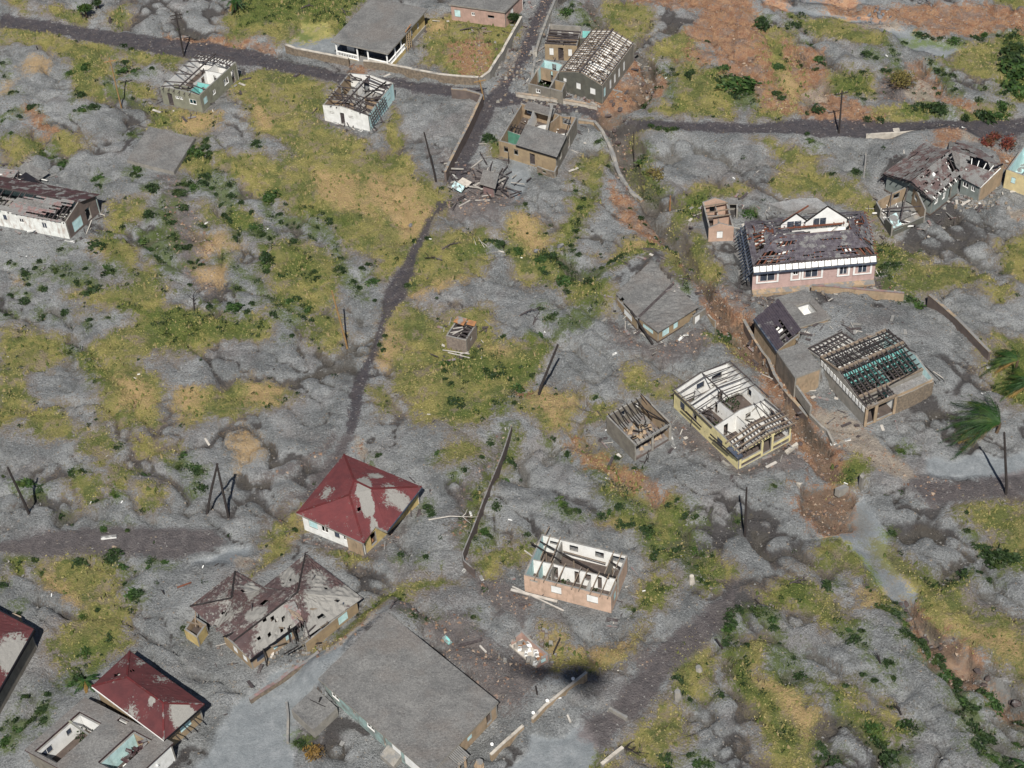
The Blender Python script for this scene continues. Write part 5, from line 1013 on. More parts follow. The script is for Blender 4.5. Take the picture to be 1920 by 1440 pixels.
rafters(F,b,[((s,-.04,2.9),(s,.5,3.5)) for s in lerpn(4,.84,1.02)]+[((s,1.04,2.9),(s,.5,3.5)) for s in lerpn(4,.84,1.02)],'tanwood',.14,.16,0,.02); rafters(F,b,[((.8,t,2.95+.6*(1-abs(t-.5)*2)),(1.05,t,2.9+.6*(1-abs(t-.5)*2))) for t in lerpn(18,.02,.98)],'wood',.09,.12,.04,.03); rafters(F,b,[((s,t,3.1+.5*(1-abs(t-.5)*2)),(s+.14,t,3.1+.5*(1-abs(t-.5)*2))) for s in (.62,.76) for t in (.75,.85,.95)],'wood',.08,.1,.1,.1)
for t in (-.03,1.03): rafters(F,b,[((.0,t,3.0),(.62,t,3.0))],'wood',.12,.12,0,name='wall_plate')
rafters(F,b,[((s,-.1,2.2+.4*(i%2)),(s+.22,-.08,2.1)) for i,s in enumerate((.2,.28,.7))]+[((.65,-.1,2.6),(1.0,-.07,2.5))],'dwood',.1,.14,0,name='hanging_fascia')
mb=MB(); a=F.p(1.02,-.05,2.5); mb.hexa([F.p(.88,-.07,2.4),F.p(1.05,-.07,2.4),F.p(1.05,.02,2.4),F.p(.88,.02,2.4)],[F.p(.88,-.07,2.6),F.p(1.05,-.07,2.6),F.p(1.05,.02,2.75),F.p(.88,.02,2.75)]); mb.build('broken_eave','bluemetal',b)
shrub_in(F,b,.3,.7,1.3); shrub_in(F,b,.12,.35,1.0); shrub_in(F,b,.45,.25,.8); clutter(F,b,34,s0=.22,s1=.62,t0=.02,t1=.6,m='wood',z=.5,ln=2.6); clutter(F,b,16,s0=.02,s1=.3,m='conc')
rafters(F,b,[((.55,.55,.2),(.62,.8,2.6)),((.5,.6,.1),(.72,.62,2.4))],'conc',.1,.12,0,name='fallen_beam')
# 19 grey shed
F=Fr((1137,780),(1190,834),(1257,794),2.7)
b=bld('roofless_shed','grey roofless shed with thin drooping rafters, left of the yellow roofless house','shed',F,'the grey roofless shed',(1195,800))
room4(F,2.7,'grey','tan',b,skip=('r',),ops={'b':[(.05,.15,1.2,2.2,'white')],'l':[(.08,.18,1.2,2.2,'white'),(.5,.62,1.3,2.2,None)]},mats={'b':('grey','tan'),'l':('grey','grey'),'r':('tan','tan')},tops={'b':3.0}); floor(F,b,'brownwall',.25); beam(F,(1,0,2.6),(1,1,2.6),'conc',b,.25,.3); mb=MB(); mb.bar(F.p(1.015,.02,2.45),F.p(1.015,.98,2.45),.06,.28); mb.build('lintel_face','black',b)
post(F,1,.5,0,2.5,'conc',b,.25); post(F,1,.99,0,2.5,'conc',b,.3); rafters(F,b,[((.0,t,2.8),(.55-.1*(i%3),t+.04,1.9)) for i,t in enumerate(lerpn(8,.06,.95))]+[((.0,.97,3.0),(1,.96,2.8)),((.1,.7,2.9),(.9,.95,2.7))],'dwood',.1,.14,0,.03)
rafters(F,b,[((.93,t,2.9),(1.03,t,2.6)) for t in lerpn(9,.05,.92)],'dwood',.09,.12,0,.03,name='rafter_tail'); rafters(F,b,[((1.25,.05,.1),(1.0,.4,.3)),((1.2,.2,.1),(1.05,.35,.2)),((1.1,.3,.1),(1.2,.1,.2))],'dwood',.08,.1,0,name='plank'); clutter(F,b,22,.3,.95,.3,.95,'dwood',.3); mb=MB(); 
for i in range(30): p=F.p(random.uniform(.2,.9),random.uniform(.3,.9),.2); mb.hexa([p+Vector((x,y,0)) for x,y in((-.3,-.3),(.3,-.25),(.25,.3),(-.3,.3))],[p+Vector((x*.4,y*.4,random.uniform(.2,.6))) for x,y in((-.3,-.3),(.3,-.25),(.25,.3),(-.3,.3))])
mb.build('rubble_heap','tan',b)
# 20 salmon house
F=Fr((982,1078),(1146,1119.5),(1177,1040.5),2.65)
b=bld('roofless_house','salmon pink roofless house with two white boarded windows and white rooms','house',F,'the salmon pink roofless house',(1080,1075))
room4(F,2.65,'salmon','white_in',b,ops={'f':[(.07,.16,1.9,2.2,None),(.31,.43,.9,2.1,'white'),(.72,.85,.9,2.1,'white')],'r':[(.33,.45,.1,2.65,None),(.12,.25,.8,2,'mintp')],'b':[(.02,.17,1.3,2.2,None),(.27,.37,1.3,2.2,None),(.57,.67,1.3,2.2,None),(.8,.9,1.6,2.1,None)]},mats={'l':('grey','mint')},jag=.06); floor(F,b)
part(F,(.02,.43),(.97,.45),2.4,[(.24,.3,.1,2.0,None),(.5,.56,.1,2.1,None),(.63,.7,1.0,2.1,None),(.78,.83,.1,2.1,None)],('white_in','white_in','conc'),b,.15)
part(F,(.25,.02),(.25,.43),2.4,[(.4,.7,.1,2,None)],('conc','white_in','conc'),b); part(F,(.24,.45),(.24,.98),2.4,(),('conc','conc','conc'),b); part(F,(.83,.46),(.83,.98),2.4,(),('conc','conc','conc'),b); part(F,(.12,.2),(.12,.42),2.2,(),('mint','white_in','conc'),b,.3); part(F,(.68,.1),(.68,.43),1.6,(),('white_in','white_in','conc'),b,.4)
for s in (.13,.45,.57,.9): 
    if s<.5 or s>.8: post(F,s,.62,.1,2.6,'tanwood',b,.12)
rafters(F,b,[((s,-.06,2.7),(s+.01,.47,2.75)) for s in (.13,.24,.38,.56,.64,.77,.88,.97)],'tanwood',.1,.13,0,.02); rafters(F,b,[((s,.45,2.7),(s,1.02,2.75)) for s in (.1,.22,.84,.93)]+[((.3,.75,2.5),(.8,.72,2.5)),((.04,.98,2.7),(.05,1.2,2.7))],'tanwood',.09,.12,0,.02); rafters(F,b,[((-.07,.72,2.9),(.33,.5,2.7)),((.02,.8,2.8),(.9,.42,2.4)),((.75,.46,2.5),(.97,.5,2.4)),((.82,.8,2.4),(1.0,.7,2.3))],'dwood',.12,.14,0,name='fallen_beam'); rafters(F,b,[((-.15,.0,.15),(.5,-.25,.15)),((-.2,.85,.3),(-.05,.72,.5))],'deadw',.14,.12,0,name='fallen_pole')
shrub_in(F,b,.22,.55,.9,.5); shrub_in(F,b,.38,.3,.9,.4); shrub_in(F,b,.6,.2,.8,.3); shrub_in(F,b,.75,.3,.6,.3); shrub_in(F,b,.1,.12,.7,.2)
# 21 red roofed house
F=Fr((566,966),(681,1012),(784,915),2.4)
b=bld('red_roofed_house','house with intact red hipped roof streaked by a long drift of grey ash','house',F,'the red hipped roof',(670,935))
z=2.7; A=G(645,852,z); B=G(556,962,z); C=G(682,1019,z); D=G(705,987,z); E=G(726,996,z); Q=G(791,913,z); R1=G(664,901,4.7); R2=G(655,928,4.6); R3=G(697,917,4.4); VL=G(703,983,2.75)
ashs=((683,922,17,26,1.1),(690,950,14,22,.9),(699,975,8,14,.6),(706,890,22,10,.35),(742,935,32,24,.30),(728,912,18,14,.2),(612,920,14,20,.22),(600,985,26,14,.22),(590,1000,20,10,.2),(760,950,15,15,.25))
sheet([[A,B,R2,R1],[B,C,R2],[C,D,R3,R2],[R1,R2,R3],[D,E,R3],[E,Q,R3],[Q,A,R1,R3]],b,'red_roof',ash=ashs,holes=((674,957,2.5,2),),bumpy=.02)
room4(F,2.45,'tan','white_in',b,ops={'f':[(.1,.24,.9,2.1,'mintp'),(.3,.42,.9,2.1,'frame'),(.52,.6,.9,2.1,'greyp'),(.66,.74,.9,2.1,'frame')],'r':[(.1,.2,.2,2.1,None),(.5,.6,.9,2,'white')]},mats={'f':('white','white_in'),'r':('cream','white_in')}); floor(F,b)
wall(F,(.75,-.02),(1,-.02),2.4,(),('tan','tan','conc'),b,'corner_wall')
mb=MB(); 
for a,c in ((E,Q),(Q,E)): 
    pass
mb.bar(E-Vector((0,0,.12)),Q-Vector((0,0,.12)),.16,.22); mb.build('gutter','bluemetal',b); mb=MB()
for a,c in ((A,R1),(B,R2),(C,R2),(Q,R3),(R1,R2),(R1,R3)): mb.bar(a+Vector((0,0,.06)),c+Vector((0,0,.06)),.22,.08)
mb.build('ridge_cap',surf('ridge_red',(.11,.022,.024),(.08,.02,.02),stain=0,ash=.15),b); mb=MB(); mb.bar(D-Vector((0,0,.15)),E-Vector((0,0,.15)),.12,.3); mb.bar(B-Vector((0,0,.1)),C-Vector((0,0,.1)),.1,.18); mb.build('fascia','conc',b)
# 22 brown collapsed hipped house
F=Fr((418,1190),(469,1237),(552,1176),1.6)
b=bld('brown_roofed_house','large collapsed house of brown hipped roofs half buried in ash','house',F,'the brown collapsed roofs',(520,1140))
z=1.8
L1,L2,L3,L4,LA=G(441,1071,z),G(356,1137,z),G(404,1180,z),G(497,1103,1.5),G(434,1122,3.5)
ash2=((470,1150,40,16,.55),(450,1175,22,12,.4),(470,1100,14,20,.3),(420,1160,20,12,.3))
sheet([[L1,L2,LA],[L2,L3,LA],[L3,L4,LA],[L4,L1,LA]],b,'brown_roof',ash=ash2,bumpy=.11,holes=((420,1150,4,2),(455,1108,3,2),(400,1165,5,2),(375,1148,3,1.5),(433,1188,5,3),(492,1133,6,3)))
M1,M2,M3,M4=G(438,1203,2.1),G(558,1111,3.6),G(556,1172,1.8),G(469,1238,1.8)
ash3=((530,1165,50,26,.5),(500,1200,40,20,.35))
sheet([[M4,M3,M2,M1]],b,'brown_roof',ash=ash3,bumpy=.13,holes=((508,1187,6,2),(525,1178,4,1.5),(541,1172,5,2),(478,1218,5,2),(466,1226,4,1.5),(516,1164,5,2.2),(497,1166,5,1.5),(535,1162,4,1.5),(485,1195,4,1.6),(497,1190,5,1.5)))
sheet([[M1,M2,G(497,1103,1.6),L3]],b,'brown_roof',ash=((480,1150,25,14,.6),),bumpy=.08,holes=((498,1130,9,6),))
T,Rr,Ff=G(573,1039,z),G(680,1122,z),G(573,1196,z)
ash4=((610,1130,40,30,.5),(600,1090,30,20,.25),(545,1090,22,14,.5),(540,1070,15,10,.4),(650,1110,30,20,.3),(590,1170,25,20,.4))
sheet([[T,G(495,1100,1.8),M2],[M2,Rr,T],[Ff,Rr,M2],[M3,Ff,M2]],b,'brown_roof',ash=ash4,bumpy=.12,holes=((612,1105,4,1.5),(630,1122,5,2),(600,1150,6,2.5),(640,1140,4,2),(542,1086,3.5,2),(534,1100,4,1.5),(530,1088,2,3),(565,1170,8,6)))
mb=MB()
for a,c in ((L1,LA),(L2,LA),(T,M2),(M1,M2)): mb.bar(a+Vector((0,0,.06)),c+Vector((0,0,.06)),.2,.08)
mb.build('ridge_cap','dwood',b); mb=MB(); mb.bar(M4-Vector((0,0,.15)),M3-Vector((0,0,.15)),.12,.4); mb.build('fascia','black',b)
room4(F,1.6,'ochre','white_in',b,ops={'f':[(.35,.5,.4,1.4,'white'),(.7,.85,.4,1.4,'white')],'r':[(.1,.3,.4,1.5,'greyp'),(.5,.6,.4,1.5,'mintp'),(.8,.95,.4,1.5,'mintp')]},mats={'r':('tan','white_in')}); floor(F,b)
F2=Fr((560,1200),(572,1205),(668,1128),1.6); wall(F2,(1,0),(1,1),1.6,[(.62,.8,.2,1.5,'mintp')],('ochre','tan','conc'),b)
boards([G(530,1137,3.1),G(552,1127,3.6),G(573,1155,2.5),G(556,1172,2.2)],b,'pinkbd',6,'broken_boards',.1); boards([G(538,1140,3.4),G(560,1150,3.0),G(572,1165,2.6),G(552,1160,2.7)],b,'tanwood',4,'broken_boards',.1)
mb=MB(); mb.bar(G(640,1150,.2),G(644,1130,2.4),.12); mb.bar(G(628,1143,1.3),G(655,1140,1.2),.12); mb.bar(G(632,1150,.8),G(655,1132,1.9),.1); mb.build('leaning_timber','bluemetal',b)
rafters(F,b,[((1.2,.2,.2),(1.05,.28,2.2)),((1.02,.85,0),(1.02,.85,2.3)),((1.15,.95,.1),(1.1,.9,2.2)),((1.35,.95,.2),(1.6,1.2,.3))],'dwood',.14,.14,0,name='post')
for i in range(16):
    q=G(random.uniform(440,650),random.uniform(1095,1215),2.0); a=random.random()*6.28; l=random.uniform(.8,2.4); mb=MB(); mb.bar(q,q+Vector((math.cos(a)*l,math.sin(a)*l,random.uniform(-.3,.9))),.12,.14); mb.build('broken_rafter',random.choice(['wood','dwood','tanwood']),b)
# 23 big flat roofed building
F=Fr((600,1272),(805,1449),(931,1316),2.4)
b=bld('flat_roofed_building','biggest flat ash-covered roof at the bottom, peeling turquoise trim along its left wall','building',F,'the biggest flat ash roof',(765,1310))
slab(F,b,2.4,'ash_cover',oh=.15,th=.28,bump=.10,res=.6,edge='conc'); tp=surf('peeling_turquoise',(.30,.42,.40),(.20,.21,.20),stain=.6,stc=(.12,.10,.09))
room4(F,2.15,tp,'white_in',b,ops={'f':[(.1,.17,.9,1.7,'frame'),(.3,.33,1.1,1.8,None),(.43,.5,.9,1.7,'frame'),(.58,.6,.2,2.0,None),(.66,.74,.1,2.0,'white'),(.77,.97,.1,2.0,'white')],'r':[(.04,.14,.2,1.9,None),(.18,.34,.2,1.9,None),(.55,.62,.9,1.6,'mintp'),(.85,.93,.2,1.9,None)]},mats={'r':('tan','tan')}); floor(F,b)
mb=MB(); q=[F.p(1.0,.24,2.0),F.p(1.0,.42,2.0),F.p(1.1,.42,1.8),F.p(1.1,.24,1.8)]; 
for i in range(9): a=q[0].lerp(q[1],i/9+.01); c=q[0].lerp(q[1],(i+.8)/9); d_=(q[3]-q[0]); mb.hexa([a,c,c+d_,a+d_],[p+Vector((0,0,.07)) for p in(a,c,c+d_,a+d_)])
mb.build('porch_canopy','conc',b); sheet([[F.p(1.0,.1,2.1),F.p(1.0,.25,2.1),F.p(1.1,.25,2.2),F.p(1.1,.1,2.2)]],b,'ash_cover','porch_canopy'); 
for t in (.08,.17,.27,.36): post(F,1.09,t,0,2.0,'tan',b,.25)
mb=MB(); mb.hexa([F.p(.62,-.12,-.3),F.p(.74,-.12,-.3),F.p(.74,0,-.3),F.p(.62,0,-.3)],[F.p(.62,-.12,.5),F.p(.74,-.12,.5),F.p(.74,0,.9),F.p(.62,0,.9)]); mb.build('entrance_ramp','conc',b)
F=Fr((546,1330),(587,1369),(632,1327),1.3)
b=bld('water_tank','low square concrete tank with ash on top beside the biggest flat roof','tank',F,'the square concrete tank',(590,1335)); slab(F,b,1.3,oh=.0,bump=.05,res=.4); room4(F,1.08,'conc','grey',b)
mb=MB(); mb.bar(F.p(.45,.75,1.3),F.p(.5,.8,2.1),.12); mb.bar(F.p(.2,.6,1.4),F.p(.75,.75,1.5),.05); mb.build('valve_pipe','dwood',b)
# 24 red roof with ash flat annex
F=Fr((181,1290),(306,1381),(374,1322),2.5)
b=bld('red_roofed_house','lower left house with dark red hipped roof and ochre end wall','house',F,'the lower left red roof',(280,1300))
z=2.9; T,R,C,L=G(243,1221,z),G(383,1321,z),G(307,1388,z),G(172,1287,z); a,c=G(238,1270,4.6),G(306,1319,4.6)
sheet([[T,L,a],[L,C,c,a],[C,R,c],[R,T,a,c]],b,'wine_roof',holes=((219,1265,8,4),(251,1259,6,3)),ash=((340,1335,26,22,.7),(287,1320,9,8,.5),(300,1270,24,16,.22),(262,1238,16,12,.2),(240,1325,25,20,.15)),bumpy=.02)
mb=MB()
for p,q in ((T,a),(L,a),(C,c),(R,c),(a,c)): mb.bar(p+Vector((0,0,.06)),q+Vector((0,0,.06)),.2,.08)
mb.build('ridge_cap','ridge_red' if 'ridge_red' in _M else 'maroon',b); mb=MB(); mb.bar(C-Vector((0,0,.1)),L-Vector((0,0,.1)),.12,.2); mb.build('fascia','whitep',b); mb=MB(); mb.bar(T-Vector((0,0,.14)),R-Vector((0,0,.14)),.14,.26); mb.bar(C-Vector((0,0,.14)),R-Vector((0,0,.14)),.14,.26); mb.build('gutter','black',b)  # black strip along the eaves stands in for their shadow band
room4(F,2.6,'ochre','white_in',b,ops={'r':[(.4,.72,.8,2,'mintp')]},mats={'b':('grey','grey')}); floor(F,b)
rafters(F,b,[((1.0,t,2.6),(1.18,t-.03,2.3)) for t in (.2,.45,.7)],'dwood',.09,.12,0,name='bracket')
F=Fr((50,1405),(213,1493),(321,1393),2.8)
b=bld('flat_roofed_annex','grey flat roof with two collapsed openings showing white and turquoise rooms','annex',F,'the twice-holed flat roof',(190,1390))
H1=(.07,.33,.03,.80); slab(F,b,2.8,holes=(H1,(.62,.84,.30,.92),(.42,.52,.93,1.0)),oh=.15,bump=.07,res=.5,edge='maroon'); room4(F,2.55,'grey','white_in',b,mats={'r':('white','tan')}); floor(F,b,'floor')
room4(Sub(F,.07,.33,.03,.80),2.5,'white','white_in',b,mats={'l':('white','whitep'),'b':('white','whitep'),'f':('white','grey')},ops={'l':[(.0,.0,0,0,None),(.25,.36,1.1,2.0,'greyp'),(.7,.95,1.0,2.0,'louvre')]}); room4(Sub(F,.62,.84,.3,.92),2.5,'white','grey',b,mats={'l':('white','mint'),'b':('white','tan')})
shrub_in(F,b,.2,.7,1.6,.3); shrub_in(F,b,.28,.35,1.2,.2); beam(F,(.07,.62,2.7),(.33,.58,2.7),'greygreen',b,.18,.2)
mb=MB()
for i in range(14): p=F.p(random.uniform(.64,.82),random.uniform(.35,.9),.3); q=p+Vector((random.uniform(-2,2),random.uniform(-2,2),random.uniform(0,2))); mb.bar(p,q,random.uniform(.1,.5),.08)
mb.build('collapsed_ceiling','whitep',b); mb=MB()
for i in range(16): p=F.p(random.uniform(.74,.84),random.uniform(.5,.92),1.6+random.random()); q=p+Vector((random.uniform(-.8,.8),random.uniform(-.8,.8),.3)); mb.bar(p,q,.35,.1)
mb.build('broken_tiles','maroon',b)
# 25 maroon roof at the left edge
F=Fr((-150,1262),(-28,1330),(57,1182),3.0)
b=bld('maroon_roofed_house','dark maroon roof with ash cut off by the left edge near the bottom','house',F,'the left-edge maroon roof',(20,1210))
sheet([[F.p(-.03,-.03,3),F.p(1.03,-.03,3),F.p(.6,.4,4.3),F.p(.4,.4,4.3)],[F.p(1.03,-.03,3),F.p(1.03,1.03,3),F.p(.6,.6,4.3),F.p(.6,.4,4.3)],[F.p(1.03,1.03,3),F.p(-.03,1.03,3),F.p(.4,.6,4.3),F.p(.6,.6,4.3)],[F.p(-.03,1.03,3),F.p(-.03,-.03,3),F.p(.4,.4,4.3),F.p(.4,.6,4.3)],[F.p(.4,.4,4.3),F.p(.6,.4,4.3),F.p(.6,.6,4.3),F.p(.4,.6,4.3)]],b,'wine_roof',ash=((25,1225,40,45,.45),))
room4(F,2.75,'grey','grey',b); mb=MB(); mb.bar(F.p(1.03,-.03,2.85),F.p(1.03,1.03,2.85),.3,.35); mb.bar(F.p(1.03,1.03,2.85),F.p(0,1.03,2.85),.3,.35); mb.build('gutter','black',b)  # wide black edge strip imitates the shadow below this roof's eaves
# 26 small corner ruin
F=Fr((953,1197),(1003,1240),(1029,1225),1.2)
b=bld('ruined_hut','broken pinkish corner walls strewn with white rubble, right of the biggest flat roof','ruin',F,'the broken pinkish corner walls',(990,1215))
room4(F,1.2,'pink','pink',b,skip=('f',),tops={'b':[(0,1.2),(.6,1.1),(1,1.4)],'l':[(0,1.4),(1,.7)],'r':[(0,.3),(.4,1.),(1,1.2)]},ops={'l':[(.55,.8,.4,.9,None)],'r':[(.4,.85,.2,.9,'mintp')]},jag=.2); floor(F,b,'paleconc',.1)
for m,n in (('white',10),('rust',5),('conc',10)):
    mb=MB()
    for i in range(n): p=F.p(random.uniform(.15,.95),random.uniform(.1,.9),.2); k=random.uniform(.15,.4); mb.hexa([p+Vector((x*k,y*k,0)) for x,y in((-1,-1),(1,-.8),(.9,1),(-1,.9))],[p+Vector((x*k*.6,y*k*.6,k)) for x,y in((-1,-1),(1,-.8),(.9,1),(-1,.9))])
    mb.build('rubble',m,b)
# 27 slabs, boxes
F=Fr((238,300),(326,322),(366,258),.5)
b=bld('floor_slab','wide ash-smothered floor slab below the grey-green roofless house','slab',F,'the ash-smothered slab',(300,280)); slab(F,b,.5,'ash_cover',oh=0,bump=.06,th=.9)
F=Fr((345,1180),(369,1196),(387,1170),1.5)
b=bld('cistern','small beige open-topped cistern against the brown collapsed roofs','cistern',F,'the small beige cistern',(365,1180)); room4(F,1.5,'cream','tan',b,ops={}); floor(F,b,'floor',.4); rafters(F,b,[((-.3,1.6,1.9),(.5,.5,1.4)),((-.1,.4,1.6),(1.1,.9,1.6))],'tanwood',.12,.14,0,name='plank')
F=Fr((15,1159),(31,1166),(40,1156),1.0)
b=bld('small_tank','small beige concrete box beside the maroon roof at the left edge','tank',F,'the small beige box',(27,1160)); room4(F,1.0,'cream','tan',b); slab(F,b,1.02,'sand',oh=0,res=.3,bump=.03,th=.08)
F=Fr((905,342),(925,348),(930,336),1.8)
b=bld('collapsed_shack','small collapsed shack with pinkish boards amid broken planks on the junction lane','shack',F,'the collapsed shack',(915,350)); room4(F,1.7,'pinkbd','grey',b,mats={'r':('bluemetal','grey')}); slab(F,b,1.9,oh=.4,zf=lambda u,v:v*.5,res=.3,bump=.05,th=.1)
F=Fr((846,352),(865,360),(880,345),.4)
b=bld('roof_wreck','pale turquoise and cream roof panel fallen beside the lane by the brown wall','roof panel',F,'the fallen turquoise panel',(865,352)); sheet([[F.p(0,0,.5),F.p(1,0,.3),F.p(1,.5,.6),F.p(0,.5,.8)]],b,'mint','panel'); sheet([[F.p(.2,.52,.8),F.p(1.1,.52,.5),F.p(1.2,1.1,.7),F.p(.3,1.1,.9)]],b,'paleconc','panel')
LM.append(('the fallen turquoise panel',865,352))
for nm,lab,P,m in (('concrete_slab','tilted pale concrete slab at the gully edge left of the sandy flat',((1476,893),(1500,910),(1510,897),.2),'paleconc'),('concrete_slab','tilted concrete step below the yellow porch beside the gully',((1471,845),(1474,850),(1497,833),.7),'paleconc'),
   ('road_plate','pale square plate lying on the road by the shingled house',((1674,240),(1677,253),(1689,252),.12),'paleconc'),('stone_block','upright pale stone block in the grass at the gully bottom',((1612,892),(1617,898),(1621,893),1.6),'conc'),('stone_block','toppled slab and block in front of the undercut road edge',((1566,915),(1574,920),(1592,912),.4),'conc')):
    F=Fr(*P); o=thing(nm,lab,nm.split('_')[1],base(F)); mb=MB(); q=[F.p(0,0,P[3]),F.p(1,0,P[3]),F.p(1,1,P[3]),F.p(0,1,P[3])]; mb.hexa([p-Vector((0,0,P[3]+.8)) for p in q],[p+Vector((0,0,random.uniform(-.06,.06))) for p in q]); mb.build('block',m,o); FOOT.pop()
LM+=[('the white rubble hut',990,1215)][:0]
make_ground()
# ---------------- boundary walls ----------------
def fence(name,label,cat,pts,h,th,m,cap=None,step=1.2,jag=.05,zb=-.8,group=None,piers=0):
    P=[GG(*p) for p in pts]; n=[P[0]]
    for a,b in zip(P[:-1],P[1:]):
        k=max(1,int((b-a).length/step)); n+=[a.lerp(b,(i+1)/k) for i in range(k)]
    for p in n: p.z=hz(p.x,p.y)
    zs=[p.z for p in n]; zs=[sum(zs[max(0,i-3):i+4])/len(zs[max(0,i-3):i+4]) for i in range(len(zs))]
    c=n[len(n)//2]; o=thing(name,label,cat,(c.x,c.y,0),group); mb=MB(); cb=MB(); L=[];
    for i,p in enumerate(n):
        d=(n[min(i+1,len(n)-1)]-n[max(i-1,0)]); d.z=0; d.normalize(); q=Vector((-d.y,d.x,0))*th/2; hh=h-random.random()*jag
        z=zs[i]; A=Vector((p.x,p.y,z)); L.append((A-q,A+q,z+hh))
    V=lambda a,z: Vector((a.x,a.y,z))
    for (a0,a1,za),(b0,b1,zc) in zip(L[:-1],L[1:]):
        mb.hexa([V(a0,za-h+zb),V(b0,zc-h+zb),V(b1,zc-h+zb),V(a1,za-h+zb)],[V(a0,za),V(b0,zc),V(b1,zc),V(a1,za)])
        if cap:
            e0,e1=(a0-a1)*.12,(b0-b1)*.12; cb.hexa([V(a0+e0,za+.003),V(b0+e1,zc+.003),V(b1-e1,zc+.003),V(a1-e0,za+.003)],[V(a0+e0,za+.1),V(b0+e1,zc+.1),V(b1-e1,zc+.1),V(a1-e0,za+.1)])
    mb.build('wall_body',m,o)
    if cap: cb.build('coping',cap,o)
    if piers:
        for i in range(0,len(n),piers):
            a0,a1,z=L[i]; c_=(a0+a1)/2; q=MB(); q.bar(V(c_,z-h+zb),V(c_,z+.3),th*1.8); q.build('pier',m,o)
    return o
fence('boundary_wall','grey-brown stone wall with stepped pale coping north of the top road, left stretch','wall',[(537,97),(556,104),(600,112),(655,122)],1.3,.3,'stone','paleconc')
fence('boundary_wall','grey-brown stone wall with pale coping below the villa, right stretch','wall',[(683,126),(720,130),(780,144),(840,155),(898,158)],1.3,.3,'stone','paleconc')
fence('curved_wall','pale curved stepped wall sweeping uphill from the junction beside the rubble lane','wall',[(903,158),(918,148),(930,128),(942,110),(958,82),(978,48)],1.4,.3,'conc','paleconc')
fence('boundary_wall','long brown wall climbing beside the dark lane under the junction','wall',[(848,186),(875,188),(896,194),(905,198),(880,252),(858,296),(836,342)],1.7,.3,'brownwall','tan')
fence('kerb_wall','low pale kerb above the lane at the top edge','kerb',[(1046,-10),(1030,30),(1014,75),(1005,105)],.8,.3,'paleconc','conc')
fence('kerb_wall','low pale kerb in front of the roofless annex and bare roof frame','kerb',[(968,180),(1030,188),(1075,195),(1120,203)],.6,.3,'paleconc','sand')
fence('channel_wall','pale concrete wall lining the stream below the junction','wall',[(1085,228),(1115,232),(1130,250),(1150,285),(1160,315),(1180,345),(1203,364)],.6,.35,'tan','conc')
fence('channel_wall','second concrete wall along the far bank of the stream bend','wall',[(1122,240),(1140,268),(1152,300),(1168,335),(1192,362)],.4,.25,'conc',None)
fence('boundary_wall','straight tan wall in front of the hall with the board roof','wall',[(1520,556),(1560,559),(1598,561),(1640,564),(1693,567)],1.0,.25,'tan','pinkbd')
fence('boundary_wall','straight brown wall running down right of the open timber grid roof','wall',[(1740,568),(1780,606),(1815,644),(1852,682)],1.3,.3,'brownwall','tan')
fence('boundary_wall','long thin brown wall with curled end, left of the salmon pink roofless house','wall',[(960,815),(942,870),(914,945),(893,1000),(869,1058),(872,1072),(891,1088)],1.5,.14,'brownwall',None)
fence('parapet','low tan parapet with white balls under the aircraft shadow','parapet',[(999,1365),(1022,1340),(1060,1308),(1100,1275)],.7,.22,'tan','paleconc',zb=-.6)
fence('parapet','short tan parapet at the bottom between two white balls','parapet',[(921,1427),(950,1400),(982,1372)],.8,.25,'tan','paleconc')
fence('roadside_wall','low broken stone wall beside the pale path left of the biggest flat roof','wall',[(470,1318),(505,1296),(545,1270),(600,1235)],.6,.3,'stone','pinkbd',jag=.3)
fence('roadside_wall','low stone kerb along the bottom path edge near the tank','kerb',[(538,1320),(541,1345),(540,1395)],.5,.25,'conc',None)
fence('gate_beam','fallen pale beam across the lower road','beam',[(1142,1333),(1176,1352)],.5,.25,'conc',None)
fence('kerb_wall','pale kerb at the bottom edge left of dead branches','kerb',[(1128,1442),(1150,1424),(1168,1410)],.6,.3,'conc','paleconc')
fence('gully_wall','grey retaining wall between gully and ochre-walled house','wall',[(1394,600),(1412,632),(1440,672),(1452,700),(1480,738),(1516,774)],.5,.3,'brownwall','tan')
fence('gully_wall','dark kerb between sandy flat and red gully','wall',[(1519,778),(1540,800),(1551,808),(1562,830)],.6,.25,'conc',None)
fence('yard_wall','pale yard kerb left of the decaying shingled house','kerb',[(1623,262),(1650,262),(1690,260),(1716,258)],.6,.25,'paleconc',None)
fence('yard_wall','thin yard wall running down from the road plate','kerb',[(1622,300),(1621,320),(1618,345)],.4,.2,'conc',None)
fence('yard_wall','broken line of wall in the rubble lane above the roofless annex','wall',[(1000,95),(1003,120),(998,150)],.8,.3,'mint','conc',jag=.4)
# ---------------- utility poles ----------------
def pole(base,top,label,m='pole',r=.13,arms=0,name='utility_pole',cat='utility pole',group='poles left standing in the ash',extra=None):
    B=GG(*base); best=min((((G(*top,z)-B).xy.length,z) for z in [i*.1+.5 for i in range(140)])); T=G(*top,best[1])
    o=thing(name,label,cat,B,group); mb=MB(); n=6; pts=[B.lerp(T,i/n)+Vector((0,0,-.8 if i==0 else 0)) for i in range(n+1)]; mb.tube(pts,[r*(1.15-.35*i/n) for i in range(n+1)],7); mb.build('shaft',m,o)
    if arms:
        d=Vector((1,.3,0)).normalized()
        for k in range(arms):
            c=B.lerp(T,.93-.08*k); a=MB(); a.bar(c-d*.9+Vector((0,0,.1)),c+d*.9,.12,.14); x=a.build('crossarm',m,o); q=MB()
            for s in (-.75,-.4,.4,.75): q.bar(c+d*s+Vector((0,0,.05)),c+d*s+Vector((0,0,.3)),.07)
            q.build('insulators','conc',x)
    return o
pole((650,641),(622,545),'tall leaning orange-brown pole with rusty tip in ash left of the lane','opole',.12)
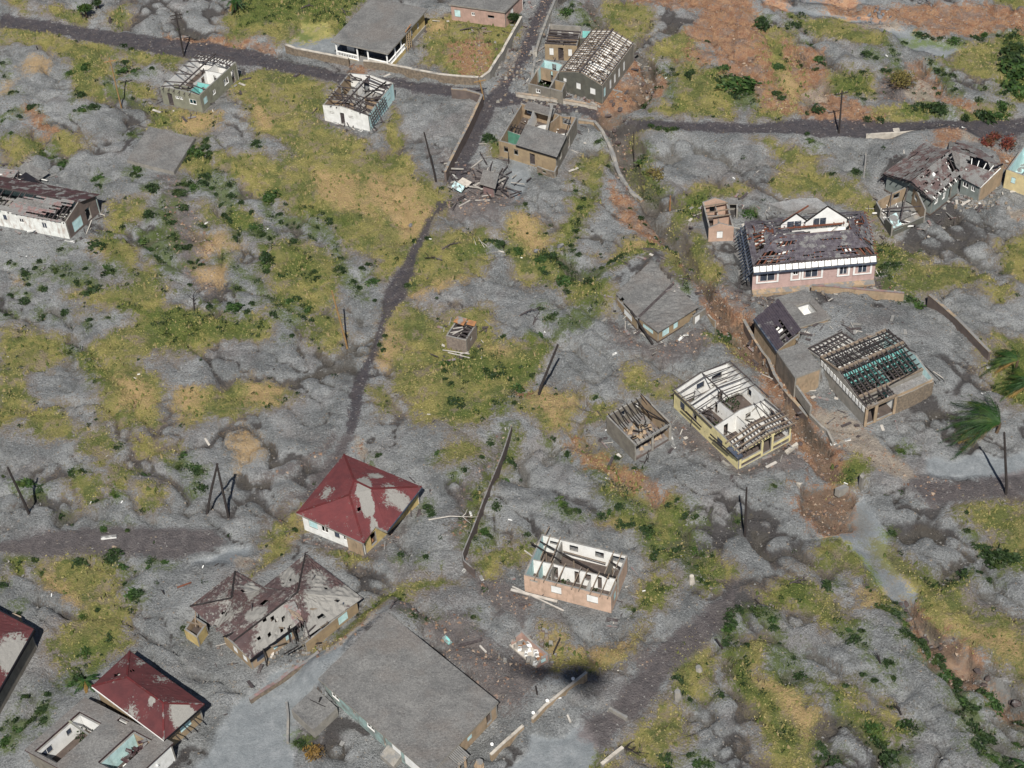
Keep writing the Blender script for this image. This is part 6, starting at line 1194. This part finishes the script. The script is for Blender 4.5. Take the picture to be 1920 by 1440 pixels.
pole((819,347),(795,248),'leaning dark pole in yellow grass left of the brown wall')
pole((1397,1001),(1400,914),'dark upright pole in pale ash left of the smooth grey washout')
pole((1888,926),(1883,811),'tall dark pole by the lower right road below the palms',r=.15)
pole((1573,251),(1579,170),'dark pole beside the right-hand road above the small pink cottage',arms=1)
pole((227,200),(205,108),'thin brown leaning pole with crossarm below the grey-green roofless house','opole',.10,1)
pole((345,106),(329,23),'dark pole with crossarms beside the top road by the grey-green house',arms=2)
pole((1008,739),(1046,646),'dark leaning pole with rusty head in grass right of the small brick hut',r=.16)
pole((56,966),(14,876),'dark pole leaning left near the left edge above the brown road',r=.15)
pole((907,185),(899,150),'short reddish pole standing at the road junction','opole',.12,1)
pole((1036,1228),(1050,1196),'thin leaning brown post beside the broken pinkish corner walls',r=.09,name='leaning_post',cat='post')
pole((954,309),(953,285),'thin dark post in front of the tan half-roofed ruin',r=.07,name='thin_post',cat='post')
pole((1189,284),(1188,248),'thin post standing by the stream bend',r=.07,name='thin_post',cat='post')
pole((1256,390),(1257,366),'rusty post at the stream edge left of the narrow pink cottage','rust',.10,name='thin_post',cat='post')
pole((1558,710),(1556,680),'dark prop under the ash terrace beside the timber grid house',r=.08,name='thin_post',cat='post')
pole((1008,1310),(1004,1287),'short tilted stake in ash right of the biggest flat roof corner',r=.09,name='stake',cat='post')
pole((1013,1243),(1008,1228),'low stake between tank roof and rubble hut',r=.07,name='stake',cat='post') if 0 else None
pole((1356,1219),(1343,1198),'short dark stake leaning beside the lower road in dry weeds',r=.10,name='stake',cat='post')
pole((310,1120),(303,1106),'pair stake with two prongs left of the brown collapsed roofs',r=.07,name='stake',cat='post')
pole((403,1069),(410,1056),'thin stake above the brown collapsed roofs',r=.06,name='stake',cat='post')
pole((72,98),(68,86),'short stake in the grass under the top road near the left edge',r=.08,name='stake',cat='post')
pole((207,45),(206,32),'squat stump post beside the top road near the top left tree','wood',.22,name='stump',cat='post')
pole((1311,1260),(1309,1250),'square pale pillar in grass right of the lower road','conc',.35,name='stone_pillar',cat='pillar')
pole((1271,1312),(1270,1296),'mossy stone pillar in the grass below the other pillar','conc',.4,name='stone_pillar',cat='pillar')
pole((1297,1094),(1297,1080),'pale stone pillar at the ash edge above the lower road','paleconc',.32,name='stone_pillar',cat='pillar')
pole((899,1444),(899,1428),'capped tan gate pillar at the bottom edge','tan',.5,name='gate_pillar',cat='pillar')
b1=GG(385,963); b2=GG(427,964); T=GG(406,964); hh=min(((G(407,873,z)-T).xy.length,z) for z in [i*.1+3 for i in range(120)])[1]; T=G(407,873,hh)
o=thing('pole_frame','dark A-shaped pair of poles joined at the top in pale ash','utility pole',(T.x,T.y,0),'poles left standing in the ash')
for B in (b1,b2): mb=MB(); mb.tube([B-Vector((0,0,.6)),B.lerp(T,.5),T+(T-B).normalized()*.3],[.17,.15,.12],7); mb.build('leg','pole',o)
# ---------------- bushes ----------------
def bushmesh(seed,n=230,flat=.7,m='leaf'):
    random.seed(seed); mb=MB()
    for k in range(5):
        a=random.random()*6.28; c=Vector((math.cos(a)*.5,math.sin(a)*.5,0))*random.random(); leaves(mb,c,random.uniform(.5,.8),n//5,flat*random.uniform(.7,1.2),.19)
    o=mb.build('bush',m,None); o.hide_render=True; return o.data,o
PB=[bushmesh(i+1,230,.75,'leaf_bright' if i%3==0 else 'leaf') for i in range(6)]
for d,o in PB: bpy.data.objects.remove(o)
random.seed(3)
B_.sort(key=lambda b:-b[2]*1.0); LBL={}
def direction(dx,dy):
    a=math.degrees(math.atan2(-dy,dx))%360
    return ['right of','upper right of','above','upper left of','left of','lower left of','below','lower right of'][int((a+22.5)//45)%8]
ORD=['nearest','second','third','fourth','fifth','sixth','seventh','eighth','ninth','tenth','eleventh','twelfth','thirteenth','fourteenth','fifteenth','sixteenth','seventeenth','eighteenth','nineteenth','twentieth']
ORD+=['twenty-'+k for k in ('first','second','third','fourth','fifth','sixth','seventh','eighth','ninth')]+['thirtieth']+['thirty-'+k for k in ('first','second','third','fourth','fifth','sixth','seventh','eighth','ninth')]
sel=B_[:296]; rest=B_[296:]
groups={}
for b in sel:
    l=min(LM,key=lambda l:math.hypot(l[1]-b[0],l[2]-b[1])); dx,dy=b[0]-l[1],b[1]-l[2]; groups.setdefault((l[0],direction(dx,dy)),[]).append((math.hypot(dx,dy),b))
for (l,dr),it in groups.items():
    it.sort()
    for k,(d,b) in enumerate(it):
        p=GG(b[0],b[1]); r=b[2]/ppm(b[0],b[1])*random.uniform(1.25,1.8); o=bpy.data.objects.new('bush',PB[random.randrange(6)][0]); COL.objects.link(o)
        o.location=(p.x,p.y,p.z-.05); o.rotation_euler=(0,0,random.random()*6.28); o.scale=(r*random.uniform(.9,1.5),r*random.uniform(.8,1.6),r*random.uniform(.5,.95))
        sz='tiny' if b[2]<6 else ('small' if b[2]<8 else ('mid-sized' if b[2]<11 else 'broad'))
        lab=(f'{sz} dark bush {dr} {l}, the {ORD[k]} nearest' if k else f'{sz} dark bush nearest {dr} {l}')
        tag(o,lab,'bush','dark green bushes scattered in the ash')
mb=MB()
for b in rest:
    for q in range(3):
        x,y=b[0]+random.uniform(-4,4),b[1]+random.uniform(-2,2); p=GG(x,y); leaves(mb,p,b[2]/ppm(x,y)*1.0,40,.7,.12)
# low creepers along the hollows and patch edges
gf=lambda k,x,y: None
sub=RNG.randint(0,len(xf),80000); cnt=0
for i in sub:
    if abs(xf[i])>80 or not 90<yf[i]<250: continue
    g_,lo=FIELD['grass'][i],HZ.ravel()[i]
    if FIELD['road'][i]>-.5 or FIELD['mud'][i]>-.5 or FIELD['orange'][i]>0: continue
    gn_=FIELD['green'][i]
    pr=(.0+(.24 if gn_>-.1 else 0)+(.09 if abs(g_)<.5 else 0)+(.035 if lo<-.38 else 0)+.003+(.010 if g_>0.5 else 0))
    v=vn1(xf[i],yf[i],5,41)
    if v<.02 and gn_<0: pr*=.15
    if random.random()<pr*.8:
        leaves(mb,Vector((xf[i],yf[i],lo)),random.uniform(.15,.5)*(1.7 if gn_>-.1 else 1),random.randint(14,34),.6,.12); cnt+=1
print('creepers',cnt,len(mb.f))
tag(mb.build('creepers','leaf'),'low dark green creepers and weeds lining hollows and grass edges','creepers',None,'stuff')
# ---------------- grass tussocks, stones (uncountable) ----------------
def scatter(name,n,test,size,mat,label,cat,up=1.0,seed=1,squash=.5):
    R=np.random.RandomState(seed); k=R.randint(0,len(xf),n*6); k=k[(np.abs(xf[k])<88)&(yf[k]>88)&(yf[k]<258)&test(k)][:n]; n=len(k)
    cx=xf[k]+R.uniform(-.18,.18,n); cy=yf[k]+R.uniform(-.18,.18,n); cz=HZ.ravel()[k]; s=size*R.uniform(.4,1.5,n)**1.5
    V=[]; base=np.array([[1,0,0],[-.5,.87,0],[-.5,-.87,0],[.1,.05,1]])
    a=R.rand(n)*6.283; P=np.zeros((n,4,3))
    jit=R.uniform(.6,1.3,(n,4))
    for j in range(4):
        bx,by,bz=base[j]; P[:,j,0]=cx+(bx*np.cos(a)-by*np.sin(a))*s*jit[:,j]; P[:,j,1]=cy+(bx*np.sin(a)+by*np.cos(a))*s*jit[:,j]; P[:,j,2]=cz-.03+bz*s*up*jit[:,j]*squash*2
    P[:,3,0]+=R.uniform(-.5,.5,n)*s; P[:,3,1]+=R.uniform(-.5,.5,n)*s
    F3=np.array([[0,1,3],[1,2,3],[2,0,3]]); F=(np.arange(n)[:,None,None]*4+F3[None]).reshape(-1,3)
    me=bpy.data.meshes.new(name); me.vertices.add(n*4); me.vertices.foreach_set('co',P.ravel()); me.loops.add(F.size); me.loops.foreach_set('vertex_index',F.ravel().astype(np.int32)); me.polygons.add(len(F)); me.polygons.foreach_set('loop_start',np.arange(0,F.size,3)); me.update(calc_edges=True)
    me.materials.append(M(mat)); o=bpy.data.objects.new(name,me); COL.objects.link(o); tag(o,label,cat,None,'stuff'); return o
def tuftm(name,cols):
    t=NT(name); r=t.geo.outputs['Random Per Island']; c=t.mix(t.step(r,.1,.5),cols[0],cols[1]); c=t.mix(t.step(r,.6,.95),c,cols[2]); c=t.mix(t.step(t.noise(.15,4),.45,.6,0,.6),c,cols[3]); _M[name]=t.done(c)
tuftm('tuft',((.16,.145,.05),(.27,.24,.085),(.35,.295,.14),(.11,.13,.035)))
tuftm('tussock',((.06,.075,.02),(.14,.13,.045),(.20,.16,.08),(.05,.07,.02)))
tuftm('stone',((.10,.10,.10),(.22,.225,.23),(.42,.42,.40),(.20,.17,.155)))
tuftm('gstone',((.12,.07,.05),(.20,.13,.09),(.32,.245,.185),(.16,.12,.11)))
blk=lambda k:(FIELD['road'][k]<.3)&(FIELD['mud'][k]<.2)
infoot=np.zeros(len(xf),bool)
for ft in FOOT:
    cx=sum(p.x for p in ft)/4; cy=sum(p.y for p in ft)/4; U=ft[1]-ft[0]; V_=ft[3]-ft[0]; det=U.x*V_.y-U.y*V_.x; x=xf-ft[0].x; y=yf-ft[0].y; u=(x*V_.y-y*V_.x)/det; v=(U.x*y-U.y*x)/det; infoot|=(u>-.03)&(u<1.03)&(v>-.03)&(v<1.03)
scatter('dry_grass',90000,lambda k:(FIELD['grass'][k]+RNG.rand(len(k))*1.6>.6)&blk(k)&~infoot[k],.062,'tuft','yellow-green dry grass tussocks covering the patches between the ash','grass',1.2,2,.6)
scatter('tussocks',9000,lambda k:(FIELD['grass'][k]+RNG.rand(len(k))*1.6>.9)&blk(k)&~infoot[k],.17,'tussock','darker green and brown tussocks standing in the grass patches','grass',1.3,12,.8)
scatter('ash_grit',60000,lambda k:(FIELD['grass'][k]<.2)&(FIELD['mud'][k]<0)&~infoot[k],.10,'stone','grey grit and pebbles strewn over the ash','grit',.7,3)
scatter('gully_stones',16000,lambda k:((FIELD['orange'][k]>-.2)|(FIELD['bed'][k]>.3)|(FIELD['sand'][k]>-.3))&~infoot[k],.16,'gstone','brown stones and clods lying in the gullies and red soil','stones',.8,4)
# ---------------- boulders ----------------
def rockmesh(seed):
    random.seed(seed); mb=MB(); n,m=7,5
    for j in range(m+1):
        for i in range(n):
            a=i*6.283/n; b=j/m*math.pi; r=random.uniform(.75,1.1); mb.v.append((math.cos(a)*math.sin(b)*r,math.sin(a)*math.sin(b)*r,math.cos(b)*r*.7))
    for j in range(m):
        for i in range(n): mb.f.append((j*n+i,(j+1)*n+i,(j+1)*n+(i+1)%n,j*n+(i+1)%n)); mb.m.append(0)
    return mb
RK=[]
for i in range(4):
    for mt in ('rock','grock'):
        o=rockmesh(i+20).build('boulder',mt); RK.append((mt,o.data)); bpy.data.objects.remove(o)
random.seed(9)
def rocks(lst,mt,place,group,adj):
    lst=sorted(lst,key=lambda r:r[0])
    for i,(x,y,r) in enumerate(lst):
        p=GG(x,y); o=bpy.data.objects.new('boulder',random.choice([d for k,d in RK if k==mt])); COL.objects.link(o); s=r/ppm(x,y); o.location=(p.x,p.y,p.z+s*.15); o.scale=(s*random.uniform(.9,1.3),s*random.uniform(.8,1.2),s*random.uniform(.7,1.1)); o.rotation_euler=(random.random(),random.random(),random.random()*6)
        n='leftmost' if i==0 else ORD[i]; tag(o,f'{adj} boulder {place}, {n} from the left' if i else f'{adj} boulder {place}, leftmost one','boulder',group)
rocks([(1205,148,6),(1212,152,5),(1190,180,5),(1150,195,6),(1140,207,7),(1162,200,5),(1225,158,5),(1218,147,4),(1146,190,4),(1172,186,4)],'rock','in red soil beside the bare roof frame','boulders in the washout by the bare roof frame','brown')
rocks([(1135,240,9),(1158,244,8),(1152,222,6),(1172,218,5),(1147,255,3),(1181,216,4)],'rock','in the stream mouth under the junction','boulders in the stream mouth','dark round')
rocks([(1700,1118,10),(1690,1126,5),(1699,1140,5),(1705,1160,7),(1740,1168,5),(1736,1185,13),(1748,1193,8),(1790,1190,4),(1766,1200,6),(1855,1260,8),(1848,1268,8),(1838,1245,9),(1908,1308,9),(1900,1300,6),(1708,1172,4)],'rock','along the lower right gully','boulders along the lower right gully','brown')
rocks([(1430,644,5),(1418,672,6),(1386,640,4),(1322,548,5),(1335,562,4),(1345,552,5),(1328,575,4),(1360,598,4),(1490,770,4),(1500,830,5),(1545,880,4),(1570,868,4),(1578,862,4),(1310,546,3),(1352,580,4)],'rock','in the red gully right of the twin-sloped roofs','boulders in the red gully','brown')
rocks([(1500+random.uniform(5,100),915+random.uniform(10,70),random.uniform(1.8,4)) for i in range(16)],'rock','in the raw washout basin','boulders in the washout basin','small brown')
rocks([(1050,460,9),(1007,470,6),(770,420,5),(1062,20,3)],'grock','in the grass patches right of the winding lane','boulders in the grass','grey')
rocks([(1625+random.uniform(-20,45),33+random.uniform(-8,14),random.uniform(2.5,5)) for i in range(24)],'grock','in the stone run at the upper right','boulders of the upper stone run','small grey')
rocks([(1690+random.uniform(-15,60),2+random.uniform(-8,10),random.uniform(3,6)) for i in range(14)]+[(1505,6,6)],'grock','near the top edge at the upper right','boulders at the top edge','dark grey')
rocks([(940+random.uniform(-10,70),115+random.uniform(-25,40),random.uniform(2,4.5)) for i in range(16)],'rock','in the rubble lane uphill of the junction','boulders in the rubble lane','small dark')
# ---------------- palms and trees ----------------
def palm(px,h,label,fr,R=3.6,wind=(-1,.35),dry=6,seed=1,fan=None):
    random.seed(seed); p=GG(*px); o=thing('palm_tree',label,'palm tree',p,'palm trees'); W=Vector((wind[0],wind[1],0)); top=p+Vector((.3,0,h)); mb=MB()
    mb.tube([p-Vector((0,0,.5)),p.lerp(top,.5)+Vector((.15,0,0)),top],[.22,.17,.15],7); mb.build('trunk','bark',o)
    for i in range(fr+dry):
        isd=i>=fr; a=(math.radians(random.uniform(*fan)) if fan and not isd else (math.radians(random.uniform(165,215)) if fan else random.random()*6.283)); d=(Vector((math.cos(a),math.sin(a),0))+(W*1.15 if not fan else W*.0)).normalized(); L=R*random.uniform(.6,1.1)*(1 if not isd else .8); el=random.uniform(.1,1.1) if not isd else random.uniform(-.9,-.2)
        pts=[top+d*L*t*math.cos(el*.6)+Vector((0,0,max(math.sin(el)*L*t*.55-L*t*t*(.55 if not isd else .25),.15-top.z+p.z))) for t in lerpn(9)]
        f=MB(); f.tube(pts,[.05*(1-.8*t) for t in lerpn(9)],4)
        for k in range(1,9):
            for q in range(3):
                if random.random()<.2: continue
                t=(k-1+q/3)/8; c=pts[k-1].lerp(pts[k],q/3); dd=(pts[k]-pts[k-1]).normalized(); s_=dd.cross(Vector((0,0,1))).normalized(); ll=min(1.3,R*.2)*random.uniform(.6,1.2)*math.sin(math.pi*min(1,t*.85+.12))+.12
                for sg in (-1,1):
                    tip=c+(s_*sg*.65+dd*.75+W*.35+Vector((0,0,-.35))).normalized()*ll; b_=dd*.06
                    f.add([c-b_,c+b_,tip],[(0,1,2)])
        f.build('frond','palm_dry' if isd else 'palm_leaf',o)
palm((1866,815),1.6,'biggest wind-bent palm with orange dead fronds, right of the timber grid roof',38,7.4,(-1.1,.45),4,1,(75,215))
palm((1898,702),2.2,'palm with bright fronds near the right edge above the biggest palm',16,4.2,(-1,.3),2,2,(80,190))
palm((1926,740),2.0,'palm cut by the right edge with brown hanging fronds',18,4.6,(-1,.2),3,3,(80,200))
palm((440,24),2.2,'small palm-like tree in the grass at the top edge',16,2.6,(-.1,.1),3,4)
palm((1915,1442),.6,'low fern-like palm in the bottom right corner',8,1.6,(0,0),1,5)
palm((160,1293),.8,'small spiky palm shoot left of the lower left red roof',10,1.7,(.2,.3),1,6)
def tree(px,r,h,label,m,n,flat=.8,name='tree',cat='tree',seed=1,sz=.16,trunk=True,twigs=0):
    random.seed(seed); p=GG(*px); o=thing(name,label,cat,p); mb=MB(); c=p+Vector((0,0,h))
    if trunk:
        mb.tube([p-Vector((0,0,.4)),p.lerp(c,.6),c],[.18,.12,.06],6)
        for i in range(6+twigs): a=random.random()*6.28; q=p.lerp(c,random.uniform(.2,.9)); mb.tube([q,q+Vector((math.cos(a)*r*.9,math.sin(a)*r*.9,random.uniform(.2,.9)*r*.6))],[.07,.02],5)
        mb.build('trunk','bark',o)
    f=MB()
    for k in range(9): a=random.random()*6.28; leaves(f,c+Vector((math.cos(a),math.sin(a),random.uniform(-.5,.2)))*r*.5*random.random(),r*random.uniform(.45,.7),n//9,flat,sz)
    f.build('crown',m,o); return o
tree((163,35),1.5,1.6,'bright green leafy tree at the top edge near the left','leaf_bright',700,seed=1); tree((185,18),1.1,1.0,'dark green rounded tree right of the bright one at the top left','leaf',500,seed=2)
tree((966,46),1.3,1.3,'dark green bushy tree between the pink house and the uphill lane','leaf',650,seed=3)
tree((1685,168),2.7,1.2,'large dry twiggy bush on the upper right slope','leaf_dry',1100,.9,'dry_bush','bush',4,.14,True,26)
tree((1848,285),1.5,.6,'red-leaved shrub left one behind the decaying shingled house','leaf_red',420,.8,'red_shrub','bush',5,.14,True,4); tree((1888,278),1.7,.7,'red-leaved shrub by the right edge above the yellow house','leaf_red',520,.8,'red_shrub','bush',6,.14,True,4); tree((1868,262),1.2,.5,'smaller dark red shrub between the two larger red shrubs','leaf_red',300,.8,'red_shrub','bush',8,.14,True,4)
tree((1228,325),1.6,.3,'olive and rust coloured low shrub on the stream bank','leaf_dry',420,.5,'bank_shrub','bush',7,.14,True,3)
tree((590,1415),1.3,.4,'orange-brown dried shrub at the bottom left of the biggest flat roof','palm_dry',380,.6,'dried_shrub','bush',9,.14,True,3)
def deadtree(px,ang,L,label,m='deadw',n=9,lie=True,seed=1,name='fallen_branch'):
    random.seed(seed); p=GG(*px); o=thing(name,label,'dead tree',p); mb=MB(); d=Vector((math.cos(ang),math.sin(ang),.12 if lie else 1.2)).normalized(); mb.tube([p+Vector((0,0,.1)),p+d*L*.5+Vector((0,.2,.2)),p+d*L],[.10,.07,.03],6)
    mb.build('trunk',m,o)
    for i in range(n):
        q=p+d*L*random.uniform(.15,.95)+Vector((0,0,.15)); a=ang+random.choice((-1,1))*random.uniform(.4,1.3); l=L*random.uniform(.2,.5); e=Vector((math.cos(a),math.sin(a),random.uniform(0,.7)+(0 if lie else .5))); k=MB(); k.tube([q,q+e*l*.5,q+e*l+Vector((random.uniform(-.3,.3),random.uniform(-.3,.3),0))],[.05,.035,.018],5); k.build('branch',m,o)
deadtree((945,468),3.0,3.6,'bleached white fallen tree in the grass below the collapsed shack','deadw',11,True,1)
deadtree((985,462),2.6,2.0,'short white fallen branch right of the bleached fallen tree','deadw',4,True,2) if 0 else None
deadtree((830,492),2.9,2.4,'dark curved fallen branch in yellow grass right of the lane','dwood',4,True,3); deadtree((800,520),.6,2.2,'grey fallen twigs with dark stem beside the lane bend','wood',6,True,4); deadtree((362,572),1.6,2.0,'small dead standing tree in the left ash field','dwood',6,False,5,'dead_sapling')
deadtree((805,985),-.1,5.0,'long pale fallen branch between the red roof and the thin brown wall','deadw',3,True,6); deadtree((1415,1125),-1.2,2.4,'dark dead branch hanging over the lower road bend','dwood',6,True,7); deadtree((1160,1398),-.6,2.6,'tangle of black dead branches at the bottom by the kerb','dwood',12,True,8)
deadtree((565,22),.2,2.0,'small dead forked branch in the grass left of the villa','wood',5,True,9); deadtree((830,470),.4,2.2,'grey dead brush right of the lane','wood',8,True,10); deadtree((648,28),2.0,1.8,'pale dead twig beside the villa roof corner','wood',3,True,11)
deadtree((975,600),.3,2.6,'grey fallen twigs in ash right of the small brick hut','wood',7,True,12); deadtree((1000,612),1.2,1.6,'broken grey ladder-like branch near the leaning pole','wood',5,True,13); deadtree((1480,1095),.1,2.0,'grey twig heap in grass right of the lower road end','wood',8,True,14); deadtree((862,58),-.1,3.4,'fallen grey trunk below the pink house at the top','wood',3,True,15); deadtree((735,1165),1.0,1.5,'thin dry branch above the biggest flat roof','wood',3,True,16)
deadtree((1690,1340),2.2,1.3,'black twig clump in the lower right ash','dwood',5,False,17); deadtree((1650,1250),2.0,1.2,'short black twigs near the lower right bushes','dwood',4,False,18)
# ---------------- loose planks and wreckage ----------------
def plank(a,b,w,m,label,name='plank',cat='plank',h=.14,z=.12,grp=None):
    A,B=GG(*a),GG(*b); A.z+=z; B.z+=z; c=(A+B)/2; o=thing(name,label,cat,(c.x,c.y,0),grp); mb=MB(); mb.bar(A,B,w*(.7 if m=='whitep' else 1),h*.8); mb.build('board','white' if m=='whitep' else m,o)
plank((1558,828),(1595,823),.5,'whitep','long white board on the sandy flat beside the gully',h=.25)
plank((190,1010),(219,1007),.55,'whitep','white curved scrap of roofing on the brown road',name='roofing_scrap',cat='scrap',h=.3); plank((211,1026),(219,1029),.25,'sand','small tan plank below the white scrap on the brown road')
plank((1840,744),(1857,733),.4,'whitep','white board among the palms'); plank((1848,698),(1856,698),.35,'whitep','small white board at the end of the straight brown wall')
plank((958,1108),(1045,1128),.3,'deadw','long pale pole on the ground in front of the salmon house',name='fallen_pole',cat='pole'); plank((334,1108),(360,1097),.14,'redwood','rusty rod in ash left of the brown roofs',name='rusty_rod',cat='rod')
plank((1272,643),(1280,637),.45,'whitep','white plank in ash below the twin-sloped roofs'); plank((1282,634),(1290,628),.35,'whitep','second white plank right of the first below the twin-sloped roofs'); plank((1148,669),(1157,668),.35,'whitep','white plank in ash above the grey roofless shed'); plank((1190,668),(1200,667),.3,'conc','grey plank above the yellow roofless house')
plank((881,958),(884,968),.35,'whitep','white scrap left of the thin brown wall'); plank((905,1090),(901,1082),.5,'whitep','white panel at the curled end of the thin brown wall'); plank((868,1078),(873,1074),.5,'whitep','white panel outside the curled wall end')
plank((833,1199),(845,1211),.5,'teal','turquoise board above the biggest flat roof'); plank((857,1212),(905,1206),.35,'wood','long grey timber above the biggest flat roof',name='timber',cat='timber'); plank((900,1214),(912,1227),.2,'deadw','thin pale rod above the biggest flat roof')
plank((617,1350),(625,1344),.35,'whitep','white block beside the square concrete tank'); plank((637,1390),(642,1384),.5,'whitep','white rubble lump below the square tank'); plank((122,450),(140,452),.35,'whitep','white plank at the corner of the long barn'); plank((163,440),(172,413),.15,'deadw','thin pale rod leaning by the barn end')
plank((1064,1345),(1070,1358),.2,'deadw','short pale rod by the white-balled parapet'); plank((382,412),(388,412),.3,'whitep','small white board in the left ash field'); plank((626,228),(636,231),.7,'whitep','white slab lying in front of the white roofless house'); plank((673,244),(679,247),.6,'whitep','small white box in front of the white roofless house')
plank((553,148),(563,140),.5,'wood','short brown log below the top road',name='log',cat='log',h=.3); plank((1256,808),(1263,835),.4,'whitep','white spilled streak of plaster beside the grey shed',h=.08); plank((1260,835),(1266,842),.3,'whitep','white forked scrap below the plaster streak'); plank((385,825),(392,833),.25,'deadw','bent white wire scrap in the left ash')
plank((1827,377),(1843,383),.6,'whitep','white splayed panel in rubble in front of the shingled house'); plank((1802,254),(1808,246),.3,'whitep','white strip behind the shingled house'); plank((1675,1128),(1679,1131),.2,'dwood','dark chip beside the grey washout') 
plank((845,325),(858,336),.25,'whitep','white rail by the fallen turquoise panel')
mb=MB(); random.seed(12)
for i in range(75):
    x,y=random.gauss(905,34),random.gauss(345,16)
    p=GG(x,y); a=random.random()*6.28; l=random.uniform(.6,2.6); p.z+=random.uniform(.05,.6); mb.bar(p,p+Vector((math.cos(a)*l,math.sin(a)*l,random.uniform(-.2,.6))),.1,random.choice([.1,.2]),random.choice([0,0,0,1]))
tag(mb.build('broken_timber',['wood','deadw']),'heap of broken timber across the lane below the junction','timber heap',None,'stuff')
mb=MB()
for i in range(130):
    x,y=random.uniform(0,1920),random.uniform(0,1440); p=GG(x,y); a=random.random()*6.28; l=random.uniform(.12,.5)
    mb.bar(p+Vector((0,0,.05)),p+Vector((math.cos(a)*l,math.sin(a)*l,.1)),.1,.08,random.choice([0,1,2,2,2]))
tag(mb.build('scattered_debris',['whitep','deadw','wood']),'small scraps of wood and plaster scattered everywhere in the ash','debris',None,'stuff')
mb=MB()
for (cx,cy,sx,sy,n) in ((1835,375,30,12,90),(1500,562,60,4,20),(1000,1215,25,15,40),(1045,190,45,10,80),(970,120,35,35,120),(1215,135,12,20,50),(1500,560,60,20,40),(520,1225,50,15,60)):
    for i in range(n):
        x,y=random.gauss(cx,sx),random.gauss(cy,sy); p=GG(x,y); k=random.uniform(.08,.3); mb.hexa([p+Vector((u*k,v*k,-.05)) for u,v in((-1,-.7),(.9,-1),(1,.8),(-.8,1))],[p+Vector((u*k*.7,v*k*.7,k*random.uniform(.5,1.2))) for u,v in((-1,-.7),(.9,-1),(1,.8),(-.8,1))],random.choice([0,0,1,2]))
tag(mb.build('rubble',['stone','conc','brownwall']),'broken masonry rubble spilled around ruined walls','rubble',None,'stuff')
mb=MB()
for ft in FOOT[:34]:
    for i in range(26):
        k=random.randrange(4); a,c_=ft[k],ft[(k+1)%4]; p=a.lerp(c_,random.random()); o_=(p-(ft[0]+ft[2])/2); o_.z=0; o_.normalize(); p=p+o_*random.uniform(.3,2.6)
        if not(abs(p.x)<88 and 88<p.y<258): continue
        p.z=hz(p.x,p.y)+.08; an=random.random()*6.28; l=random.uniform(.3,1.6); mb.bar(p,p+Vector((math.cos(an)*l,math.sin(an)*l,random.uniform(-.1,.25))),random.choice([.08,.12,.35]),.06,random.choice([0,0,1,2,3]))
tag(mb.build('fallen_timber',['wood','deadw','conc','pinkbd']),'broken timber and sheet scraps fallen around the ruined walls','timber',None,'stuff')
def ball(x,y,label,r=.22,z=.75):
    p=GG(x,y); o=rockmesh(5).build('white_ball','whitep',org=(0,0,0)); o.location=(p.x,p.y,p.z+z); o.scale=(r,r,r*1.2); tag(o,label,'ornament','white ball finials')
ball(1001,1353,'white ball finial on the lower end of the long parapet'); ball(1027,1331,'white ball finial midway along the long parapet'); ball(1075,1290,'white ball finial beside the aircraft shadow'); ball(924,1412,'white ball finial on the short bottom parapet'); ball(953,1395,'white ball finial halfway up the short bottom parapet')
o=rockmesh(6).build('rusty_drum','rust'); p=GG(694,1018); o.location=(p.x,p.y,.4); o.scale=(.5,.4,.5); tag(o,'orange rusty drum at the front corner of the red hipped roof','drum')
# ---------------- the aircraft whose shadow falls on the ground (above and behind the camera) ----------------
C0=CAMP+SUND*10.0; hd=Vector((1,-.15,0)).normalized(); sd_=Vector((-hd.y,hd.x,0)); up=Vector((0,0,1))
o=thing('helicopter','small helicopter hovering behind the viewpoint and casting the shadow by the parapet','helicopter',C0)
mb=MB(); mb.tube([C0-hd*2.7,C0-hd*1.9,C0-hd*.3,C0+hd*1.5,C0+hd*2.4],[.6,1.2,1.4,1.25,.5],12); mb.build('cabin','heli',o,True); mb=MB(); mb.tube([C0-hd*3.0+up*.5,C0-hd*7.6+up*.9],[.9,.3],8); mb.build('tail_boom','heli',o); mb=MB(); mb.bar(C0-hd*7.4+up*.6,C0-hd*7.8+up*2.2,.1,.6); mb.build('fin','heli',o); mb=MB(); mb.tube([C0+up*1.8,C0+up*2.7],[.3,.12],8); mb.build('mast','heli',o)
for a in (.5,.5+math.pi): mb=MB(); v=hd*math.cos(a)+sd_*math.sin(a); mb.bar(C0+up*2.6,C0+up*2.65+v*6,.3,.06); mb.build('rotor_blade','heli',o)
for s in (-1,1): mb=MB(); mb.bar(C0+sd_*s*1.1-up*1.7-hd*1.8,C0+sd_*s*1.1-up*1.7+hd*1.6,.1); mb.bar(C0+sd_*s*.8-up*.9,C0+sd_*s*1.1-up*1.7,.08); mb.build('skid','heli',o)
bpy.context.view_layer.update()
